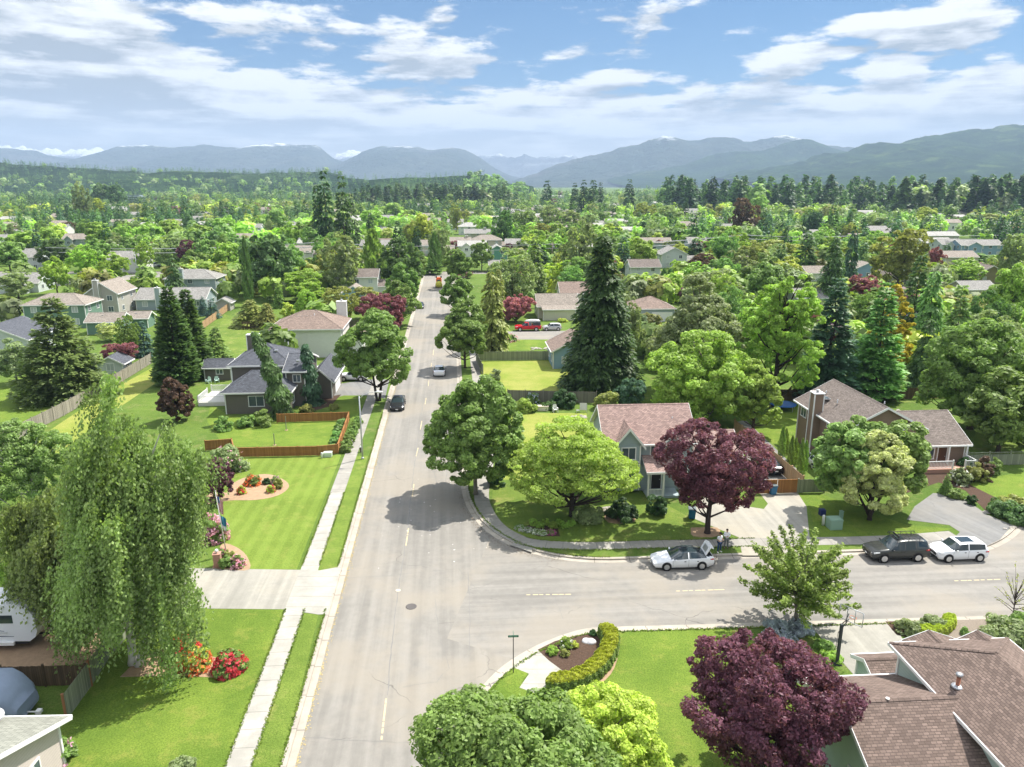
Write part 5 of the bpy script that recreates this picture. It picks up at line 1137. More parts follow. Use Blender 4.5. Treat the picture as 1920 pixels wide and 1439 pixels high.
H_ = [
 ('two-storey warm grey house with a tall side chimney and skylights west of the fir', 167, 592, 7.2, 10.5, 5.4, 'gy', 2.5, 'grey', 'tan', 'cwk'),
 ('green two-storey house with a tan hip roof behind the big layered fir', 50, 617, 13, 8, 5.2, 'hip', 2.0, 'green', 'tan', 'c'),
 ('low green wing with tan roof and pale blue porch posts beside the warm grey house', 165, 628, 7, 5, 2.8, 'gx', 1.4, 'green', 'tan', 'c'),
 ('single-storey house with a long pale grey roof and light chimney past the skylight house', 257, 582, 17, 9, 2.8, 'gx', 2.2, 'bluegrey', 'grey', 'ck'),
 ('grey-green house with a broad chimney on its hip roof facing the side street', 312, 556, 14, 9, 4.9, 'hip', 2.2, 'bluegrey', 'grey', 'ck'),
 ('white house with two steep front gables among the round maples', 205, 512, 12, 9, 5.0, 'gx', 2.3, 'white', 'grey', 'cF'),
 ('white house half hidden by a dark maple near the west edge', 28, 508, 10, 9, 5.0, 'gx', 2.6, 'pale', 'grey', 'c'),
 ('pale blue house with a brown roof in the far western trees', 120, 468, 11, 9, 5.0, 'gx', 2.2, 'bluegrey', 'tan', 'cF'),
 ('pale house with a small white chimney just west of the giant firs', 462, 441, 9, 8, 4.6, 'gx', 2.0, 'pale', 'grey', 'k'),
 ('white gabled house below the giant paired firs', 535, 494, 11, 9, 4.4, 'gx', 2.2, 'white', 'tan', 'cW'),
 ('low house with a beige roof among round maples', 345, 456, 11, 8, 3.0, 'hip', 1.8, 'beige', 'pale', ''),
 ('light blue garage with dark roof and white bargeboards at the west edge', -70, 668, 12, 10, 3.0, 'gy', 2.6, 'pale', 'slate', 'c'),
 ('long low grey roofed house with porch by the pale cul-de-sac', -60, 550, 20, 10, 2.8, 'gx', 2.4, 'pale', 'grey', 'cP'),
 ('white two-storey house with a tall white chimney behind the purple plum', 632, 556, 11.5, 9, 5.4, 'gx', 1.8, 'white', 'brown', 'ckW'),
 ('sky blue gabled wing with a shuttered window in front of the white chimney house', 640, 573, 6.6, 6, 3.0, 'gy', 2.0, 'blue', 'tan', 'c'),
 ('small house with two stacked brown roofs left of the far street end', 700, 470, 12, 9, 3.0, 'gx', 2.2, 'white', 'umber', 'F'),
 ('grey roofed bungalow behind the spiky fir near the far street end', 700, 442, 11, 8, 3.0, 'gx', 2.0, 'beige', 'grey', ''),
 ('pink-grey house left of the tall poplar at the end of the street', 790, 480, 10, 8, 4.6, 'gx', 2.0, 'pinkw', 'tan', 'W'),
 ('farthest pale hip roofed house beyond the end of the street', 860, 441, 13, 10, 5, 'hip', 2.4, 'white', 'pale', ''),
 ('grey roofed house behind the beige two-storey at the street end', 872, 454, 14, 9, 4.6, 'gx', 2.0, 'grey', 'grey', 'K'),
 ('beige two-storey house with a hip roof at the street end', 885, 472, 14, 9, 5.2, 'hip', 2.2, 'beige', 'tan', 'W'),
 ('low tan roofed house beside the beige two-storey at the street end', 845, 464, 10, 8, 2.9, 'gx', 1.8, 'beige', 'tan', 'K'),
 ('white garage fronted house at the end of the street', 860, 482, 12, 9, 4.6, 'gx', 2.0, 'white', 'pale', 'gF'),
 ('teal green gabled house right of the round street-end maple', 914, 493, 8, 8, 4.6, 'gy', 2.2, 'tealg', 'pale', ''),
 ('low cream garage below the teal gabled house', 918, 511, 7, 6, 2.7, 'gx', 1.3, 'cream', 'grey', 'g'),
 ('cream bungalow with a tan roof and columned porch above the red pickup', 1009, 598, 9.4, 8, 3.0, 'gx', 2.3, 'cream', 'tan', 'cP'),
 ('taller tan roofed block beside the columned porch next to the dark cedar', 1052, 588, 7.5, 8, 5.0, 'gx', 2.2, 'cream', 'umber', 'c'),
 ('light blue house with a boxed chimney left of the huge dark cedar', 1037, 692, 8.5, 8, 3.2, 'gy', 2.2, 'blue', 'umber', 'c'),
 ('beige two-storey house with brown roof right of the dark cedar top', 1182, 530, 9.6, 8, 5.0, 'gx', 2.0, 'pale', 'brown', 'c'),
 ('pale blue gabled house with white trim beyond the dark cedar', 1240, 503, 9.6, 9, 5.2, 'gy', 2.4, 'pale', 'grey', 'cW'),
 ('tan hip roofed house with a grey garage door beside the red hatchback', 1188, 604, 9.5, 9, 3.0, 'hip', 2.2, 'bluegrey', 'umber', 'gn'),
 ('white single garage left of the drooping brown-green spruce', 1512, 528, 7.5, 7, 2.8, 'gx', 1.8, 'white', 'tan', 'gn'),
 ('blue gabled bungalow right of the drooping brown-green spruce', 1594, 524, 12, 10, 2.9, 'gy', 2.6, 'blue', 'tan', 'cw'),
 ('grey gabled roof between the blue bungalow and the tall layered firs', 1662, 540, 8, 10, 3.0, 'gy', 2.8, 'grey', 'brown', ''),
 ('grey roofed low house left of the round bright fir', 1494, 580, 7.5, 8, 2.9, 'gx', 1.8, 'pale', 'grey', ''),
 ('far pale roofed row house at the eastern edge of town', 1732, 453, 20, 9, 3.0, 'gx', 2.0, 'grey', 'pale', ''),
 ('long white-grey roofed house in front of the eastern row', 1730, 467, 15, 9, 3.0, 'gx', 2.0, 'pale', 'pale', 'F'),
 ('pale blue gabled two-storey west of the long blue house', 1764, 480, 10, 9, 5.0, 'gx', 2.0, 'pale', 'grey', 'F'),
 ('long sky blue two-storey with a grey roof at the eastern edge', 1800, 482, 19, 9, 5.0, 'gx', 2.0, 'blue', 'grey', 'F'),
 ('low tan roofed house in front of the long sky blue house', 1760, 496, 16, 9, 2.8, 'gx', 2.0, 'beige', 'tan', ''),
 ('olive gabled cabin-like house near the eastern edge', 1832, 532, 9, 9, 3.2, 'gy', 2.4, 'olive', 'brown', 'c'),
 ('grey roofed low house just below the olive gabled one', 1808, 562, 9, 8, 2.8, 'gx', 1.8, 'grey', 'grey', 'c'),
 ('blue-grey roof peeking out between the tall right-hand firs', 1686, 634, 6.5, 8, 3.2, 'gx', 1.8, 'bluegrey', 'slate', ''),
]
for t in H_:
    o = quick(*t); HB.append(t)
for t in [('small white-trimmed grey shed behind the weathered fence', 186, 706, 4.0, 3.4, 2.2, 'gy', 1.1, 'pale', 'slate', 'c'), ('green garden shed with tan roof below the warm grey house', 238, 616, 4.6, 4, 2.3, 'gx', 1.1, 'green', 'tan', 'n'), ('tiny grey shed at the end of the tan diagonal fence', 405, 583, 3.6, 3.4, 2.1, 'gy', 1.0, 'grey', 'grey', 'n')]:
    quick(*t, name='garden_shed', cat='shed')
# large far buildings
for lab, px, by, w, hh, wl, rf in [('long white warehouse on the far valley floor near the west edge', 4, 368, 66, 7, 'white', 'pale'), ('white flat roofed hall right of the long warehouse', 70, 367, 40, 6, 'white', 'pale'), ('pale depot roof beyond the western treetops', 122, 368, 30, 6, 'white', 'pale'),
                               ('low white shed roof far off beyond the central firs', 1020, 372, 44, 4, 'white', 'pale'), ('pale commercial roof far off right of centre', 1225, 388, 36, 5, 'beige', 'pale'), ('white commercial building left of the giant firs', 478, 360, 70, 6, 'white', 'pale')]:
    h = House(lab, G(px, by), 0, wl, rf, name='warehouse', cat='warehouse'); h.block(0, w, 0, 30, hh, 'gx', 1.5, oh=.3); [h.window('f', w * (k + .5) / 6, hh * .5, 4, 1.6, 0) for k in range(6)]; h.done()
h = House('blue glass office block with pale floor bands in the western trees', G(236, 382), R(8), WL['bluegrey'], RF['slate'], name='office_building', cat='office building')
h.block(0, 22, 0, 18, 13, 'none'); h.W.box(20, 36, -4, 14, 0, 11); 
for z in (1.2, 4.6, 8.0): h.window('f', 11, z, 20, 2.1, 0, mull=9); h.window('f', 28, z - .4, 14, 1.9, -4, mull=7); h.F.box(19.9, 36.1, -4.15, -4.003, z + 1.9, z + 2.6)
h.Rf.box(-.3, 22.3, -.3, 18.3, 13.003, 13.4); h.done()

# ================================================================== fences
fence(GR([(-70, 880), (42, 820), (120, 780), (207, 730), (284, 682)]), 1.85, fw_grey, 'long weathered grey board fence running uphill past the birch', step=2.4)
fence(GR([(520, 793), (655, 789), (634, 851), (597, 855), (446, 858)]), 1.15, fw_ced, 'new orange cedar fence with capped posts enclosing the corner yard', step=2.6, cap=True)
fence(GR([(440, 858), (436, 842), (386, 846)]), 1.25, fw_ced, 'short orange cedar return behind the lilac', step=2.2, cap=True)
fence(GR([(905, 702), (893, 677), (1046, 675)]), 1.65, fw_gg, 'old olive board fence with a gate north of the dry lawn', step=2.3, postout=.06)
fence(GR([(952, 753), (1118, 757)]), 1.75, fw_old, 'aged grey fence between the dry lawn and the rose roofed house')
fence(GR([(1376, 812), (1420, 850), (1462, 887), (1504, 924)]), 1.8, fw_tan, 'tan board fence along the paved strip beside the parked black car', step=2.4)
fence(GR([(1495, 925), (1545, 924)]), 1.5, fw_gg, 'short mossy fence right of the orange driveway gate')
fence(GR([(1455, 752), (1520, 752), (1720, 749), (1810, 745)]), 1.75, fw_dk, 'dark shaded fence behind the trampoline and brown house')
fence(GR([(1858, 797), (1945, 850)]), 1.75, fw_old, 'dark grey fence descending at the eastern edge')
fence(GR([(1812, 874), (2010, 870)]), 1.6, fw_gg, 'mossy fence with a lattice top right of the white porch', lattice=True)
fence(GR([(125, 1352), (172, 1287), (207, 1232), (238, 1196)]), 1.75, fw_gg, 'green-grey board fence beside the covered trailer', post=pmat('post_rust', (.30, .14, .07), .8))
fence(GR([(-150, 1292), (165, 1286)]), 1.5, fw_dk, 'dark brown fence between the two parked trailers')
fence(GR([(612, 618), (682, 614)]), 1.7, fw_old, 'grey fence behind the white hip roofed house', step=3)
fence(GR([(455, 618), (514, 614)]), 1.7, fw_dk, 'dark fence under the spreading cedars', step=3)
fence(GR([(380, 618), (437, 576)]), 1.7, fw_tan, 'tan fence climbing diagonally to the tiny shed', step=3)
fence(GR([(570, 508), (592, 492)]), 1.7, fw_tan, 'reddish fence left of the silvery willow', step=3)
fence(GR([(264, 575), (310, 573)]), 1.5, fw_ced, 'orange fence right of the skylight house', step=3)
def gate(px0, px1, label, h=1.5, mat=fw_ced):
    a, b = G(*px0), G(*px1); root = empty('driveway_gate', a, math.atan2(b.y - a.y, b.x - a.x), label, 'gate'); L = (b - a).length
    for k in range(2):
        m = MB(); x = k * L / 2 + .04
        while x < (k + 1) * L / 2 - .1: m.box(x, x + .13, -.012, .012, .06, h); x += .138
        m.box(k * L / 2 + .03, (k + 1) * L / 2 - .05, .013, .05, .2, .32); m.box(k * L / 2 + .03, (k + 1) * L / 2 - .05, .013, .05, h - .3, h - .18); m.box(k * L / 2, (k + 1) * L / 2 - .04, -.04, .04, h, h + .05); m.build('gate_leaf', mat, root)
    m = MB(); [m.box(x - .05, x + .05, -.05, .05, 0, h + .08) for x in (-.06, L + .02)]; m.build('post', fw_gg, root)
gate((1418, 927), (1494, 925), 'orange board double gate closing the paved driveway', 1.5)

# ================================================================== vehicles
S_ = R(180) + R(3.4)
def scl(o, k=1.06): o.scale = (k, k, k); return o
white_p = paint('white', (.80, .81, .83)); 
scl(car('sedan', 'parked_sedan', (14.3, 57.0), S_, white_p, 'white sedan with a dark roof and raised boot lid at the kerb', roofmat=carglass, trunk_open=True))
scl(car('suv', 'parked_suv', (33.0, 58.35), S_, paint('charcoal', (.055, .058, .055), .3), 'dark grey four-wheel drive with a black roof rack at the kerb', rack=True, sunroof=True, cat='suv'))
scl(car('mini', 'parked_hatchback', (38.35, 58.35), S_, white_p, 'small white hatchback with black wheel arches and sunroof at the kerb', sunroof=True, spokes=8))
RD = R(94.7)
scl(car('sedan', 'parked_sedan', (KL(103) + 1.75, 103.2), RD + math.pi, paint('graphite', (.03, .032, .036), .2), 'dark grey sedan parked facing the camera by the west kerb'))
scl(car('sedan', 'driving_sedan', (-12.3, 122.6), RD, white_p, 'white sedan seen from behind in the tree shadow on the long street'))
p = G(990, 622); o = scl(car('pickup', 'pickup_truck', (p.x, p.y + 1.2), R(184), paint('red', (.55, .012, .02)), 'red pickup truck with dark canopy and white boat on its roof', cat='pickup truck', z=.01), 1.02)
m = MB(); m.box(-2.65, -.95, -.84, .84, 1.15, 1.72); m.box(-2.6, -1.0, -.78, .78, 1.72, 1.8); m.build('canopy', pmat('canopy_dark', (.035, .04, .055), .2, .6), o)
m = MB(); m.lathe([(.02, -1.7), (.3, -1.35), (.38, -.4), (.38, .5), (.28, 1.3), (.02, 1.75)], n=12, M=Matrix.Translation((-1.0, .1, 2.1)) @ Matrix.Rotation(R(90), 4, 'Y')); o2 = m.build('kayak', white_t); o2.parent = None; o2.matrix_world = o.matrix_world; 
o2.location = (p.x, p.y + 1.2, .01); o2.rotation_euler = (0, 0, R(184)); tag(o2, 'white boat hull strapped upside down on the red pickup', 'boat')
p = G(1030, 621); scl(car('mini', 'parked_hatchback', (p.x + .6, p.y + 1), R(184), paint('silver', (.6, .6, .6), .3), 'small pale car behind the red pickup', z=.01), 1)
p = G(1201, 604); scl(car('mini', 'parked_hatchback', (p.x, p.y + 2), R(92), paint('crimson', (.38, .01, .03)), 'red hatchback seen from behind on the tan house driveway', z=.01), 1)
p = G(661, 716); scl(car('suv', 'parked_suv', (p.x, p.y + 1), R(178), white_p, 'white crossover parked on the driveway of the charcoal house', cat='suv', z=.015), 1)
p = G(1446, 896); scl(car('sedan', 'parked_sedan', (p.x + .3, p.y + 2.6), R(96), paint('black', (.012, .012, .014)), 'black sedan behind the orange driveway gate', z=.015))
p = G(1524, 884); scl(car('sedan', 'parked_sedan', (p.x + 1.0, p.y + 2.0), R(92), white_p, 'white sedan tucked behind the upright arborvitae', z=.01), 1)
p = G(786, 579); scl(car('sedan', 'parked_sedan', (p.x, p.y + 2.3), RD + math.pi, paint('navy', (.02, .03, .06)), 'navy sedan in tree shade far up the west kerb'), 1)
p = G(290, 501); scl(car('suv', 'parked_suv', (p.x, p.y), R(30), white_p, 'white car outside the gabled white house', cat='suv', z=.01), 1)
p = G(18, 690); scl(car('pickup', 'pickup_truck', (p.x - 2, p.y), R(10), paint('navy2', (.03, .035, .05)), 'dark pickup in the shade of the light blue garage', cat='pickup truck', z=.01), 1)
# -- street sweeper at the far end
p = G(823, 538); sw = empty('road_sweeper', (p.x, p.y, ROADZ), RD, 'orange and yellow road machine with twin top lamps at the far street end', 'road machine')
yel = pmat('machine_yellow', (.65, .62, .08), .5); org = pmat('machine_orange', (.75, .16, .03), .5)
m = MB(); m.box(-1.8, .2, -1.0, 1.0, .5, 1.3); m.lathe([(.2, -.95), (.85, -.8), (.95, 0), (.85, .8), (.2, .95)], n=14, M=Matrix.Translation((-1.3, 0, 1.0)) @ Matrix.Rotation(R(90), 4, 'X')); m.build('hopper', yel, sw)
m = MB(); m.box(-.2, 1.9, -.85, .85, .6, 2.5); m.box(.3, 1.7, -.7, .7, 2.5, 2.9); m.build('cab', org, sw); m = MB(); m.box(-.22, -.2, -.6, .6, 1.5, 2.3); m.build('window', carglass, sw)
for s in (-1, 1):
    m = MB(); m.box(-.1, .4, s * .75 - .22, s * .75 + .22, 2.9, 3.4); m.build('top_lamp', pmat('machine_dark', (.08, .05, .04), .6), sw)
    for x in (-1.3, 1.3): t = link('wheel', wheel_meshes(.45)[0], sw); t.location = (x, s * .95, .45)
# -- travel trailers
rv = empty('travel_trailer', (-37.6, 45.9, 0), R(1), 'white travel trailer with dark swooping stripes parked behind the fence', 'trailer')
m = MB(); pr = [(-5.5, .75), (4.6, .75), (5.0, 1.05), (5.2, 1.5), (5.15, 2.6), (4.7, 3.35), (4.2, 3.5), (-5.5, 3.5)]
m.poly([(x, -1.2, z) for x, z in pr]); m.poly([(x, 1.2, z) for x, z in pr][::-1])
for a, b in zip(pr, pr[1:] + pr[:1]): m.poly([(a[0], -1.2, a[1]), (a[0], 1.2, a[1]), (b[0], 1.2, b[1]), (b[0], -1.2, b[1])])
m.build('body', pmat('trailer_white', (.78, .79, .80), .35, .5), rv)
m = MB(); m.box(2.4, 3.7, -1.225, -1.2, 2.15, 2.75); m.box(-1.6, -.2, -1.225, -1.2, 2.1, 2.8); m.build('window', carglass, rv)
st = MB()
for (a, b, c_, d_) in [((-1.2, 2.3), (3.0, 1.55), .05, .12), ((-1.2, 2.05), (2.6, 1.5), .04, .05), ((-2.5, 1.35), (3.6, 1.15), .12, .16), ((-2, 1.7), (3.2, 1.45), .03, .03)]:
    st.poly([(a[0], -1.212, a[1]), (b[0], -1.212, b[1]), (b[0], -1.212, b[1] - .03), (a[0], -1.212, a[1] - d_ * 1.4)])
st.build('stripe', pmat('stripe_navy', (.03, .045, .09), .4), rv)
m = MB(); m.tube([(.9, -1.3, 1.0), (.9, -1.3, 2.6)], .035, 6); m.tube([(.9, -1.3, 1.7), (3.2, -1.28, 1.45)], .03, 6); m.box(2.0, 3.6, -1.4, -1.21, .55, .78); m.build('awning_arm', white_t, rv); m = MB(); m.box(-5.3, 4.4, -1.1, 1.1, .5, .75); m.tube([(4.4, 0, .6), (6.6, 0, .5)], .07, 6); m.tube([(6.3, 0, .5), (6.3, 0, .02)], .04, 6); m.box(6.1, 6.5, -.2, .2, 0, .04); m.build('chassis', black, rv)
for x in (-1.2, -.3): 
    for s in (-1, 1): t = link('wheel', wheel_meshes(.385)[0], rv); t.location = (x, s * 1.0, .385)
tr = empty('covered_trailer', (-33.6, 38.1, 0), R(2), 'camper under a faded blue-grey tarpaulin cover behind the green-grey fence', 'covered trailer')
tarp = pmat('tarpaulin', (.28, .34, .44), .75, .2, nvar=.18, nscale=1.6, bump=.5, bscale=2.5)
sec = []; rr_ = random.Random(4)
for x, k in ((-4.5, 1), (-1, 1.0), (2.4, 1), (3.3, .97), (3.9, .86), (4.35, .62), (4.55, .35)):
    zt = 2.75 if k > .95 else .35 + 2.4 * k; y_ = 1.3 if k > .9 else 1.3 - (1 - k) * .35
    sec.append([(x + rr_.uniform(-.05, .05), yy, zz) for yy, zz in ((-y_, .3), (-y_ - .03, zt * .45), (-y_, zt * .8), (-y_ * .82, zt * .96), (0, zt), (y_ * .82, zt * .96), (y_, zt * .8), (y_ + .03, zt * .45), (y_, .3))])
m = MB()
for a, b in zip(sec, sec[1:]):
    for k in range(8): m.poly([a[k], b[k], b[k + 1], a[k + 1]], sm=True)
m.poly(sec[-1]); m.poly(sec[0][::-1]); m.build('cover', tarp, tr); m = MB(); m.box(-4.2, 3.8, -1.0, 1.0, .12, .3); m.tube([(3.8, 0, .35), (5.3, -.2, .45)], .05, 6); m.box(5.1, 5.4, -.3, .0, .35, .55); m.build('chassis', white_t, tr)
for x in (-.6, .3):
    for s in (-1, 1): t = link('wheel', wheel_meshes(.345)[0], tr); t.location = (x, s * 1.0, .345)
# ================================================================== STREET FURNITURE AND SMALL THINGS
def simple(name, label, cat, loc, parts, rz=0):
    r = empty(name, loc, rz, label, cat)
    for pn, mt, fn in parts: m = MB(); fn(m); m.build(pn, mt, r)
    return r
galv = pmat('galvanised', (.50, .52, .53), .45, .4, .4)
p = G(680, 861)
simple('street_lamp', 'tall grey street lamp arching over the kerb by the orange fence', 'street lamp', p, [
    ('pole', galv, lambda m: m.tube([(0, 0, 0), (0, 0, 4), (-.02, 0, 7.6)], [.11, .09, .065], 10)),
    ('arm', galv, lambda m: m.tube([(-.02, 0, 7.3), (.5, -.02, 7.75), (1.3, -.05, 8.05), (2.0, -.08, 8.1)], .035, 8)),
    ('lamp_head', white_t, lambda m: (m.tube([(1.85, -.07, 8.1), (2.1, -.08, 8.1), (2.55, -.1, 8.08), (2.7, -.11, 8.07)], [.05, .13, .12, .03], 10))),
    ('base_cover', galv, lambda m: m.lathe([(.17, 0), (.17, .12), (.12, .25)], n=12))], R(4))
p = G(962.5, 1262)
sp = simple('street_sign', 'small green street name sign on a thin dark pole at the corner', 'street sign', p, [
    ('pole', pmat('pole_dark', (.10, .095, .085), .6), lambda m: m.tube([(0, 0, 0), (0, 0, 2.75)], .032, 8)),
    ('name_plate', pmat('sign_green', (.01, .12, .07), .4), lambda m: (m.box(-.34, .34, -.012, .012, 2.66, 2.80), m.box(-.012, .012, -.3, .3, 2.82, 2.95)))], R(3))
m = MB(); rr_ = random.Random(3); x = -.27
while x < .25: w_ = rr_.choice([.02, .035, .03]); m.box(x, x + w_, -.0145, -.0125, 2.70, 2.765); x += w_ + .018
m.build('lettering', pmat('sign_reflective', (.35, .55, .48), .4), sp)
p = G(677, 848)
simple('fire_hydrant', 'dark fire hydrant with a white cap on the grass strip near the lamp', 'fire hydrant', p, [
    ('barrel', pmat('hydrant_dark', (.09, .06, .06), .5), lambda m: (m.lathe([(.17, 0), (.17, .05), (.12, .07), (.12, .55), (.15, .56), (.15, .6)], n=14), m.tube([(-.22, 0, .4), (.22, 0, .4)], .06, 8), m.tube([(0, -.2, .42), (0, 0, .42)], .075, 8))),
    ('cap', white_t, lambda m: m.lathe([(.15, .6), (.14, .68), (.08, .76), (.03, .78), (.03, .83)], n=14))])
def ubox(px, w, d, h_, label, mat, name='utility_box', lid=.06):
    p = G(*px); simple(name, label, 'utility box', p, [('case', mat, lambda m: (m.box(-w / 2, w / 2, -d / 2, d / 2, 0, h_), m.box(-w / 2 + .05, w / 2 - .05, -d / 2 - .015, -d / 2, .08, h_ - .08))), ('lid', mat, lambda m: (m.box(-w / 2 - .03, w / 2 + .03, -d / 2 - .03, d / 2 + .03, h_, h_ + lid * .5), m.box(-w / 2 + .04, w / 2 - .04, -d / 2 + .04, d / 2 - .04, h_ + lid * .5, h_ + lid)))], R(4))
gbox = pmat('box_green', (.25, .38, .29), .5); wbox = pmat('box_white', (.62, .64, .6), .5)
ubox((615, 856), .95, .7, .5, 'pale green utility box by the end of the orange fence', pmat('box_pale', (.55, .64, .5), .5)); ubox((1563, 990), 1.15, 1.0, .95, 'green transformer cabinet on the lawn under the cream maple', gbox); ubox((1576, 975), .3, .3, .9, 'small green pedestal right of the transformer cabinet', gbox)
def pedestal(px, label, h_=.75):
    p = G(*px); simple('service_pedestal', label, 'utility post', p, [('post', wbox, lambda m: m.lathe([(.13, 0), (.13, h_), (.11, h_ + .05), (.02, h_ + .08)], n=12)), ('door_plate', wbox, lambda m: m.box(-.06, .06, -.145, -.12, .15, h_ - .1))])
pedestal((604, 859), 'pale round service post left of the green box by the orange fence', .6); pedestal((1543, 985), 'pale round service post left of the transformer cabinet', .95)
ubox((1541, 966), .5, .5, .55, 'dark blue lidded tub behind the pale service post', pmat('tub_navy', (.02, .03, .12), .5), name='storage_tub')
def bin_(px, label, rz=0):
    p = G(*px); bm_ = pmat('bin_blue', (.015, .13, .26), .45, .4)
    def body(m):
        a = [(-.28, -.3, .08), (.28, -.3, .08), (.28, .3, .08), (-.28, .3, .08)]; b = [(-.34, -.38, 1.0), (.34, -.38, 1.0), (.34, .38, 1.0), (-.34, .38, 1.0)]
        for k in range(4): m.poly([a[k], a[(k + 1) % 4], b[(k + 1) % 4], b[k]])
        m.poly(a[::-1]); m.poly(b); m.box(-.37, .37, -.41, .41, .96, 1.02)
    r = simple('wheelie_bin', label, 'bin', p, [('body', bm_, body), ('lid', pmat('lid_grey', (.16, .19, .20), .5), lambda m: (m.box(-.36, .36, -.44, .40, 1.022, 1.07), m.box(-.3, .3, -.38, .3, 1.07, 1.1), m.tube([(-.3, .46, .98), (.3, .46, .98)], .025, 6)))], rz)
    for s in (-1, 1): m = MB(); m.lathe([(.12, -.03), (.12, .03)], (0, 0, 0), 14, M=Matrix.Translation((s * .3, .3, .12)) @ Matrix.Rotation(R(90), 4, 'Y')); m.build('wheel', black, r)
bin_((1448, 927), 'blue wheelie bin with grey lid in front of the orange gate', R(8)); bin_((1297, 972), 'blue wheelie bin half hidden under the purple plum tree', R(-10))
p = G(1569, 1245)
hp = simple('basketball_hoop', 'black basketball hoop with clear backboard on the pale driveway', 'basketball hoop', p, [
    ('post', pmat('hoop_black', (.035, .04, .045), .45, .4), lambda m: (m.box(-.085, .085, -.085, .085, 0, 3.0), m.box(-.25, .25, -.25, .25, 0, .05))),
    ('brace', black, lambda m: (m.tube([(0, .05, 2.95), (.35, .3, 3.05), (.75, .75, 3.3)], .035, 6), m.tube([(0, .05, 2.6), (.35, .3, 2.75), (.8, .8, 2.85)], .035, 6), m.tube([(-.12, -.1, 1.3), (-.25, -.1, 1.4), (-.2, -.05, 2.4), (.4, .35, 2.85)], .025, 6), m.tube([(.5, .5, 2.8), (.55, .52, 3.3)], .03, 6)))], R(0))
Mb = Matrix.Translation((.95, .8, 3.15)) @ Matrix.Rotation(R(-52), 4, 'Z')
m = MB(); 
for a, b in (((-.8, 0, -.5), (.8, 0, -.5)), ((-.8, 0, .5), (.8, 0, .5)), ((-.8, 0, -.5), (-.8, 0, .5)), ((.8, 0, -.5), (.8, 0, .5)), ((-.27, 0, -.5), (-.27, 0, .5)), ((.27, 0, -.5), (.27, 0, .5)), ((-.27, 0, -.15), (.27, 0, -.15))): m.tube([Mb @ Vector(a), Mb @ Vector(b)], .028, 6)
bf = m.build('backboard_frame', galv, hp); m = MB(); Mr = Mb @ Matrix.Translation((0, .27, -.28)); N_ = 18
m.tube([Mr @ Vector((.22 * math.cos(6.2832 * k / N_), .22 * math.sin(6.2832 * k / N_), 0)) for k in range(N_ + 1)], .014, 5); m.build('rim', pmat('rim_orange', (.6, .12, .03), .5), hp)
# flagpole with two limp flags
p = G(425, 1040); fp = empty('flagpole', p, R(20), 'white flagpole with a striped flag and a blue flag beside the pink azalea', 'flagpole')
m = MB(); m.tube([(0, 0, 0), (-.35, 0, 5.9)], [.05, .035], 8); m.build('pole', white_t, fp); m = MB(); m.lathe([(.02, -.06), (.07, 0), (.02, .06)], (-.35, 0, 5.95), 10); m.build('finial', galv, fp)
def flag(z0, z1, name, cols, stripes):
    n, k = 13, 10; V = []; F = []; mi = []
    for i in range(n + 1):
        for j in range(k + 1):
            u, v = i / n, j / k; x = .06 + u * .42 + (1 - v) * .12 * u; V.append((-.35 * (z0 + (z1 - z0) * v) / 5.9 + x * (.55 + .45 * v), .10 * math.sin(u * 9 + v * 3) * (1 - .4 * v), z1 - (1 - v) * (z1 - z0) - u * .35))
    for i in range(n):
        for j in range(k):
            F.append((i * (k + 1) + j, (i + 1) * (k + 1) + j, (i + 1) * (k + 1) + j + 1, i * (k + 1) + j + 1))
            mi.append(2 if (stripes and i < 5 and j >= k - 4) else (i % 2 if stripes else (0 if j > 2 else 1)))
    me = npmesh(name, V, F, cols, mi); me.polygons.foreach_set('use_smooth', [True] * len(F)); link(name, me, fp)
fr_, fw_, fb_ = pmat('flag_red', (.5, .03, .04), .8), pmat('flag_white', (.75, .75, .75), .8), pmat('flag_blue', (.03, .07, .28), .8)
flag(4.0, 5.5, 'flag', [fr_, fw_, fb_], True); flag(2.5, 3.7, 'flag', [pmat('flag_teal', (.05, .22, .34), .8), fw_, fb_], False)
p = G(409, 1062); simple('mailbox_pillar', 'brick mailbox pillar topped by a white globe at the driveway edge', 'mailbox pillar', p, [
    ('pillar', pmat('brick_pinkish', (.42, .24, .18), .85, .2, nvar=.35, nscale=9), lambda m: (m.box(-.28, .28, -.28, .28, 0, 1.15), m.box(-.33, .33, -.33, .33, 1.15, 1.22), m.box(-.31, .31, -.31, .31, 0, .08))), ('globe', white_t, lambda m: m.lathe([(.05, 1.22), (.05, 1.28), (.13, 1.33), (.16, 1.42), (.13, 1.52), (.04, 1.58)], n=14))], R(10))
# trampoline, pool, patio things
p = G(1467, 768); tp = empty('trampoline', p, 0, 'round trampoline with a blue pad on the lawn left of the brown house', 'trampoline')
m = MB(); m.lathe([(1.35, .78), (1.8, .78), (1.82, .84), (1.35, .84)], n=28); m.build('pad', pmat('pad_blue', (.03, .13, .42), .5), tp); m = MB(); m.lathe([(1.36, .79), (.01, .78)], n=28); m.build('mat', black, tp); m = MB(); [m.tube([(1.7 * math.cos(a), 1.7 * math.sin(a), 0), (1.72 * math.cos(a), 1.72 * math.sin(a), .8)], .03, 6) for a in [k * math.pi / 3 for k in range(6)]]; m.build('leg', galv, tp)
p = G(222, 628); simple('above_ground_pool', 'round blue above-ground pool beside the low green wing', 'pool', p, [('wall', pmat('pool_blue', (.10, .38, .62), .4), lambda m: m.lathe([(2.2, 0), (2.2, 1.2), (2.3, 1.22), (2.3, 1.28), (2.1, 1.28), (2.1, 1.0)], n=28)), ('water', pmat('pool_water', (.18, .50, .72), .05, .6), lambda m: m.lathe([(2.1, 1.02), (.01, 1.03)], n=28))])
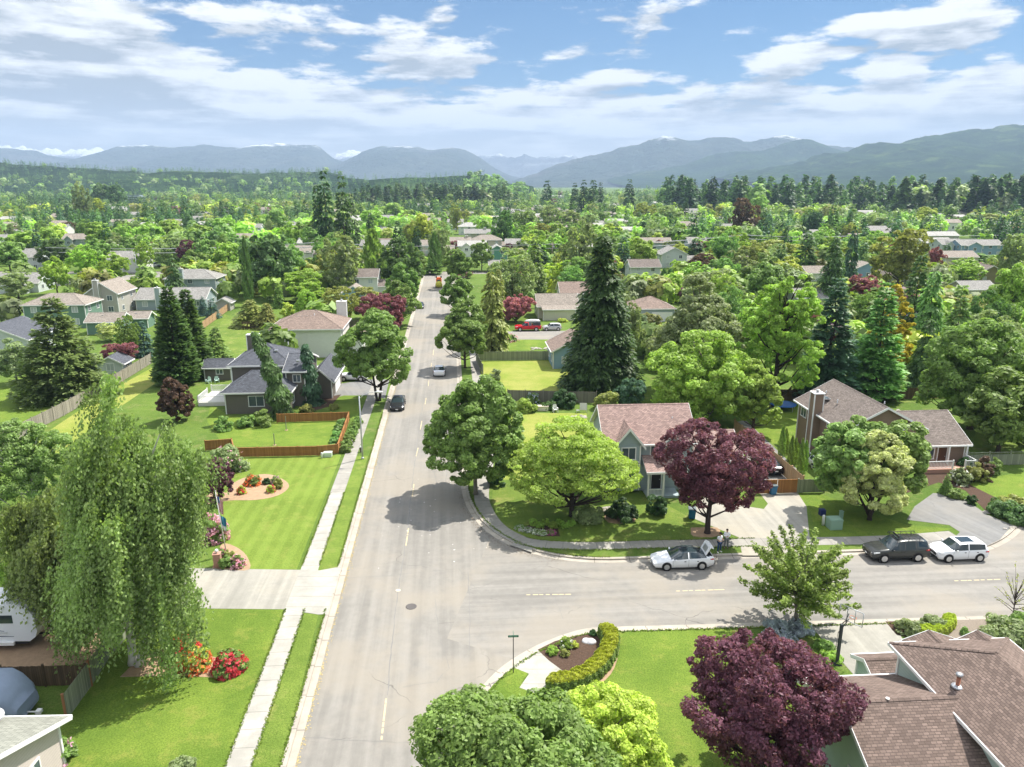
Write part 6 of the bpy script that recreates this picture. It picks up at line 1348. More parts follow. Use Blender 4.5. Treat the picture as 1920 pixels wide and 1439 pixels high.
def chair(px, label, rz, mat=white_t):
    p = G(*px); simple('garden_chair', label, 'garden chair', p, [('seat', mat, lambda m: m.box(-.28, .28, -.25, .28, .36, .42)), ('backrest', mat, lambda m: [m.box(-.28 + k * .115, -.19 + k * .115, .27, .31, .42, .98 + (.08 if k in (1, 2, 3) else 0)) for k in range(5)]), ('armrest', mat, lambda m: (m.box(-.36, -.26, -.3, .28, .58, .62), m.box(.26, .36, -.3, .28, .58, .62))), ('leg', mat, lambda m: [m.box(x - .04, x + .04, y - .04, y + .04, 0, .6 if y < 0 else .4) for x in (-.31, .31) for y in (-.26, .24)])], rz)
chair((391, 719), 'pale green deck chair nearer the shed wall left of the charcoal house', R(-20), pmat('chair_mint', (.5, .66, .58), .5)); chair((407, 718), 'pale green deck chair nearer the white deck of the charcoal house', R(25), pmat('chair_mint', (.5, .66, .58), .5)); chair((1041, 773), 'white garden chair on the lawn behind the yellow-green tree', R(15))
p = G(1018, 770); simple('storage_bench', 'cream storage bench on the grass by the aged grey fence', 'storage bench', p, [('box', pmat('cream_plastic', (.68, .64, .52), .5), lambda m: m.box(-.75, .75, -.35, .35, .03, .62)), ('lid', pmat('cream_lid', (.62, .55, .45), .5), lambda m: m.box(-.8, .8, -.4, .4, .62, .7))], R(-4))
p = G(1090, 774); simple('patio_stand', 'white upright board leaning over the stone fire ring', 'patio screen', p, [('board', pmat('board_pale', (.62, .60, .56), .6), lambda m: m.box(-.2, .75, -.04, .02, .35, 1.35, M=Matrix.Rotation(R(-14), 4, 'X'))), ('frame', galv, lambda m: (m.box(-.25, -.19, -.04, .04, 0, 1.4), m.box(.74, .8, -.04, .04, 0, 1.2), m.box(-.7, -.28, -.2, .2, .3, .36), m.box(-.7, -.64, -.2, -.14, 0, .3), m.box(-.34, -.28, .14, .2, 0, .3)))])
rock_m = pmat('stone_grey', (.42, .39, .34), .9, .2, nvar=.4, nscale=5, bump=.6, bscale=6); rock_p = pmat('stone_pale', (.55, .54, .55), .9, .2, nvar=.3, nscale=6)
def rock(loc, r, label, seed, mat=None, sz=.6):
    bm = bmesh.new(); bmesh.ops.create_icosphere(bm, subdivisions=3, radius=1); rg = random.Random(seed); ph = [(Vector((rg.gauss(0, 1), rg.gauss(0, 1), rg.gauss(0, 1))), rg.uniform(0, 6)) for _ in range(6)]
    for v in bm.verts:
        k = 1 + sum(.07 * math.sin(v.co.dot(a) * 2.3 + b) for a, b in ph); v.co = Vector((v.co.x * r * k * 1.25, v.co.y * r * k, max(-.1, v.co.z * sz * k) * r))
    me = bpy.data.meshes.new('rock'); bm.to_mesh(me); bm.free(); me.materials.append(mat or rock_m); me.polygons.foreach_set('use_smooth', [True] * len(me.polygons)); o = link('rock', me, None, loc); tag(o, label, 'rock'); return o
rock(G(1104, 1203), .38, 'pale rounded boulder in the mulch inside the curved hedge', 2, rock_p)
rg_ = random.Random(9)
def rocks(pix, n, r, label, seed, spread=1.0, grp='stones'):
    """a tight pile of stones nobody would count: one heap"""
    c = G(*pix); vs, fs = [], []; rg = random.Random(seed)
    for k in range(n):
        bm = bmesh.new(); bmesh.ops.create_icosphere(bm, subdivisions=1, radius=1); q = rg.uniform(.5, 1.2) * r; dx, dy = rg.uniform(-1, 1) * spread, rg.uniform(-.6, .6) * spread
        b = len(vs); sx, sy, sz_ = q * rg.uniform(.9, 1.5), q * rg.uniform(.8, 1.2), q * rg.uniform(.5, .9)
        for v in bm.verts: vs.append((c.x + dx + v.co.x * sx, c.y + dy + v.co.y * sy, max(-.02, v.co.z * sz_ + q * .25)))
        bm.verts.ensure_lookup_table(); fs += [[b + v.index for v in f.verts] for f in bm.faces]; bm.free()
    me = bpy.data.meshes.new('rock_pile'); me.from_pydata(vs, [], fs); me.materials.append(rock_m); o = link('rock_pile', me); tag(o, label, 'rock pile')
rocks((1150, 958), 16, .26, 'heap of pale landscaping stones beside the yellow-green tree', 3, 1.0); rocks((1082, 782), 26, .2, 'round stone fire ring on the back lawn of the corner house', 5, 1.2); rocks((1012, 655), 22, .28, 'pile of cut logs and stones beside the light blue house wall', 6, 1.6); rocks((1682, 772), 22, .22, 'stone fire pit on the lawn behind the brown house', 8, 1.3); rocks((1893, 990), 8, .16, 'small pale stones at the end of the rolled kerb', 12, .7)
rock(G(1850, 961), .3, 'grey rock between the junipers beside the asphalt driveway', 31)
# utility poles and lines
def upole(px, by, ty, label, lamp=False):
    loc = G(px, by); Hh = Zat(loc.y, ty); wood = pmat('pole_wood', (.30, .25, .20), .9)
    r = simple('utility_pole', label, 'utility pole', loc, [('pole', wood, lambda m: m.tube([(0, 0, 0), (0, 0, Hh)], [.22, .15], 8)), ('crossarm', wood, lambda m: (m.box(-1.3, 1.3, -.08, .08, Hh - .9, Hh - .72), m.box(-.9, .9, -.08, .08, Hh - 2.4, Hh - 2.26))), ('insulator', white_t, lambda m: [m.lathe([(.07, 0), (.09, .12), (.03, .2)], (x, 0, Hh - .72), 8) for x in (-1.2, -.5, .5, 1.2)])])
    if lamp: m = MB(); m.lathe([(.1, 0), (.3, .08), (.3, .9), (.1, 1.0)], (.5, -.1, Hh - 2.2), 12); m.build('transformer', galv, r)
    return loc + Vector((0, 0, Hh))
U1 = upole(597, 497, 452, 'wooden utility pole left of the silvery willow'); U2 = upole(1035, 502, 455, 'wooden utility pole with a transformer right of the wispy birch', True); U3 = upole(1391, 482, 438, 'wooden utility pole rising beyond the dark cedar'); U4 = upole(1636, 470, 437, 'wooden utility pole left of the big pale round tree')
U5 = U4 + Vector((95, 12, 0)); U0 = U1 + Vector((-90, -25, 0))
def cable(a, b, label, off, sag=1.2, r=.035, name='power_line'):
    m = MB(); a = a + Vector(off); b = b + Vector(off); n = 14; m.tube([a.lerp(b, k / n) - Vector((0, 0, sag * 4 * (k / n) * (1 - k / n))) for k in range(n + 1)], r, 4, cap=False); tag(m.build(name, pmat('cable', (.35, .36, .38), .6)), label, 'power line', 'power lines strung between the wooden poles')
for nm, a, b in (('between the willow and birch poles', U1, U2), ('between the birch pole and the pole beyond the cedar', U2, U3), ('from the pole beyond the cedar eastwards', U3, U4), ('running out east past the pale round tree', U4, U5), ('running west from the pole by the willow', U0, U1)):
    for w_, dz in (('upper', -.6), ('lower', -2.2), ): 
        for y_ in (-1.1, 1.1): cable(a, b, w_ + ' power line ' + nm, (y_, 0, dz), r=.075)
def lamp2(px, by, ty, label):
    loc = G(px, by); Hh = Zat(loc.y, ty); simple('street_lamp', label, 'street lamp', loc, [('pole', galv, lambda m: m.tube([(0, 0, 0), (0, 0, Hh)], [.13, .08], 8)), ('arm', galv, lambda m: m.tube([(0, 0, Hh - .3), (-.9, 0, Hh + .15), (-2.0, 0, Hh + .25)], .045, 6)), ('lamp_head', white_t, lambda m: m.tube([(-1.9, 0, Hh + .25), (-2.6, 0, Hh + .22)], [.12, .07], 8))])
lamp2(258, 518, 476, 'pale street lamp beside the white gabled house in the west'); lamp2(1531, 448, 431, 'pale street lamp left of the tall dark firs far right')
p = G(279, 526); simple('stop_sign', 'red stop sign at the side street past the skylight house', 'stop sign', p, [('pole', galv, lambda m: m.tube([(0, 0, 0), (0, 0, 2.4)], .05, 6)), ('plate', pmat('sign_red', (.55, .02, .04), .4), lambda m: m.lathe([(.5, -.02), (.5, .02)], n=8, M=Matrix.Translation((0, -.06, 2.5)) @ Matrix.Rotation(R(90), 4, 'X')))])
for px, lb in (((537, 807), 'thin post with a birdhouse arm on the lawn inside the orange fence'), ((515, 835), 'bare thin grey stake nearer the front run of the orange fence')):
    p = G(*px); simple('garden_post', lb, 'garden post', p, [('post', fw_gg, lambda m: m.box(-.04, .04, -.04, .04, 0, 1.9 if px[0] == 537 else 1.5)), ('foot', dirt, lambda m: m.lathe([(.25, 0), (.22, .03), (.05, .05)], n=10))])

# ================================================================== PEOPLE
def skin(name, J, E_, rad, mat, parent, sub=1):
    me = bpy.data.meshes.new(name); me.from_pydata([J[k][0] if isinstance(J[k], tuple) and hasattr(J[k][0], '__len__') else J[k] for k in J], [(list(J).index(a), list(J).index(b)) for a, b in E_], [])
    o = bpy.data.objects.new(name, me); C.objects.link(o); md = o.modifiers.new('s', 'SKIN'); md.use_smooth_shade = True; sm = o.modifiers.new('u', 'SUBSURF'); sm.levels = sub; sm.render_levels = sub
    for i, k in enumerate(J):
        r_ = rad[k] if k in rad else .03; o.data.skin_vertices[0].data[i].radius = (r_, r_) if not hasattr(r_, '__len__') else r_
    o.data.skin_vertices[0].data[0].use_root = True
    dg = bpy.context.evaluated_depsgraph_get(); me2 = bpy.data.meshes.new_from_object(o.evaluated_get(dg)); me2.name = name; bpy.data.objects.remove(o)
    me2.materials.clear(); me2.materials.append(mat); me2.polygons.foreach_set('use_smooth', [True] * len(me2.polygons)); return link(name, me2, parent)
skin_m = pmat('skin', (.38, .22, .15), .6, .3)
def person(loc, rz, label, arms, shirt, trous, shoe, hair, sleeves='short', cap=None, stance=.13, k=1.05):
    r = empty('person', loc, rz, label, 'person'); r.scale = (k, k, k)
    J = dict(pel=(0, 0, .96), bel=(0, .0, 1.12), che=(0, .01, 1.32), neck=(0, .01, 1.49), head0=(0, -.01, 1.58), head1=(0, -.015, 1.68), top=(0, -.01, 1.755))
    Rd = dict(pel=(.15, .11), bel=(.135, .10), che=(.165, .11), neck=.055, head0=.065, head1=(.078, .092), top=(.055, .065)); E_ = [('pel', 'bel'), ('bel', 'che'), ('che', 'neck'), ('neck', 'head0'), ('head0', 'head1'), ('head1', 'top')]
    hands = {}
    for s, n in ((-1, 'r'), (1, 'l')):
        el, wr, hd = arms[n]
        J[n + 'sh'] = (s * .19, .01, 1.43); J[n + 'el'] = el; J[n + 'wr'] = wr; J[n + 'ha'] = hd; Rd.update({n + 'sh': .06, n + 'el': .042, n + 'wr': .028, n + 'ha': (.036, .02)}); E_ += [('che', n + 'sh'), (n + 'sh', n + 'el'), (n + 'el', n + 'wr'), (n + 'wr', n + 'ha')]
        d = (Vector(hd) - Vector(wr)).normalized(); sd = d.cross(Vector((0, 0, 1))); sd = sd.normalized() if sd.length > .1 else Vector((0, 1, 0)); dn = Vector((0, 0, -1))
        for q, (o_, L) in enumerate(((-.028, .062), (-.01, .072), (.010, .068), (.028, .052))):
            a = Vector(hd) + sd * o_ + d * .02; J[f'{n}f{q}a'] = tuple(a); J[f'{n}f{q}b'] = tuple(a + d * L * .55); J[f'{n}f{q}c'] = tuple(a + d * L * .85 + dn * L * .4); Rd.update({f'{n}f{q}a': .0095, f'{n}f{q}b': .009, f'{n}f{q}c': .007}); E_ += [(n + 'ha', f'{n}f{q}a'), (f'{n}f{q}a', f'{n}f{q}b'), (f'{n}f{q}b', f'{n}f{q}c')]
        a = Vector(hd) - d * .02 - sd * .03 * s; J[n + 't1'] = tuple(a - sd * .02 * s + d * .015); J[n + 't2'] = tuple(a - sd * .03 * s + d * .045); Rd.update({n + 't1': .011, n + 't2': .009}); E_ += [(n + 'ha', n + 't1'), (n + 't1', n + 't2')]
        J[n + 'hip'] = (s * .09, 0, .90); J[n + 'kn'] = (s * stance * .9, -.02, .49); J[n + 'an'] = (s * stance, .02, .09); J[n + 'toe'] = (s * (stance + .03), -.14, .035); Rd.update({n + 'hip': .082, n + 'kn': .055, n + 'an': .038, n + 'toe': (.04, .028)}); E_ += [('pel', n + 'hip'), (n + 'hip', n + 'kn'), (n + 'kn', n + 'an'), (n + 'an', n + 'toe')]
    body = skin('body', J, E_, Rd, skin_m, r)
    m = MB(); m.lathe([(.012, -.02), (.016, 0), (.004, .03)], (0, -.108, 1.655), 8); [m.lathe([(.006, -.02), (.022, 0), (.012, .025)], (s * .085, 0, 1.665), 8) for s in (-1, 1)]; m.build('face', skin_m, r)
    m = MB(); [m.box(s * .032 - .012, s * .032 + .012, -.104, -.096, 1.672, 1.682) for s in (-1, 1)]; m.box(-.022, .022, -.1, -.094, 1.602, 1.61); m.build('features', pmat('face_dark', (.05, .02, .02), .6), r)
    SJ = dict(pel=(0, 0, .90), bel=J['bel'], che=J['che'], nk=(0, .01, 1.46)); SR = dict(pel=(.175, .135), bel=(.165, .135), che=(.19, .135), nk=.07); SE = [('pel', 'bel'), ('bel', 'che'), ('che', 'nk')]
    for n in 'rl':
        SJ[n + 'sh'] = J[n + 'sh']; SR[n + 'sh'] = .08; SE.append(('che', n + 'sh')); sh, el, wr = Vector(J[n + 'sh']), Vector(J[n + 'el']), Vector(J[n + 'wr'])
        if sleeves == 'short': SJ[n + 'el'] = tuple(sh.lerp(el, .75)); SR[n + 'el'] = .075; SE.append((n + 'sh', n + 'el'))
        else: SJ[n + 'el'] = tuple(el); SR[n + 'el'] = .058; SJ[n + 'wr'] = tuple(el.lerp(wr, .93)); SR[n + 'wr'] = .042; SE += [(n + 'sh', n + 'el'), (n + 'el', n + 'wr')]
    skin('shirt', SJ, SE, SR, shirt, r)
    TJ = dict(pel=(0, 0, .93)); TR = dict(pel=(.165, .12)); TE = []
    for n in 'rl':
        for q, rr in (('hip', .095), ('kn', .072)): TJ[n + q] = J[n + q]; TR[n + q] = rr
        a = J[n + 'an']; TJ[n + 'an'] = (a[0], a[1], .11); TR[n + 'an'] = .058; TE += [('pel', n + 'hip'), (n + 'hip', n + 'kn'), (n + 'kn', n + 'an')]
    skin('trousers', TJ, TE, TR, trous, r)
    for n in 'rl':
        a, t = J[n + 'an'], J[n + 'toe']; skin('shoe', dict(a=(a[0], a[1] + .05, .045), b=(a[0], a[1] - .03, .055), c=(t[0], t[1] + .02, .045), d=(t[0], t[1] - .03, .04)), [('a', 'b'), ('b', 'c'), ('c', 'd')], dict(a=.045, b=.055, c=.05, d=.035), shoe, r)
    m = MB()
    if cap: m.lathe([(.098, 1.70), (.10, 1.74), (.085, 1.79), (.04, 1.815), (.01, 1.82)], n=16); m.box(-.07, .07, -.2, -.07, 1.705, 1.72); m.build('cap', cap, r)
    else: m.lathe([(.088, 1.66), (.098, 1.71), (.085, 1.765), (.045, 1.79), (.01, 1.795)], (0, .012, 0), 14); m.build('hair', hair, r)
    return r
jean = pmat('denim', (.025, .055, .13), .8); wshirt = pmat('shirt_white', (.78, .78, .80), .8); gtr = pmat('trousers_grey', (.14, .15, .15), .8); hair_d = pmat('hair_dark', (.03, .02, .015), .8)
pr1 = person(G(1348, 1036) + Vector((0, 0, .01)), R(28), 'person in a white t-shirt, jeans and white shoes holding a controller', dict(r=((-.27, -.02, 1.17), (-.14, -.25, 1.10), (-.10, -.31, 1.11)), l=((.27, -.02, 1.17), (.14, -.25, 1.10), (.10, -.31, 1.11))), wshirt, jean, white_t, hair_d, 'short', cap=pmat('cap_dark', (.05, .03, .04), .7), stance=.15)
m = MB(); m.box(-.12, .12, -.40, -.28, 1.09, 1.135); m.tube([(-.1, -.38, 1.13), (-.11, -.42, 1.25)], .008, 5); m.tube([(.1, -.38, 1.13), (.11, -.42, 1.25)], .008, 5); o = m.build('remote_controller', black); o.matrix_world = Matrix.Translation(pr1.location) @ Matrix.Rotation(R(28), 4, 'Z') @ Matrix.Scale(1.05, 4); tag(o, 'small dark remote controller held by the person in the t-shirt', 'controller')
person(G(1361, 1029) + Vector((0, 0, .01)), R(-5), 'person in a white long-sleeved shirt and grey trousers with folded arms', dict(r=((-.26, -.06, 1.19), (.0, -.20, 1.22), (.06, -.21, 1.24)), l=((.26, -.06, 1.19), (.0, -.235, 1.19), (-.06, -.235, 1.19))), wshirt, gtr, pmat('shoe_brown', (.07, .05, .04), .6), hair_d, 'long')
p = G(1339, 1052); simple('camera_tripod', 'thin black tripod standing behind the white sedan', 'tripod', (p.x, p.y, ROADZ + .01), [('leg', black, lambda m: [m.tube([(.32 * math.cos(a), .32 * math.sin(a), 0), (.03 * math.cos(a), .03 * math.sin(a), 1.1)], .016, 5) for a in (.4, 2.5, 4.6)]), ('head', black, lambda m: (m.tube([(0, 0, .9), (0, 0, 1.35)], .02, 6), m.box(-.07, .07, -.05, .05, 1.35, 1.42)))])
# ================================================================== TREES NEAR THE CAMERA (own meshes)
near_tree('weeping_birch', 'weep', (254, 1247), 19.4, 3.95, 'birch', 'huge weeping birch with pale trunk hanging over the lower left lawn', 11, zb=1.0, bark=barkw, r=.34, stems=2, leaf=.135, dens=1.15, top=.66, lean=2.0)
near_tree('weeping_birch', 'weep', (142, 1168), 11.6, 3.5, 'birch', 'lighter weeping birch behind the left flank of the huge one', 75, zb=1.2, bark=barkw, r=.2, leaf=.15, dens=.8, top=.65, lean=.8)
near_tree('street_maple', 'maple', (892, 927), 12.3, 4.7, 'mg', 'dense dark green maple casting its shadow over the junction', 12, zb=2.0, r=.2, bark=barkg, dens=1.45)
near_tree('street_maple', 'maple', (872, 690), 11.4, 4.3, 'mg', 'full green street maple on the right kerb above the junction maple', 13, zb=1.8, r=.2, leaf=.3)
near_tree('street_maple', 'maple', (709, 752), 12.9, 5.2, 'mg', 'forked green street maple beside the parked dark sedan', 14, zb=2.8, r=.26, stems=2, leaf=.3, bark=barkd)
near_tree('honey_locust', 'locust', (1072, 968), 9.3, 5.8, 'lo', 'wide yellow-green layered tree on the corner lawn', 15, zb=1.4, bark=barkd, r=.24)
near_tree('purple_plum', 'plum', (1326, 1000), 10.2, 4.6, 'pp', 'dark purple plum tree behind the white sedan with the open boot', 16, zb=2.0, bark=barkd, r=.24, leaf=.18, dens=1.35)
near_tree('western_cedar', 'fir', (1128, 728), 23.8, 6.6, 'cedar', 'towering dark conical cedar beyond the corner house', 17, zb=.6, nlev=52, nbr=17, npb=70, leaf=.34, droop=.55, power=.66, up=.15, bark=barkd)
near_tree('bright_maple', 'maple', (1318, 800), 12.0, 6.7, 'bg', 'big bright green maple behind the rose roofed house', 18, zb=1.0, leaf=.3, dens=1.2, shape='ell')
near_tree('bright_maple', 'maple', (1417, 812), 9.2, 3.6, 'bg', 'lower bright green maple joined to the big one over the paved strip', 19, zb=1.2, leaf=.28, dens=.7)
near_tree('sycamore', 'maple', (1308, 738), 17.0, 6.8, 'gg', 'tall grey-green airy tree behind the bright maple', 20, zb=2.0, leaf=.32, dens=1.1)
near_tree('tall_ash', 'plum', (1462, 765), 19.5, 5.4, 'bg', 'tall open yellow-green tree between the bright maple and the firs', 21, zb=2.5, leaf=.32, shape='egg', bark=barkd)
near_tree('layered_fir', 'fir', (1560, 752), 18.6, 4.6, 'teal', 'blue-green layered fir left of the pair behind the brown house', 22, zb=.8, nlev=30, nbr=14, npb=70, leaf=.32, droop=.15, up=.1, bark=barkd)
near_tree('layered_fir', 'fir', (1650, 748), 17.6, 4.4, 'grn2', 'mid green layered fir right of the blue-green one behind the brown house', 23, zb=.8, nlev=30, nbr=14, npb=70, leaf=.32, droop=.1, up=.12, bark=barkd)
near_tree('golden_tree', 'plum', (1668, 715), 14.8, 3.3, 'gold', 'golden yellow tree glowing between the dark firs', 24, zb=2, leaf=.3, shape='egg', dens=.6)
near_tree('young_maple', 'maple', (1627, 742), 7.0, 3.2, 'bg', 'small bright yellow-green tree above the brown roof', 25, zb=.8, leaf=.27, dens=.6, shape='cone')
near_tree('broad_maple', 'maple', (1818, 805), 14.2, 6.6, 'mg', 'broad green maple overhanging the yard right of the brown house', 26, zb=2.0, leaf=.32, dens=1.2)
t = near_tree('variegated_maple', 'maple', (1630, 975), 8.5, 3.1, 'cream', 'cream and green variegated maple on the lawn beside the driveway', 27, zb=1.6, leaf=.25, bark=barkd, dens=.9)
rng = np.random.default_rng(271)
for (dx, dy, hh, rr) in ((-2.2, 1.9, 9.2, 3.1), (3.4, 2.4, 8.7, 3.0), (1.0, 3.0, 9.7, 3.3)):
    V, F, cv, ctr = crown_round(hh, rr, 1.9, 130, 110, .25, rng, rcf=.2, shape='ell', inner=.3); V = V + np.array([dx, dy, 0]); link('green_crown', npmesh('green_crown', V, F, [LM('jade')], attr=cv), t)
    tb = MB(); tb.tube([(0, 0, .3), (dx * .5, dy * .5, 2.6), (dx, dy, hh * .7)], [.16, .12, .04], 6); tb.build('limb', barkd, t)
near_tree('young_cherry', 'cherry', (1491, 1174), 7.2, 4.0, 'ch', 'young airy cherry with upright sprays at the driveway edge', 28, zb=1.5, bark=barkg, r=.15, leaf=.15, dens=.85)
near_tree('purple_plum', 'plum', (1452, 1500), 8.5, 4.15, 'pp', 'dark purple plum tree covering the mint house corner at the bottom', 29, zb=2.0, bark=barkd, r=.22, loc=(13.2, 32.9, 0), leaf=.145, dens=1.7)
near_tree('street_maple', 'maple', (950, 1600), 8.2, 5.0, 'mg', 'large green maple cut by the bottom edge beside the street sign', 30, zb=2.0, loc=(-.4, 28.6, 0), leaf=.17, dens=1.7, rcf=.12)
near_tree('golden_maple', 'maple', (1170, 1560), 6.3, 3.5, 'yg', 'pale yellow-green maple at the bottom edge next to the large green one', 31, zb=1.4, loc=(4.6, 31.4, 0), leaf=.14, dens=1.3, rcf=.12)
near_tree('layered_fir', 'fir', (108, 745), 15.4, 6.8, 'fo', 'big layered fir beside the weathered fence in the western yard', 32, zb=.5, nlev=28, nbr=15, npb=85, leaf=.33, droop=.12, up=.12, power=.75, bark=barkd)
near_tree('giant_sequoia', 'fir', (324, 720), 15.6, 3.5, 'fg', 'dense dark pointed sequoia, the broader of the pair by the grey fence end', 33, zb=.2, leaf=.3, nlev=52, nbr=18, npb=44, droop=.1, up=.35, power=.7)
near_tree('giant_sequoia', 'fir', (356, 705), 14.4, 3.0, 'fg', 'slimmer dark pointed sequoia just right of the broader one', 34, zb=.2, leaf=.3, nlev=48, nbr=17, npb=40, droop=.1, up=.35, power=.7)
near_tree('purple_plum', 'plum', (718, 632), 9.0, 5.0, 'rp', 'red-purple plum tree behind the forked street maple', 35, zb=1.0, leaf=.28, shape='vase', dens=.8)
near_tree('weeping_cedar', 'fir', (922, 655), 15.6, 3.6, 'yo', 'drooping olive cedar with bent tips right of the street maple', 36, zb=.4, nlev=24, nbr=10, npb=60, leaf=.36, droop=.9, up=.35, power=.55, bark=barkd)
near_tree('pink_maple', 'plum', (968, 605), 6.2, 3.9, 'pk', 'low pink-purple tree left of the columned porch', 37, zb=.6, leaf=.3, shape='vase', dens=.7)
near_tree('street_maple', 'maple', (858, 540), 11.8, 4.4, 'mg', 'slender-stemmed maple at the far right end of the street', 38, zb=3, leaf=.4, dens=.6, r=.3)
for i, (px, by, H_m, R_m, lb) in enumerate([(763, 612, 9.8, 4.6, 'nearest of the dense maples lining the far left kerb behind the plum'), (772, 572, 10.6, 4.6, 'second maple up the far left kerb behind the plum'), (783, 540, 10.4, 4.2, 'third maple up the far left kerb near the street end'), (790, 522, 10, 4, 'last maple on the left kerb before the street end'), (871, 590, 9.4, 4.2, 'round street maple peeking above the full one on the right kerb')]):
    near_tree('street_maple', 'maple', (px - 14, by), H_m, R_m, 'mg', lb, 40 + i, zb=1.6, leaf=.42, dens=.5)
# weeping sequoia: a leaning narrow column
def leaner(px, Hh, lean, r0, label, seed, col='fg'):
    rng = np.random.default_rng(seed); n = 7000; u = rng.uniform(0, 1, n); r = r0 * (1.15 - .9 * u ** .7) * (1 + .3 * np.sin(u * 23 + 1)) * rng.uniform(.5, 1.05, n); a = rng.uniform(0, 6.283, n)
    cx = lean * u ** 1.6; c = np.column_stack([cx + r * np.cos(a), r * np.sin(a), .2 + u * Hh - r * .3]); d = np.column_stack([np.cos(a) * .4, np.sin(a) * .4, -np.ones(n)]) + rng.normal(0, .3, (n, 3)); nn = np.column_stack([np.cos(a), np.sin(a), np.full(n, .5)]) + rng.normal(0, .35, (n, 3))
    V, F = quads_dir(c, d, nn, .22, rng, 2.4); root = empty('weeping_sequoia', G(*px), 0, label, 'tree'); link('crown', npmesh('crown', V, F, [LM(col)], attr=np.clip(.5 + .3 * np.sin(u * 40) + rng.normal(0, .2, n), 0, 1)), root)
    m = MB(); m.tube([(0, 0, -.1)] + [(lean * (k / 6) ** 1.6, 0, Hh * k / 6) for k in range(1, 7)], [.3, .26, .22, .18, .12, .07, .02], 7); m.build('trunk', barkm, root); return root
leaner((531, 782), 11.8, -2.9, 1.75, 'tall leaning weeping sequoia in front of the charcoal house', 61)
leaner((586, 758), 8.8, -.5, 1.5, 'small dark weeping conifer with bare drooping tip by the charcoal garage', 62, 'teal')
# bare sapling at the right edge
rng = np.random.default_rng(70); V, F, cv, lines = crown_sprigs(4.3, 1.6, .9, 22, 16, .08, rng, up=1.0, spread=.5); r = empty('bare_sapling', G(1896, 1166), 0, 'nearly leafless sapling on the gravel at the right edge', 'tree'); link('crown', npmesh('crown', V, F, [LM('yo')], attr=cv), r); trunk_mesh(4.3, .9, .06, rng, None, lines, top=.5).build('trunk', barkd, r)
# arborvitae
for i, (px, by, ty, lb) in enumerate([(1467, 858, 802, 'tallest upright arborvitae by the tan fence, farthest of the paired clumps'), (1473, 853, 806, 'slim arborvitae leaning on the tallest by the tan fence'), (1484, 878, 820, 'middle upright arborvitae by the tan fence'), (1491, 873, 824, 'slim companion of the middle arborvitae by the tan fence'), (1503, 890, 826, 'nearest upright arborvitae by the tan fence'), (1510, 886, 829, 'slim companion of the nearest arborvitae by the tan fence')]):
    mid_tree('column', px, by, ty, 6.5, 'mg', lb, name='arborvitae', lod=1)
mid_tree('column', 8, 1105, 1008, 16, 'mg', 'yellow-green arborvitae at the left edge above the trailer', name='arborvitae', lod=0); mid_tree('column', 58, 1104, 1002, 21, 'mg', 'broad arborvitae under the birch above the trailer', name='arborvitae', lod=0)

# ================================================================== HEDGES, SHRUBS AND FLOWERS
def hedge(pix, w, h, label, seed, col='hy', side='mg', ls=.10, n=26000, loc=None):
    rng = np.random.default_rng(seed); line = smooth_line([tuple(G(*p))[:2] for p in pix], 8); P = np.array(line); o = P[0].copy(); seg = np.diff(P, axis=0); L = np.hypot(*seg.T); cum = np.concatenate([[0], np.cumsum(L)]); T = cum[-1]
    root = empty('clipped_hedge', (o[0], o[1], 0), 0, label, 'hedge')
    def at(s): 
        i = np.clip(np.searchsorted(cum, s) - 1, 0, len(L) - 1); f = (s - cum[i]) / L[i]; p = P[i] + seg[i] * f[:, None]; t = seg[i] / L[i][:, None]; return p - o, np.column_stack([-t[:, 1], t[:, 0]])
    def shell(n, lo, hi):
        s = rng.uniform(-.0, T, n); a = rng.uniform(lo, hi, n); p, nn = at(s); e = 5; ca, sa = np.cos(a), np.sin(a); k = (np.abs(ca) ** e + np.abs(sa) ** e) ** (-1 / e); wob = 1 + .05 * np.sin(s * 5 + a * 3) + .04 * np.sin(s * 13 - a * 5)
        off = ca * k * w / 2 * wob; z = sa * k * h * wob; endk = np.clip(np.minimum(s, T - s) / (w * .35), .0, 1) ** .5; c = np.column_stack([p + nn * (off * endk)[:, None], np.maximum(z * (.55 + .45 * endk), .03)]); no = np.column_stack([nn * ca[:, None], sa]); return c, no
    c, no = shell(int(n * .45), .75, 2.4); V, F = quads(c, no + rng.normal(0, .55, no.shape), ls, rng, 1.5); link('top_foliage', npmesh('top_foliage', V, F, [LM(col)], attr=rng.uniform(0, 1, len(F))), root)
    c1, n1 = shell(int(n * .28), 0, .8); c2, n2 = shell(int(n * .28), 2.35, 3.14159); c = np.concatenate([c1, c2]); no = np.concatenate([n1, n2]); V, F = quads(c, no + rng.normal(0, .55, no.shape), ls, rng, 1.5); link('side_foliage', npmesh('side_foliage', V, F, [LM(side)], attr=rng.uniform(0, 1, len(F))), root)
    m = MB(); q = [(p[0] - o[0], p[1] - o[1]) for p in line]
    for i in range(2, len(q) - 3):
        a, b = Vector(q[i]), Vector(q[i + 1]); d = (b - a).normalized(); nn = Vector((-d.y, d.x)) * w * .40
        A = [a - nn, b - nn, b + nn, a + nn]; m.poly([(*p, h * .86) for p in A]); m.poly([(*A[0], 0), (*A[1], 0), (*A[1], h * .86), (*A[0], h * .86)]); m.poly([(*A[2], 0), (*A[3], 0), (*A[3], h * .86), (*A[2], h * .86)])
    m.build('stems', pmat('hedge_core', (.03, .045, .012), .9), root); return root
hedge([(1024, 1292), (1062, 1290), (1096, 1278), (1124, 1256), (1141, 1228), (1144, 1205), (1130, 1186)], 1.15, .95, 'yellow-topped clipped hedge curving round the mulch bed', 80, n=30000)
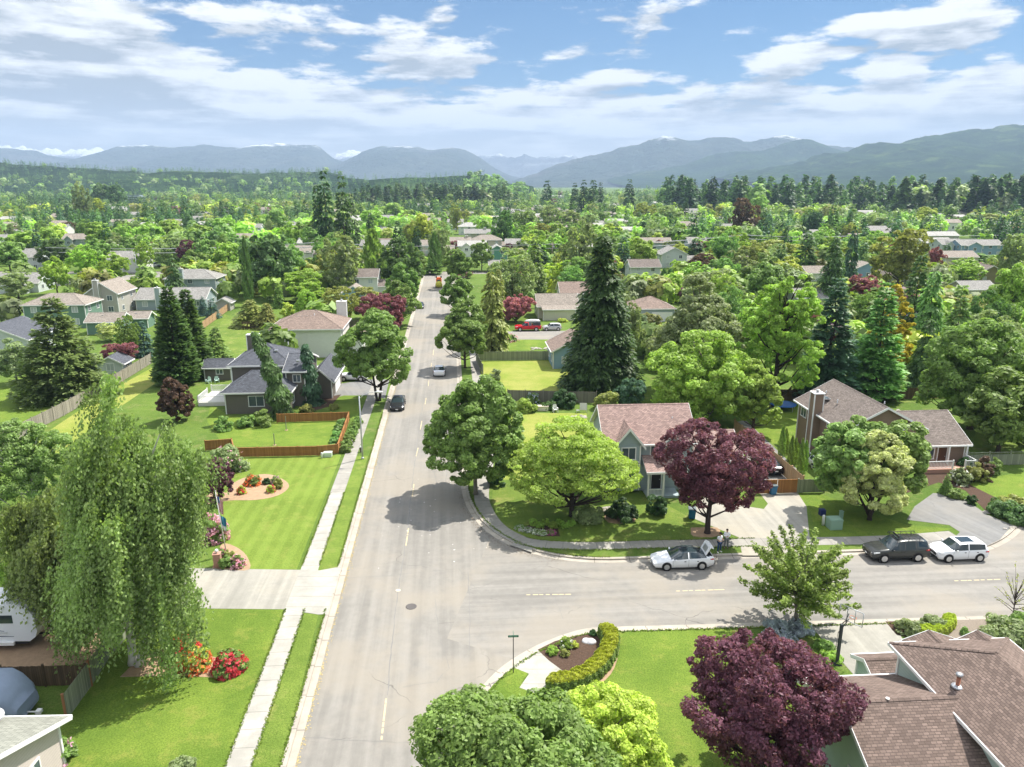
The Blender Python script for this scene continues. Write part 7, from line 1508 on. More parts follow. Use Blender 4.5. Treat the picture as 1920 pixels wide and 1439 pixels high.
hedge([(1713, 1190), (1742, 1191), (1768, 1183), (1779, 1172), (1774, 1162)], .85, .7, 'chartreuse clipped hedge curving behind the brown roofs', 81, side='yg', n=14000, ls=.07)
SH = [
 ((344, 1228), 2.1, 1.45, 'mg', 'red rhododendron nearest the birch trunk, top of the left bed', 'rhododendron', 'red', 210), ((367, 1250), 2.1, 1.25, 'yg', 'orange-red rhododendron with yellow-green leaves in the middle of the left bed', 'rhododendron', 'orr', 150), ((430, 1258), 2.1, 1.25, 'mg', 'bright red rhododendron at the right end of the left bed', 'rhododendron', 'red', 250),
 ((474, 908), 1.75, .95, 'mg', 'broad orange-red azalea at the back of the kidney shaped bed', 'azalea', 'orr', 120), ((500, 908), .8, .7, 'dg', 'small dark green bush behind the kidney shaped bed centre', 'shrub', None, 0), ((517, 907), .95, .85, 'mg', 'small pale pink azalea at the top right of the kidney shaped bed', 'azalea', 'pink', 60), ((523, 916), 1.05, 1.05, 'yo', 'yellowish shrub at the right end of the kidney shaped bed', 'shrub', None, 0), ((509, 923), .95, .75, 'yg', 'small red azalea at the front right of the kidney shaped bed', 'azalea', 'red', 45), ((453, 926), .9, .85, 'yg', 'small red azalea at the front left of the kidney shaped bed', 'azalea', 'red', 40),
 ((398, 1012), 2.9, 2.6, 'mg', 'big rounded azalea smothered in pink flowers under the birch edge', 'azalea', 'pink', 560), ((417, 1046), .8, .85, 'mg', 'small magenta azalea at the foot of the flagpole', 'azalea', 'mag', 40), ((433, 1050), 1.2, .9, 'yo', 'bronze-green shrub behind the flagpole foot', 'shrub', None, 0), ((424, 1062), 1.2, .9, 'mg', 'green shrub between the brick pillar and the pink azalea', 'shrub', None, 0), ((446, 1062), 1.2, .95, 'mg', 'low lilac-pink azalea at the corner of the driveway bed', 'azalea', 'pink', 90),
 ((420, 806), 2.5, 1.7, 'mg', 'round green shrub left of the charcoal house lawn edge', 'shrub', None, 0), ((462, 800), 2.3, 1.6, 'mg', 'left half of the long shrub mass under the charcoal house window', 'shrub', None, 0), ((492, 797), 3.0, 2.0, 'mg', 'right half of the long shrub mass under the charcoal house window', 'shrub', None, 0), ((574, 772), 2.1, 1.1, 'yo', 'yellow-topped clipped shrub beside the weeping sequoia', 'shrub', None, 0), ((626, 768), 1.5, .8, 'yo', 'smaller yellow-topped clipped shrub on the charcoal house lawn', 'shrub', None, 0), ((584, 747), 1.2, .9, 'bg', 'bright little bush at the foot of the small weeping conifer', 'shrub', None, 0),
 ((1232, 964), 2.1, 2.1, 'dg', 'round dark evergreen shrub on the corner house lawn', 'shrub', None, 0), ((1168, 972), 3.0, 1.7, 'dg', 'dark rhododendron in the shade of the yellow-green tree', 'shrub', None, 0), ((1105, 975), 3.0, 1.4, 'gg', 'grey-green rhododendron left of the trunk of the yellow-green tree', 'shrub', None, 0), ((1162, 974), 1.2, .8, 'br', 'brownish heather beside the pale landscaping stones', 'shrub', None, 0), ((933, 908), 2.2, 2.4, 'dg', 'dark clipped bush by the pavement behind the junction maple', 'shrub', None, 0),
 ((985, 772), 3.0, 2.0, 'bg', 'bright green shrub in front of the aged grey fence', 'shrub', None, 0), ((1000, 756), 1.9, 1.6, 'mg', 'lilac shrub with purple flowers against the aged grey fence', 'shrub', 'lav', 60), ((1058, 762), 3.6, 2.5, 'dg', 'round dark shrub against the aged grey fence', 'shrub', None, 0), ((1137, 766), 3.8, 2.7, 'yo', 'golden variegated shrub at the corner of the aged grey fence', 'shrub', None, 0), ((1180, 762), 4.6, 4.4, 'teal', 'big blue-green shrub right of the golden variegated one', 'shrub', None, 0), ((929, 716), 1.9, 2.4, 'gg', 'pale grey-green bush on the dry lawn behind the junction maple', 'shrub', None, 0), ((1030, 768), 2.4, 1.2, 'fg', 'low green shrub beside the cream storage bench', 'shrub', None, 0),
 ((1798, 906), 2.2, 1.9, 'gg', 'pale round spirea below the white porch', 'shrub', 'wt', 30), ((1826, 904), 2.3, 2.2, 'yo', 'olive round bush right of the pale spirea', 'shrub', None, 0), ((1842, 899), 2.2, 2.4, 'br', 'bronze bush between the olive and green ones by the white porch', 'shrub', None, 0), ((1860, 888), 1.9, 1.8, 'mg', 'green bush at the foot of the lattice fence', 'shrub', None, 0), ((1790, 933), 1.7, .9, 'mg', 'spreading green shrub beside the little cone spruce', 'shrub', None, 0), ((1821, 945), 1.0, .9, 'dg', 'small dark shrub at the lawn edge right of the asphalt driveway', 'shrub', None, 0), ((1880, 962), 3.2, 1.2, 'fg', 'spreading juniper between the lawn and asphalt driveway', 'shrub', None, 0), ((1908, 975), 3.4, 1.5, 'fg', 'larger juniper at the right edge above the rolled kerb', 'shrub', None, 0), ((1900, 950), 3.2, .9, 'yo', 'low yellowish shrub behind the junipers at the right edge', 'shrub', None, 0), ((1812, 880), 2.0, 1.3, 'dg', 'dark low shrub tucked against the porch railing', 'shrub', None, 0),
 ((1890, 1205), 3.5, 1.9, 'gg', 'light yellow-green shrub behind the far brown roof', 'shrub', None, 0), ((1912, 1190), 2.6, 1.7, 'mg', 'green shrub at the right edge beside the leafless sapling', 'shrub', None, 0), ((1704, 1186), 1.9, .9, 'gg', 'left of two bronze-green shrubs inside the chartreuse hedge', 'shrub', None, 0), ((1748, 1178), 1.9, .95, 'gg', 'right of two bronze-green shrubs inside the chartreuse hedge', 'shrub', None, 0), ((1810, 1190), .7, .5, 'mg', 'tiny round bush on the gravel by the utility cover', 'shrub', None, 0),
 ((1460, 1190), 2.4, .9, 'lav', 'silvery lavender clump left of the young cherry trunk', 'shrub', None, 0), ((1500, 1186), 2.0, .9, 'lav', 'silvery lavender clump right of the young cherry trunk', 'shrub', None, 0), ((1468, 1212), 1.8, 1.0, 'lav', 'pale silver shrub in front of the lavender by the purple plum', 'shrub', None, 0), ((1545, 1215), 1.5, .5, 'mg', 'low green edging along the pale driveway', 'shrub', None, 0), ((1560, 1235), 1.5, .4, 'bg', 'low ferny edging at the foot of the basketball post', 'shrub', None, 0),
 ((1036, 1225), .75, .55, 'bg', 'yellow-green perennial at the left of the mulch bed', 'plant', None, 0), ((1062, 1214), .95, .7, 'bg', 'white flowering perennial in the middle of the mulch bed', 'plant', 'wt', 26), ((1059, 1230), .6, .5, 'yo', 'small orange-tinged perennial at the front of the mulch bed', 'plant', None, 0), ((1075, 1213), .65, .4, 'yg', 'low perennial right of the white flowering one', 'plant', None, 0), ((1112, 1190), .5, .35, 'dg', 'tiny dark sprig at the top end of the curved hedge', 'plant', None, 0),
 ((110, 1425), 1.8, 1.3, 'mg', 'rose bush with a few pink blooms by the pale house wall', 'rose bush', 'pink', 8), ((345, 1450), 1.5, .9, 'gg', 'pale leafy shrub cut by the bottom edge of the lawn', 'shrub', None, 0),
 ((425, 884), 3.4, 3.2, 'gg', 'lilac bush with faded pink blossom against the orange fence', 'lilac bush', 'pink', 60), ((452, 880), 2.0, 1.5, 'gg', 'low pale blossoming spray right of the lilac bush', 'shrub', 'wt', 20),
 ((1032, 590), 3.2, 1.8, 'mg', 'flowering shrub by the columned porch steps', 'shrub', 'pink', 20), ((958, 640), 3.2, 1.4, 'mg', 'pink flowering shrub at the foot of the drooping olive cedar', 'shrub', 'pink', 60), ((1055, 604), 2.2, .9, 'yg', 'orange and yellow blooming shrub at the porch corner', 'shrub', 'gold', 40), ((1592, 655), 2.5, 1.6, 'mg', 'magenta rhododendron in front of the dark fence', 'rhododendron', 'mag', 80), ((1546, 730), 2.2, 1.8, 'dg', 'crimson flowering rhododendron against the dark back fence', 'rhododendron', 'mag', 90),
 ((112, 1000), 3.0, 1.0, 'mg', 'low shrub beneath the birch canopy', 'shrub', None, 0), ((205, 735), 2.5, 1.2, 'yg', 'yellow flowering broom along the weathered fence', 'shrub', 'gold', 60), ((350, 672), 3.2, 2.0, 'yg', 'yellow broom tuft beyond the sequoias', 'shrub', 'gold', 30),
]
for i, (px, w_, h_, col, lb, ct, fc, nf) in enumerate(SH):
    shrub(px, w_, h_, col, lb, name=ct.replace(' ', '_'), seed=300 + i, n=int(min(7000, 1300 + 700 * w_ * h_)), ls=.09 + .012 * w_ * (1 if px[1] > 1000 else 1.8), flowers=nf or None, fcol=fc, fs=.17 if w_ > 1 else .11, cat=ct)
for i, t_ in enumerate([0, .16, .32, .48, .64, .8, .95]):      # along the outside of the fence
    a = G(664, 795).lerp(G(638, 852), t_); shrub(None, 1.5, 1.0, 'mg', ['first', 'second', 'third', 'fourth', 'fifth', 'sixth', 'seventh'][i] + ' leafy shrub along the pavement side of the orange fence, counted from the far end', seed=500 + i, loc=a + Vector((.45, 0, 0)), n=1500, group='shrubs between the orange fence and the pavement')
for i, t_ in enumerate([.1, .3, .5, .7, .9]):
    a = G(655, 789).lerp(G(634, 851), t_); shrub(None, 1.3, .7, 'grn2', ['farthest', 'second farthest', 'middle', 'second nearest', 'nearest'][i] + ' broad leafed hosta inside the orange fence', seed=520 + i, loc=a + Vector((-.9, 0, 0)), n=900, ls=.2, name='hosta', cat='hosta', group='hostas inside the orange fence')
for i, (px, c_) in enumerate([((975, 992), 'wt'), ((988, 995), 'wt'), ((1003, 999), 'wt'), ((1018, 1001), 'wt'), ((1033, 1000), 'mag')]):
    shrub(px, .95, .3, 'mg', ['first', 'second', 'third', 'fourth', 'fifth'][i] + ' from the left in the strip of white and purple edging flowers by the pavement', seed=540 + i, n=500, flowers=90, fcol=c_, fs=.10, name='flower_clump', cat='flowers', group='edging flowers by the corner pavement')
for i in range(7): shrub((1000 + i * 12, 984 + (i % 2) * 5), .9, .55, 'bg', ['first', 'second', 'third', 'fourth', 'fifth', 'sixth', 'seventh'][i] + ' fern from the left in the row behind the edging flowers', seed=560 + i, n=500, name='fern', cat='fern', group='ferns in the shade of the yellow-green tree')
mid_tree('fir', 1776, 926, 888, 13, 'mg', 'little cone shaped spruce beside the asphalt driveway', lod=0, name='dwarf_spruce'); mid_tree('column', 1042, 592, 572, 6, 'bg', 'small bright cone tree at the columned porch', lod=1)
near_tree('smoke_tree', 'plum', (405, 944), 4.7, 2.1, 'pp', 'wine-purple smoke tree between the birch and the kidney shaped bed', 71, zb=.5, leaf=.16, dens=.6, shape='egg')
near_tree('copper_beech', 'maple', (332, 790), 5.8, 2.1, 'br', 'dull purple-brown tree behind the top right of the birch', 72, zb=.6, leaf=.24, dens=.7)
near_tree('dark_sycamore', 'maple', (-75, 1000), 12.5, 3.4, 'gg', 'grey-green leafy tree filling the left edge above the arborvitae', 73, zb=1.0, leaf=.26, dens=1.0)
near_tree('leafy_ash', 'plum', (75, 985), 10.6, 4.0, 'birch', 'lighter birch-like tree merging into the left flank of the huge birch', 74, zb=1.5, leaf=.17, dens=1.2, shape='egg', bark=barkw)
# ================================================================== TREES IN THE MIDDLE DISTANCE: kind, px, foot, top, half width (photo pixels), colour, label
MT = [
 ('fir', 405, 685, 610, 30, 'mg', 'yellow-green conical tree right of the slimmer sequoia'), ('open', 240, 675, 595, 22, 'mg', 'upright olive conifer left of the pink maple'), ('fir', 268, 668, 600, 22, 'bs', 'blue-green spruce left of the broader sequoia'), ('vase', 227, 690, 640, 31, 'rp', 'rose-purple maple above the small grey shed'),
 ('fir', 380, 592, 555, 13, 'bs', 'left of two small blue spruces right of the sequoias'), ('fir', 398, 597, 558, 15, 'bs', 'right of two small blue spruces right of the sequoias'), ('cedar', 325, 560, 478, 22, 'fg', 'drooping ragged cedar above the sequoias'), ('bush', 375, 568, 548, 30, 'gg', 'grey-green shrub mass behind the blue spruces'),
 ('round', 510, 560, 440, 42, 'fg', 'big dark rounded tree left of the silvery willow'), ('round', 478, 552, 438, 30, 'fg', 'dark rounded tree joined to the left of the big dark one'), ('column', 462, 575, 448, 9, 'fg', 'very thin dark spire left of the big dark rounded tree'), ('feather', 540, 545, 452, 36, 'grn2', 'light green tree behind the big dark rounded one'),
 ('feather', 640, 555, 442, 42, 'gg', 'silvery willow above the white chimney house'), ('cedar', 470, 612, 560, 40, 'yo', 'wide spreading cedar left of the white hip roofed house'), ('cedar', 500, 616, 566, 24, 'yo', 'second spreading cedar nearer the white hip roofed house'), ('bush', 540, 606, 566, 18, 'yg', 'round lime-yellow shrub above the leaning sequoia'), ('open', 572, 612, 545, 22, 'bg', 'airy bright tree between the lime shrub and the white chimney'),
 ('open', 565, 568, 505, 44, 'bg', 'spreading bright green tree left of the sky blue wing'), ('fir', 522, 578, 528, 13, 'mg', 'slim pointed green tree behind the lime-yellow shrub'), ('open', 635, 618, 540, 34, 'yo', 'layered olive-green tree in front of the sky blue wing'), ('round', 685, 600, 538, 34, 'yo', 'bronze-tinged round tree right of the sky blue wing'),
 ('feather', 748, 545, 450, 46, 'fg', 'tall dusky conifer-like tree behind the left kerb maples'), ('column', 700, 540, 435, 22, 'mg', 'narrow green tree right of the silvery willow'), ('fir', 746, 500, 408, 17, 'dg', 'spiky blue-green fir in front of the pinkish roofs'), ('fir', 782, 498, 432, 15, 'dg', 'second spiky fir nearer the far street end'), ('round', 790, 470, 400, 22, 'yg', 'lime-yellow round tree left of the far street end'),
 ('feather', 822, 505, 418, 22, 'gg', 'pale poplar standing at the end of the street'), ('column', 815, 514, 440, 12, 'fg', 'ivy-dark trunked tree at the end of the street'), ('bush', 808, 514, 495, 25, 'mg', 'left shrub mass closing off the end of the street'), ('round', 903, 508, 450, 21, 'mg', 'round green maple beside the teal gabled house'), ('vase', 860, 472, 452, 16, 'rp', 'purple-red tree behind the round maple at the street end'),
 ('vase', 872, 522, 510, 16, 'rp', 'low crimson shrub tree by the far right kerb'), ('feather', 960, 590, 468, 46, 'gg', 'wispy pale-stemmed birch right of the street end'), ('fir', 1003, 560, 440, 26, 'mg', 'tall green conical tree right of the wispy birch'), ('cedar', 935, 600, 500, 22, 'yo', 'second drooping cedar tip behind the pink-purple tree'),
 ('round', 1035, 495, 448, 24, 'mg', 'dark green round tree behind the transformer pole'), ('feather', 1085, 548, 420, 36, 'gg', 'tall silvery poplar left of the dark cedar'), ('feather', 1050, 545, 492, 30, 'yg', 'yellow-green round tree below the transformer pole'), ('round', 1000, 478, 425, 22, 'bg', 'bright leafy tree left of the transformer pole'),
 ('round', 1190, 648, 590, 34, 'fg', 'dark green bush tree at the right foot of the giant cedar'), ('feather', 1190, 505, 445, 28, 'bg', 'bright tree right of the dark cedar top'), ('bush', 1215, 552, 528, 34, 'yg', 'light green hedge mass below the beige two-storey'), ('column', 1245, 540, 505, 9, 'fg', 'left of two dark arborvitae by the beige two-storey'), ('column', 1256, 541, 506, 8, 'fg', 'right of two dark arborvitae by the beige two-storey'),
 ('feather', 1330, 585, 505, 62, 'gg', 'broad pale tree rising behind the grey-green airy one'), ('vase', 1320, 528, 478, 28, 'br', 'brown-purple tree beyond the pale blue gabled house'), ('vase', 1318, 490, 452, 20, 'rp', 'purple tree behind the brown-purple one'), ('feather', 1357, 512, 432, 26, 'grn2', 'upright grey-green poplar left of the pole beyond the cedar'), ('open', 1385, 540, 470, 34, 'gg', 'brushy olive tree behind the upright poplar'),
 ('feather', 1455, 500, 450, 50, 'yo', 'rounded yellow-olive blossoming tree right of the pole beyond the cedar'), ('feather', 1510, 502, 462, 30, 'yo', 'smaller yellow-olive tree beside the blossoming one'), ('round', 1485, 560, 500, 40, 'gg', 'grey-green tree behind the tall open ash'), ('cedar', 1563, 575, 438, 36, 'fg', 'drooping brown-green spruce between garage and blue bungalow'), ('cedar', 1598, 540, 420, 20, 'teal', 'thin dark spruce behind the drooping brown-green one'),
 ('vase', 1622, 575, 515, 28, 'rp', 'crimson purple tree in front of the blue bungalow'), ('feather', 1690, 548, 430, 52, 'yo', 'large pale round tree right of the blue bungalow'), ('open', 1625, 490, 452, 20, 'bg', 'small bright tree left of the large pale round one'), ('fir', 1718, 660, 470, 44, 'fg', 'tall dense layered fir right of the golden tree'), ('cedar', 1745, 672, 500, 40, 'grn2', 'spreading mid green fir leaning right of the tall dense one'),
 ('fir', 1795, 705, 528, 42, 'grn2', 'tall feathery fir above the broad maple'), ('cedar', 1735, 735, 590, 34, 'fg', 'dark drooping fir left of the broad maple'), ('feather', 1848, 690, 550, 40, 'fg', 'dusky pine right of the tall feathery fir'), ('vase', 1752, 520, 462, 18, 'rp', 'wine-red tree beside the low tan roofed house'), ('round', 1810, 530, 480, 26, 'bg', 'bright green tree in front of the low tan roofed house'),
 ('open', 1815, 535, 495, 28, 'bg', 'light green tree left of the olive gabled house'), ('bush', 1838, 492, 474, 28, 'mg', 'clipped dark hedge mass beside the low tan roofed house'), ('round', 1895, 640, 500, 40, 'bg', 'bright lime tree filling the right edge below the long blue house'), ('feather', 1905, 540, 440, 34, 'gg', 'soft grey-green tree at the right edge above the lime one'), ('vase', 1900, 450, 425, 14, 'pk', 'pink-brown tree at the far right edge of town'),
 ('round', 1870, 720, 640, 40, 'mg', 'round green tree at the right edge behind the broad maple'), ('round', 1905, 800, 690, 34, 'mg', 'green tree cut by the right edge below the dusky pine'), ('vase', 1650, 600, 560, 20, 'rp', 'dark red tree peeking behind the golden tree'),
 ('fir', 610, 482, 314, 26, 'dg', 'left giant dark fir of the towering pair beyond town centre'), ('fir', 643, 484, 322, 25, 'cedar', 'right giant dark fir of the towering pair beyond town centre'), ('fir', 596, 470, 338, 18, 'dg', 'shorter giant fir on the left shoulder of the towering pair'), ('fir', 660, 478, 360, 18, 'cedar', 'shorter giant fir on the right shoulder of the towering pair'),
 ('fir', 1095, 402, 334, 16, 'dg', 'leftmost fir of the dark clump above the giant cedar'), ('fir', 1112, 404, 333, 16, 'dg', 'second fir of the dark clump above the giant cedar'), ('fir', 1126, 402, 340, 12, 'dg', 'third fir of the dark clump above the giant cedar'), ('fir', 1078, 400, 340, 13, 'dg', 'outlying fir left of the dark clump above the giant cedar'), ('fir', 1026, 392, 336, 14, 'dg', 'lone dark fir far beyond the transformer pole'), ('fir', 1180, 400, 334, 16, 'dg', 'single broad fir right of the dark clump above the giant cedar'), ('round', 982, 370, 345, 9, 'dg', 'small round dark tree on the far plain right of centre'),
 ('round', 15, 520, 446, 32, 'mg', 'dark maple at the left edge before the white half hidden house'), ('round', 50, 480, 430, 34, 'bg', 'big bright leafy maple near the left edge'), ('round', 102, 508, 446, 28, 'fg', 'dark green maple right of the white half hidden house'), ('feather', 30, 560, 505, 34, 'gg', 'feathery grey-green tree on the cul-de-sac lawn'), ('open', 102, 552, 482, 26, 'bg', 'bright open maple above the layered fir top'), ('open', 160, 530, 462, 32, 'bg', 'bright leafy tree above the skylight house'), ('open', 215, 530, 475, 28, 'bg', 'bright tree right of the skylight house chimney'), ('open', 155, 548, 512, 14, 'yg', 'small lime tree on the lawn above the skylight house'),
 ('round', 186, 470, 415, 24, 'bg', 'round bright street maple, left one of the pair in the western rows'), ('round', 235, 472, 420, 20, 'bg', 'round bright street maple, right one of the pair in the western rows'), ('round', 280, 468, 415, 26, 'bg', 'bright maple third along the western street row'), ('round', 318, 462, 412, 24, 'bg', 'bright maple fourth along the western street row'), ('round', 425, 455, 404, 26, 'bg', 'tall pale bright maple above the dark rounded trees'), ('round', 375, 462, 418, 24, 'bg', 'bright maple between the purple tree and the pale bright one'), ('round', 520, 450, 392, 22, 'mg', 'deep green round tree left of the giant firs'), ('open', 545, 470, 418, 22, 'bg', 'light green tree just left of the giant firs'),
 ('vase', 352, 505, 452, 18, 'pp', 'tall dark purple tree among the western maples'), ('feather', 320, 500, 440, 32, 'gg', 'soft light green tree left of the tall dark purple one'), ('round', 385, 510, 442, 24, 'mg', 'green round tree right of the tall dark purple one'), ('round', 182, 510, 444, 24, 'mg', 'dark leafy tree beside the two gabled white house'), ('open', 268, 512, 455, 18, 'bg', 'small airy tree in front of the white gabled garage'), ('round', 415, 520, 470, 26, 'yg', 'yellowish round tree below the pale bright maple'),
 ('vase', 128, 445, 418, 18, 'br', 'coppery brown tree above the pale blue brown roofed house'), ('vase', 20, 448, 424, 14, 'pp', 'purple tree near the left edge above the bright maple'), ('vase', 210, 418, 396, 12, 'pp', 'small dark purple tree in the far western rows'), ('round', 10, 436, 410, 18, 'yg', 'lime round tree at the left edge in the far rows'), ('round', 262, 428, 408, 24, 'yg', 'yellow-green dome in the far western rows'), ('fir', 112, 425, 382, 12, 'teal', 'dark spruce in the far western rows'), ('feather', 155, 425, 345, 18, 'gg', 'tall pale cottonwood standing over the far western rows'), ('feather', 187, 420, 372, 14, 'yg', 'yellowish birch beside the tall pale cottonwood'), ('round', 218, 395, 342, 16, 'fg', 'dark broad tree left of the blue glass office'), ('round', 190, 392, 342, 16, 'fg', 'twin dark broad tree left of the blue glass office'), ('fir', 272, 420, 378, 12, 'mg', 'green pointed tree right of the yellow-green dome'),
 ('round', 700, 440, 390, 24, 'bg', 'bright green rounded tree right of the giant firs'), ('fir', 695, 460, 398, 15, 'dg', 'dark conical tree right of the giant firs'), ('round', 738, 415, 380, 24, 'bg', 'broad bright tree far behind the pinkish roofs'), ('feather', 855, 435, 382, 12, 'yo', 'tall thin dark tree left of the farthest hip roofed house'), ('round', 900, 425, 392, 16, 'mg', 'green tree right of the farthest hip roofed house'), ('feather', 945, 465, 395, 22, 'fg', 'dusky tall tree right of the beige two-storey at the street end'),
 ('feather', 985, 450, 385, 28, 'gg', 'pale willow first in the silvery belt right of the street end'), ('feather', 1030, 440, 388, 26, 'gg', 'pale willow second in the silvery belt'), ('feather', 1070, 438, 395, 24, 'gg', 'pale willow third in the silvery belt'), ('feather', 1105, 440, 396, 20, 'gg', 'pale willow fourth in the silvery belt'), ('feather', 1210, 425, 382, 24, 'yo', 'yellowish willow right of the dark cedar top'), ('feather', 1255, 428, 386, 26, 'gg', 'pale willow beyond the blue gabled house'), ('round', 1205, 462, 432, 24, 'bg', 'bright tree left of the pale blue gabled house'), ('fir', 1285, 420, 370, 11, 'dg', 'dark pointed tree beyond the pale blue gabled house'), ('feather', 1395, 450, 372, 28, 'br', 'bare brownish twiggy tree beyond the pole'), ('round', 1425, 412, 366, 18, 'bg', 'tall bright tree right of the bare brownish one'), ('fir', 1432, 455, 392, 14, 'dg', 'dark conifer below the tall bright tree'),
 ('fir', 1482, 432, 382, 10, 'dg', 'thin dark fir left of the tall double firs far right'), ('fir', 1562, 462, 376, 18, 'fg', 'left of the tall double firs far right'), ('fir', 1598, 462, 380, 18, 'fg', 'right of the tall double firs far right'), ('feather', 1523, 452, 398, 18, 'teal', 'dusky pine in front of the tall double firs'), ('feather', 1650, 440, 400, 30, 'gg', 'soft silvery tree right of the tall double firs'), ('round', 1738, 428, 386, 22, 'yg', 'lime-yellow tree above the eastern row houses'), ('vase', 1785, 428, 404, 15, 'pp', 'dark purple tree right of the lime-yellow one'), ('fir', 1820, 440, 414, 15, 'teal', 'left dark bluish tree above the long blue house'), ('fir', 1872, 440, 414, 16, 'teal', 'right dark bluish tree above the long blue house'), ('round', 1850, 430, 400, 26, 'yo', 'olive tree between the two dark bluish ones'), ('round', 1905, 428, 396, 20, 'bg', 'bright tree at the far right edge'), ('fir', 1776, 483, 455, 12, 'fg', 'small dark fir before the pale blue two-storey'), ('feather', 1610, 425, 398, 24, 'mg', 'green round tree behind the tall double firs'),
 ('round', 1160, 500, 455, 26, 'mg', 'mid green tree left of the beige two-storey'), ('open', 1390, 610, 545, 40, 'mg', 'leafy green tree behind the bright maple row'), ('round', 1400, 690, 570, 45, 'bg', 'bright rounded tree left of the tall open ash'), ('open', 1180, 700, 560, 30, 'gg', 'greyish tree close behind the giant cedar'), ('feather', 1530, 640, 560, 30, 'gg', 'grey-green tree squeezed left of the blue-green fir'),
 ('round', 25, 720, 640, 34, 'gg', 'leafy shrub tree left of the big layered fir'), ('open', 205, 640, 606, 24, 'cream', 'cream blossoming dogwood right of the big layered fir'),
]
MT = [t for t in MT]
for k_, px, by, ty, hw, col, lb in MT: mid_tree(k_, px, by, ty, hw, col, lb)

for i, (x_, y_, k_, c_, h_, r_, l_) in enumerate([(58, 84, 'round', 'mg', 10, 4.6, 'round green tree past the east end of the lattice fence'), (70, 96, 'maple', 'bg', 11, 5, 'bright maple behind the lattice fence beyond the frame edge'), (84, 88, 'fir', 'fg', 15, 3.6, 'dark fir at the bend of the side street'), (66, 44, 'vase', 'pp', 7, 3.4, 'purple tree south of the side street bend'), (78, 40, 'round', 'mg', 9, 4.2, 'green tree south of the side street bend'), (96, 100, 'open', 'grn2', 10, 4.6, 'fresh green tree at the far bend of the side street'), (74, 112, 'feather', 'gg', 12, 5, 'grey-green tree in the yard east of the brown house'), (90, 124, 'round', 'bg', 11, 5, 'bright round tree in the yard east of the brown house')]):
    c, t = proto(k_, 0, i % 3); b_ = 3.2 if k_ == 'fir' else 4.1; put_tree('leafy_tree' if k_ != 'fir' else 'conifer_tree', c, t, (x_, y_, 0), c_, rz=i * 1.7, sc=(r_ / b_, r_ / b_, h_ / 10), label=l_); TREES.append((x_, y_, r_))
# ---- further garden trees filling the blocks of houses, each one placed clear of the houses in view
BOX = []
for t in HB:
    p = G(t[1], t[2]); a = PX(p.x, p.y, 0); b = PX(p.x + t[3], p.y, t[5] if isinstance(t[5], (int, float)) else 5)
    top = PX(p.x, p.y + t[4] / 2, t[5] + (t[7] if isinstance(t[7], (int, float)) else 2))
    BOX.append((a[0] - 3, b[0] + 3, top[1], a[1] - (a[1] - b[1]) * .6, p.y, p.x - 2, p.x + t[3] + 2, p.y - 2.5, p.y + t[4] + 2))
BOX += [(495, 650, 585, 660, 137, -48, -30, 135, 152), (370, 630, 640, 780, 97, -46, -18, 95, 120), (690, 880, 500, 2000, 999, -36, 0, 0, 268), (0, 45, 565, 610, 250, -250, -120, 180, 210), (60, 300, 510, 530, 300, -200, -100, 250, 290), (430, 520, 590, 690, 200, -75, -46, 120, 190), (930, 1060, 610, 690, 200, -8, 20, 100, 170), (150, 320, 575, 700, 200, -110, -60, 120, 200)]
rgf = random.Random(77); placed = 0; rows_ = {}
KIND = ['round'] * 4 + ['open'] * 3 + ['feather'] * 3 + ['fir'] * 2 + ['vase'] + ['maple'] * 3 + ['cedar']
COLS = {'round': ['bg', 'mg', 'mg', 'yg', 'bg'], 'open': ['bg', 'mg', 'yo'], 'feather': ['gg', 'mg', 'yo', 'grn2'], 'fir': ['dg', 'fg', 'teal'], 'vase': ['pp', 'rp'], 'maple': ['bg', 'mg', 'grn2'], 'cedar': ['fg', 'dg']}
CN = dict(bg='bright green', mg='mid green', yg='lime green', gg='grey-green', yo='olive', grn2='fresh green', dg='dark green', fg='deep green', teal='blue-green', pp='purple', rp='red-purple')
KN = dict(round='round-headed', open='airy', feather='soft feathery', fir='pointed', vase='spreading', maple='dense leafy', cedar='drooping')
fills = []
tries = 0
while len(fills) < 270 and tries < 30000:
    tries += 1
    Y = 128 + 300 * rgf.random() ** .75; X = rgf.uniform(-.76, .76) * Y; kd = rgf.choice(KIND); Hh = {'fir': rgf.uniform(9, 17), 'vase': rgf.uniform(4.5, 7), 'cedar': rgf.uniform(8, 13)}.get(kd, rgf.uniform(8, 13)); Rw = Hh * rgf.uniform(.36, .52) * (.6 if kd == 'fir' else 1)
    if any((X - a) ** 2 + (Y - b) ** 2 < (Rw * .6 + c_ * .6) ** 2 for a, b, c_ in TREES): continue
    x0, y0 = PX(X - Rw, Y, 0); x1, _ = PX(X + Rw, Y, 0); _, yt = PX(X, Y, Hh)
    bad = False
    for (bx0, bx1, by0, by1, bY, wx0, wx1, wy0, wy1) in BOX:
        if wx0 - Rw * .6 < X < wx1 + Rw * .6 and wy0 - Rw * .6 < Y < wy1 + Rw * .6: bad = True; break
        if Y < bY and x1 > bx0 and x0 < bx1 and yt < by1 and y0 > by0: bad = True; break
    if bad: continue
    TREES.append((X, Y, Rw)); fills.append((kd, X, Y, Hh, Rw))
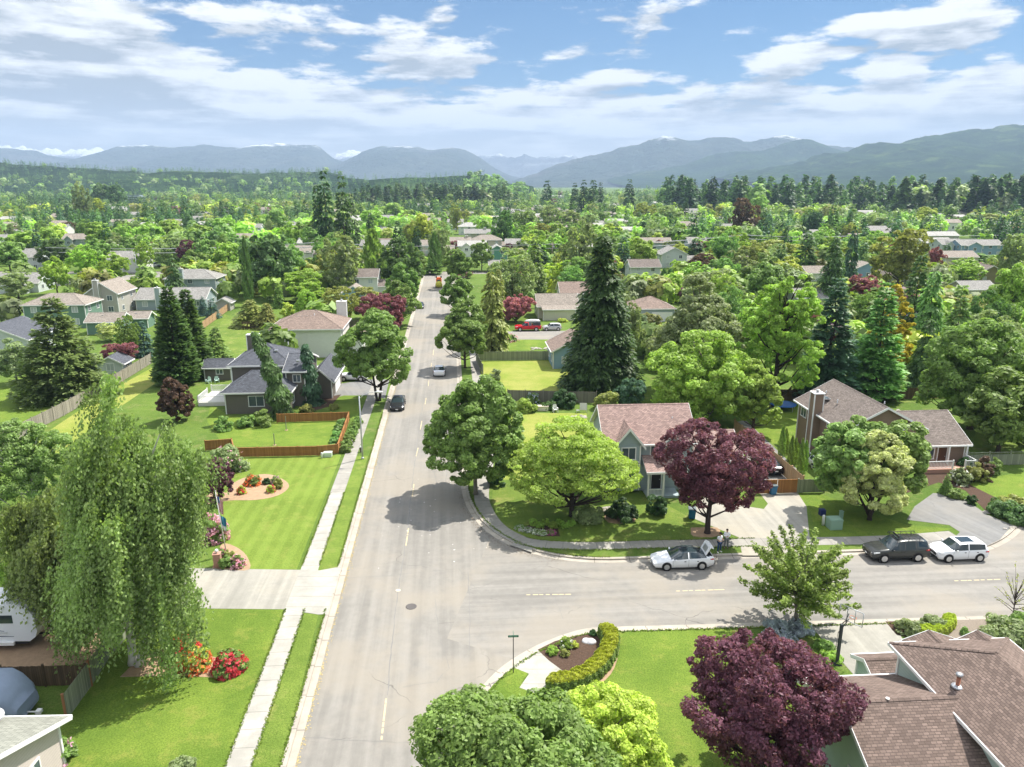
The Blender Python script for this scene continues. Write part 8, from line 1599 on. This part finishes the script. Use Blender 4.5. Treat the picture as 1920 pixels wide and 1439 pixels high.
def nearest_name(X, Y):
    best = min(HB, key=lambda t: (G(t[1], t[2]).x + t[3] / 2 - X) ** 2 + (G(t[1], t[2]).y + 4 - Y) ** 2); p = G(best[1], best[2]); dx = X - p.x - best[3] / 2; dy = Y - p.y - 4
    rel = ('behind' if dy > 0 else 'in front of') if abs(dy) > abs(dx) * 1.6 else ('right of' if dx > 0 else 'left of')
    words = best[0].split(); short = ' '.join(words[:6] if len(words) > 6 else words); 
    while short.split()[-1] in ('a', 'with', 'the', 'and', 'of', 'by', 'in', 'on', 'its', 'at', 'below', 'above', 'two', 'beyond', 'behind'): short = ' '.join(short.split()[:-1])
    return rel, short
used = {}
ORD = ['', 'second ', 'third ', 'fourth ', 'fifth ', 'sixth ', 'seventh ', 'eighth ']
for i, (kd, X, Y, Hh, Rw) in enumerate(sorted(fills, key=lambda f: f[2])):
    col = rgf.choice(COLS[kd]); lod = 0 if Y < 200 else 1; c, t = proto(kd, lod, i % (3 if lod < 2 else 2)); rel, sh = nearest_name(X, Y); tall = 'tall ' if Hh > 10 else 'small ' if Hh < 6.5 else ''
    lb = f"{tall}{CN[col]} {KN[kd]} tree {rel} the {sh}"; k = used.get(lb, 0); used[lb] = k + 1
    if k: lb = f"{ORD[min(k, 7)]}nearest {lb}"
    lb = ' '.join(lb.split()[:16])
    base = {'fir': 3.2, 'cedar': 3.4}.get(kd, 4.1)
    put_tree({'fir': 'conifer_tree', 'cedar': 'cedar_tree'}.get(kd, 'leafy_tree'), c, t, (X, Y, 0), col, rz=i * 2.399, sc=(Rw / base, Rw / base, Hh / 10), label=lb)

# ================================================================== FAR WOODS, HILLS, MOUNTAINS
rng = np.random.default_rng(2024)
def far_canopy(pts, Hs, Rs, kinds, name, label, cols, detail=1.0):
    """one object: many crowns of loose leaf clumps; pts (n,3), kinds 0 broadleaf 1 conifer"""
    Vs, Fs, av, mi = [], [], [], []; off = 0
    for (x, y, z), H_m, R_m, kd in zip(pts, Hs, Rs, kinds):
        n = int((230 if y < 420 else 150 if y < 750 else 80 if y < 1300 else 36) * detail); 
        if kd % 2 == 1:
            u = rng.uniform(0, 1, n); a = rng.uniform(0, 6.283, n); r = R_m * (1 - u) ** .85 * rng.uniform(.45, 1.1, n) * (1 + .25 * np.sin(u * 26)); c = np.column_stack([x + r * np.cos(a), y + r * np.sin(a), z + H_m * (.06 + .92 * u)]); d = np.column_stack([np.cos(a), np.sin(a), np.full(n, -.5)]) + rng.normal(0, .3, (n, 3)); nn = np.column_stack([np.cos(a) * .6, np.sin(a) * .6, np.ones(n)]) + rng.normal(0, .3, (n, 3)); s = R_m * .45 * (1.05 - .6 * u); V, F = quads_dir(c, d, nn, s, rng, 1.7)
        else:
            d = unit(n, rng); d[:, 2] = np.where(d[:, 2] < -.6, -d[:, 2], d[:, 2]); lb = lobe(d, rng, .3)[:, None]; c = d * lb * np.array([R_m, R_m, H_m * .44]) * rng.uniform(.72, 1.02, (n, 1)) + np.array([x, y, z + H_m * .56]); V, F = quads(c, d + rng.normal(0, .24, (n, 3)) + np.array([0, 0, .2]), R_m * (.36 if n > 60 else .56), rng, 1.25)
        Vs.append(V); Fs.append(F + off); off += len(V); av.append(np.clip(rng.uniform(.1, .9) + rng.normal(0, .12, len(F)), 0, 1)); mi.append(np.full(len(F), kd))
    me = npmesh(name, np.concatenate(Vs), np.concatenate(Fs), [LM(c_) for c_ in cols], np.concatenate(mi), np.concatenate(av)); return tag(link(name, me), label, 'woodland', kind='stuff')
def scatter(n, y0, y1, spread, fn=None, p=1.0):
    out = []
    while len(out) < n:
        y = (y0 ** 2 + (y1 ** 2 - y0 ** 2) * rng.uniform() ** p) ** .5; x = rng.uniform(-spread, spread) * y
        if fn is None or fn(x, y): out.append((x, y, 0.0))
    return out
cols8 = ['bg', 'dg', 'mg', 'dg', 'gg', 'fg', 'yg', 'teal', 'pp', 'dg', 'yo', 'fg']
def okfar(x, y):
    px, _ = PX(x, y, 0)
    for (bx0, bx1, by0, by1, bY, wx0, wx1, wy0, wy1) in BOX:
        if wx0 - 4 < x < wx1 + 4 and wy0 - 3 < y < wy1 + 3: return False
        if y < bY and bx0 - 4 < px < bx1 + 4 and bY - y < 45 and bY > 300: return False
    for a, b, c_ in TREES:
        if b > 300 and (x - a) ** 2 + (y - b) ** 2 < (c_ * .8 + 2) ** 2: return False
    return True
PM = [.14, .12, .14, .14, .12, .1, .08, .04, .06, .045, .015]; PD = [.05, .04, .2, .2, .2, .08, .05, .01, .1, .06, .01]
def band(n, y0, y1, name, label, hmin, hmax, conif, detail=1.0, pr=PM):
    P = scatter(n, y0, y1, .74, okfar); Hs, Rs, ks = [], [], []
    for x, y, z in P:
        cz = (math.sin(x * .013 + 2) * math.sin(y * .011 + x * .004) + rng.normal(0, .35)) > (1 - conif * 2.0)
        H_ = rng.uniform(hmin, hmax) * (1.55 if cz else 1.0); Hs.append(H_); Rs.append(H_ * (rng.uniform(.16, .24) if cz else rng.uniform(.36, .52)))
        ks.append(int(rng.choice([1, 3, 5, 7])) if cz else int(rng.choice([0, 0, 2, 2, 2, 4, 4, 6, 10, 10, 8], p=pr)))
    far_canopy(P, Hs, Rs, ks, name, label, cols8, detail)
# houses glimpsed far off are too small to count: roofs among the woods
mb = MB(); rg_ = random.Random(31)
for _ in range(250):
    y = rg_.uniform(315, 1000); x = rg_.uniform(-.7, .7) * y
    if not okfar(x, y): continue
    w_, d_, h_ = rg_.uniform(9, 16), rg_.uniform(8, 11), rg_.uniform(3.5, 6.0); r_ = rg_.uniform(1.5, 2.6); c_ = rg_.randrange(3)
    mb.box(x, x + w_, y, y + d_, 0, h_, mi=c_, skip='td'); m_ = 3 + rg_.randrange(3); mb.poly([(x - .4, y - .4, h_ - .1), (x + w_ + .4, y - .4, h_ - .1), (x + w_ + .4, y + d_ / 2, h_ + r_), (x - .4, y + d_ / 2, h_ + r_)], mi=m_); mb.poly([(x - .4, y + d_ + .4, h_ - .1), (x + w_ + .4, y + d_ + .4, h_ - .1), (x + w_ + .4, y + d_ / 2, h_ + r_), (x - .4, y + d_ / 2, h_ + r_)], mi=m_)
    pa = PX(x - 1, y, 0); pb = PX(x + w_ + 1, y, h_); BOX.append((pa[0], pb[0], pb[1] - 4, pa[1], y, x, x + w_, y, y + d_))
    mb.poly([(x, y, h_), (x, y + d_, h_), (x, y + d_ / 2, h_ + r_)], mi=c_); mb.poly([(x + w_, y, h_), (x + w_, y + d_, h_), (x + w_, y + d_ / 2, h_ + r_)], mi=c_)
    for k in range(3): mb.box(x + w_ * (k + .3) / 3, x + w_ * (k + .6) / 3, y - .03, y, h_ * .3, h_ * .6, mi=6)
tag(mb.build('far_town', [WL['white'], WL['beige'], WL['bluegrey'], RF['grey'], RF['tan'], RF['pale'], glass]), 'scattered roofs of the far town glimpsed between trees', 'town', kind='stuff')
band(900, 330, 560, 'woodland', 'belt of mixed garden trees just beyond the last houses', 6.5, 11, .36)
band(1500, 560, 1000, 'woodland', 'belt of mixed wood filling the middle of the valley floor', 8, 13, .48, 1.1)
band(2400, 1000, 2300, 'woodland', 'distant mixed wood fading across the valley floor', 9, 15, .6, 1.2, PD)
def line_wood(pix, by, n, hmin, hmax, depth, name, label, conif=.9, detail=1.2, z=0):
    a, b = G(pix[0], by), G(pix[1], by); P, Hs, Rs, ks = [], [], [], []
    for _ in range(n):
        t = rng.uniform(); q = a.lerp(b, t); cz = rng.uniform() < conif; H_ = rng.uniform(hmin, hmax) * (1 if cz else .7); P.append((q.x + rng.normal(0, 3), q.y + rng.uniform(0, depth), z)); Hs.append(H_); Rs.append(H_ * (rng.uniform(.18, .26) if cz else .38)); ks.append(int(rng.choice([1, 3, 5])) if cz else int(rng.choice([2, 4])))
    far_canopy(P, Hs, Rs, ks, name, label, cols8, detail)
line_wood((1290, 2040), 404, 270, 20, 43, 150, 'conifer_belt', 'long dark belt of tall conifers across the right of the valley', .95, 3.6)
line_wood((1720, 2040), 412, 70, 26, 40, 60, 'conifer_belt', 'darker nearer clump of conifers at the right edge of the valley', .85, 3.6)
line_wood((655, 960), 394, 120, 24, 34, 110, 'conifer_belt', 'dark conifer belt behind the far end of the street', .88, 3.2)
line_wood((-60, 600), 378, 150, 15, 24, 200, 'conifer_belt', 'dark tree belt in front of the western wooded ridge', .5, 2.0)
line_wood((1200, 1330), 372, 60, 18, 30, 200, 'conifer_belt', 'small conifer belt left of the long dark one', .8, 2.0)
P, Hs, Rs, ks = [], [], [], []
while len(P) < 680:
    y = rng.uniform(120, 335); x = rng.uniform(-.7, .7) * y; H_ = rng.uniform(2.4, 7.5)
    px_, py_ = PX(x, y, 0); pt_ = PX(x, y, H_)[1]; rw_ = H_ * .5 * (py_ - 345) * .031
    if any(y < b[4] and b[0] < px_ + rw_ and px_ - rw_ < b[1] and pt_ < b[3] and b[4] - y < 90 for b in BOX[:len(HB)]): continue
    if not all(not (b[5] - 1.5 < x < b[6] + 1.5 and b[7] - 1.5 < y < b[8] + 1.5) for b in BOX) or any((x - a) ** 2 + (y - b) ** 2 < (c_ * .45 + .8) ** 2 for a, b, c_ in TREES): continue
    P.append((x, y, -.2)); Hs.append(H_); Rs.append(H_ * rng.uniform(.42, .6)); ks.append(int(rng.choice([0, 2, 2, 4, 10, 2, 6, 8], p=[.2, .2, .2, .12, .12, .08, .05, .03])))
far_canopy(P, Hs, Rs, ks, 'garden_shrubbery', 'small garden shrubs and young trees between the middle-distance houses', cols8, 1.3)
# a broom-yellow meadow patch
m = MB(); q = [G(x, y, .05) for x, y in ((278, 362), (330, 356), (345, 366), (300, 372))]; m.poly([tuple(v) for v in q]); tag(m.build('field', pmat('broom_field', (.42, .33, .05), .95, .1, nvar=.4, nscale=.1)), kind='structure')

def hillmat(name, c1, c2, c3, sc, snow=None, s2=None):
    m = bpy.data.materials.new(name); m.use_nodes = True; T = NT(m.node_tree); b = m.node_tree.nodes['Principled BSDF']; tc = T.new('ShaderNodeTexCoord').outputs['Object']
    n1 = T.noise(tc, sc, 8, .7); n2 = T.noise(tc, sc * (s2 or 7), 5, .7)
    c = T.mix(T.ss(n1, .42, .6), c1, c2); c = T.mix(T.ss(n2, .42, .72), c, tuple(x * .45 for x in c1)); c = T.mix(T.ss(T.noise(tc, sc * .8, 4, .6, .6), .58, .68, 0, .8), c, c3)
    if snow:
        sx = T.new('ShaderNodeSeparateXYZ'); T.l.new(tc, sx.inputs[0]); z = T.m('ADD', sx.outputs[2], T.m('MULTIPLY', T.m('SUBTRACT', n1, .5), snow[1])); z = T.m('ADD', z, T.m('MULTIPLY', T.m('SUBTRACT', n2, .5), snow[1] * .5)); c = T.mix(T.ss(z, snow[0], snow[0] + snow[2]), c, (.85, .88, .92))
    T.l.new(c, b.inputs['Base Color']); b.inputs['Roughness'].default_value = 1; b.inputs['Specular IOR Level'].default_value = 0
    bp = T.new('ShaderNodeBump', i_Strength=1.0); bp.inputs['Distance'].default_value = 1.0 / sc * .12; T.l.new(n2, bp.inputs['Height']); T.l.new(bp.outputs[0], b.inputs['Normal']); return m
def vnoise(x, y, seed, oct=5, gain=.5):
    s = np.zeros_like(x); a = 1.0; f = 1.0; r = np.random.default_rng(seed)
    for o in range(oct):
        for _ in range(3): k = r.uniform(0, 6.283); p = r.uniform(0, 6.283); s += a * .5 * np.sin(f * (x * math.cos(k) + y * math.sin(k)) + p + .8 * np.sin(f * .7 * (y * math.cos(k) - x * math.sin(k)) + p * 2))
        a *= gain; f *= 2.05
    return s
def ridge(name, Y, prof, mat, depth, nx=420, ny=26, rough=.12, seed=1, gully=.25, kind='structure', base=0.0, wl=.06):
    """mountain range whose skyline follows prof [(photo x, photo y)...] at distance Y and which slopes down towards the valley over 'depth' metres"""
    xs = np.array([p[0] for p in prof]); ys = np.array([p[1] for p in prof]); px = np.linspace(xs[0], xs[-1], nx); py = np.interp(px, xs, ys); ker = np.ones(5) / 5; py = np.convolve(np.pad(py, 2, 'edge'), ker, 'valid')
    X = np.array([G(a, 500).x / G(a, 500).y for a in px]) * 0 + (px - CX) / FPX / (math.cos(PITCH) + 0 * px); 
    # direction: use the horizon pixel of that column
    X = (px - CX) / FPX / math.cos(PITCH) * 1.0; Z = np.array([Zat(Y * 1.0, b) for b in py]); X = np.array([ (a - CX) / FPX * (Y * math.cos(PITCH) + (CAMH - z) * math.sin(PITCH)) for a, z in zip(px, Z)])
    Z = Z + vnoise(px * wl, px * 0, seed + 9, 4) * rough * (Z.max() * .12)
    V = []
    for j in range(ny + 4):
        t = j / ny; yy = Y - depth * t
        if t <= 1:
            prf = (1 - t) ** 1.35; g = vnoise(X / (depth * .22), np.full(nx, yy) / (depth * .35), seed, 5) * gully * Z * (t * (1 - t) * 3.0 + .0)
            h = Z * prf + g * (1 - t); h = np.maximum(h, base + (-3 if t > .97 else 0))
        else: yy = Y + depth * .25 * (t - 1) * ny / 3 ; h = Z * max(0, 1 - .45 * (j - ny))
        V.append(np.column_stack([X * (yy / Y) ** (0 if True else 1), np.full(nx, yy), h]))
    order = list(range(ny + 1)) ; Vf = np.concatenate([V[j] for j in [ny + 3, ny + 2, ny + 1] + order]); rows = ny + 4; F = []
    i = np.arange(nx - 1)
    for r_ in range(rows - 1): a = r_ * nx + i; F.append(np.column_stack([a, a + nx, a + nx + 1, a + 1]))
    me = npmesh(name, Vf, np.concatenate(F), [mat], smooth=True); return tag(link(name, me), kind=kind), (X, Z)
far_m = hillmat('mountain_far', (.05, .075, .05), (.08, .10, .07), (.12, .12, .10), .0012, snow=(505, 420, 90)); 
snow_m = hillmat('mountain_snow', (.12, .14, .15), (.2, .22, .23), (.3, .32, .33), .0016, snow=(455, 420, 120))
mid_m = hillmat('hill_forest', (.025, .055, .025), (.05, .095, .035), (.10, .13, .05), .004, s2=9)
near_m = hillmat('hill_forest_near', (.022, .05, .022), (.05, .095, .035), (.10, .15, .05), .007, s2=9)
ridge('mountains_snowy', 14000, [(-250, 272), (0, 275), (60, 278), (130, 283), (250, 278), (400, 285), (600, 292), (640, 286), (665, 284), (700, 290), (880, 296), (930, 290), (985, 289), (1010, 291), (1060, 292), (1100, 300), (1200, 310), (1500, 300)], snow_m, 2500, rough=.55, seed=3, wl=.13)
ridge('mountains_west', 10500, [(-250, 270), (0, 277), (60, 281), (100, 291), (140, 299), (175, 290), (215, 279), (268, 271), (330, 275), (380, 273), (440, 277), (512, 269), (560, 272), (595, 275), (625, 296), (650, 305), (680, 290), (712, 273), (760, 272), (790, 276), (800, 282), (830, 277), (868, 281), (900, 296), (930, 316), (960, 330), (1000, 338)], far_m, 3000, rough=.22, seed=5, gully=.32)
ridge('mountains_centre', 8800, [(960, 340), (1000, 328), (1035, 312), (1075, 300), (1110, 292), (1140, 287), (1185, 272), (1215, 262), (1245, 254), (1275, 261), (1310, 265), (1355, 259), (1400, 264), (1440, 259), (1472, 253), (1500, 261), (1540, 271), (1600, 276), (1700, 280), (1900, 270), (2200, 260)], far_m, 2800, rough=.24, seed=8, gully=.32)
ridge('hills_east', 7200, [(1130, 340), (1180, 328), (1240, 318), (1280, 308), (1330, 292), (1380, 284), (1430, 281), (1470, 271), (1510, 262), (1540, 268), (1570, 280), (1610, 290), (1700, 300), (2000, 300)], mid_m, 2200, rough=.22, seed=12, gully=.35)
_, (hx, hz) = ridge('hill_east_near', 5300, [(1340, 335), (1400, 318), (1480, 306), (1540, 296), (1590, 282), (1620, 272), (1645, 267), (1675, 271), (1720, 263), (1760, 255), (1800, 248), (1850, 240), (1920, 233), (2050, 222), (2300, 214)], near_m, 2600, rough=.22, seed=15, gully=.35)
P, Hs, Rs, ks = [], [], [], []
for _ in range(420):
    i = rng.integers(60, len(hx) - 1); t = rng.uniform(0, .02) if rng.uniform() < .5 else rng.uniform(0, .9)
    P.append((hx[i], 5300 - 2600 * t, hz[i] * (1 - t) ** 1.35 - 6)); Hs.append(rng.uniform(9, 17)); Rs.append(rng.uniform(4, 7)); ks.append(1)
far_canopy(P, Hs, Rs, ks, 'hill_conifers', 'conifers standing along the crest and slopes of the near eastern hill', cols8)
_, (hx, hz) = ridge('ridge_west', 2300, [(-250, 302), (0, 306), (70, 312), (140, 316), (220, 318), (290, 327), (330, 320), (420, 325), (520, 324), (600, 322), (640, 330), (700, 341), (760, 345)], near_m, 750, rough=.2, seed=18)
P, Hs, Rs, ks = [], [], [], []
for _ in range(1500):
    i = rng.integers(0, len(hx) - 40); t = rng.uniform(0, .05) if rng.uniform() < .3 else rng.uniform(0, .98); cz = rng.uniform() < (.97 if t < .3 else .5)
    P.append((hx[i] + rng.normal(0, 3), 2300 - 750 * t, hz[i] * (1 - t) ** 1.35 - 3)); Hs.append(rng.uniform(13, 21) if cz else rng.uniform(12, 18)); Rs.append(Hs[-1] * (.24 if cz else .5)); ks.append(int(rng.choice([1, 5, 7])) if cz else int(rng.choice([11, 11, 2, 4, 2])))
far_canopy(P, Hs, Rs, ks, 'ridge_forest', 'forest covering the long wooded ridge in the west', cols8, 1.3)
_, (hx, hz) = ridge('knoll_centre', 1900, [(640, 343), (700, 338), (760, 333), (800, 334), (850, 331), (900, 328), (930, 332), (955, 345), (1000, 350)], near_m, 400, rough=.2, seed=21)
P, Hs, Rs, ks = [], [], [], []
for _ in range(360):
    i = rng.integers(0, len(hx) - 20); t = rng.uniform(0, .9); cz = hx[i] < -110 or rng.uniform() < .1
    P.append((hx[i], 1900 - 400 * t, max(0, hz[i]) * (1 - t) ** 1.35 - 2)); Hs.append(rng.uniform(14, 22) if cz else rng.uniform(11, 16)); Rs.append(Hs[-1] * (.2 if cz else .5)); ks.append(int(rng.choice([1, 5])) if cz else 2)
far_canopy(P, Hs, Rs, ks, 'knoll_forest', 'trees covering the low wooded knoll near the centre', cols8, 1.4)

# ================================================================== HAZE: one closed box of even, thin air
m = MB(); m.box(-13500, 13500, -300, 16500, -3.0, 1080.0); hz_o = m.build('haze', [], None)
hm = bpy.data.materials.new('haze'); hm.use_nodes = True; T = NT(hm.node_tree); T.n.clear(); pv = T.new('ShaderNodeVolumePrincipled'); pv.inputs['Color'].default_value = (.53, .705, .96, 1); pv.inputs['Density'].default_value = HAZE; pv.inputs['Anisotropy'].default_value = 0.0; out = T.new('ShaderNodeOutputMaterial'); T.l.new(pv.outputs[0], out.inputs['Volume'])
hz_o.data.materials.append(hm); tag(hz_o, 'thin blue haze over the valley', 'haze', kind='stuff')
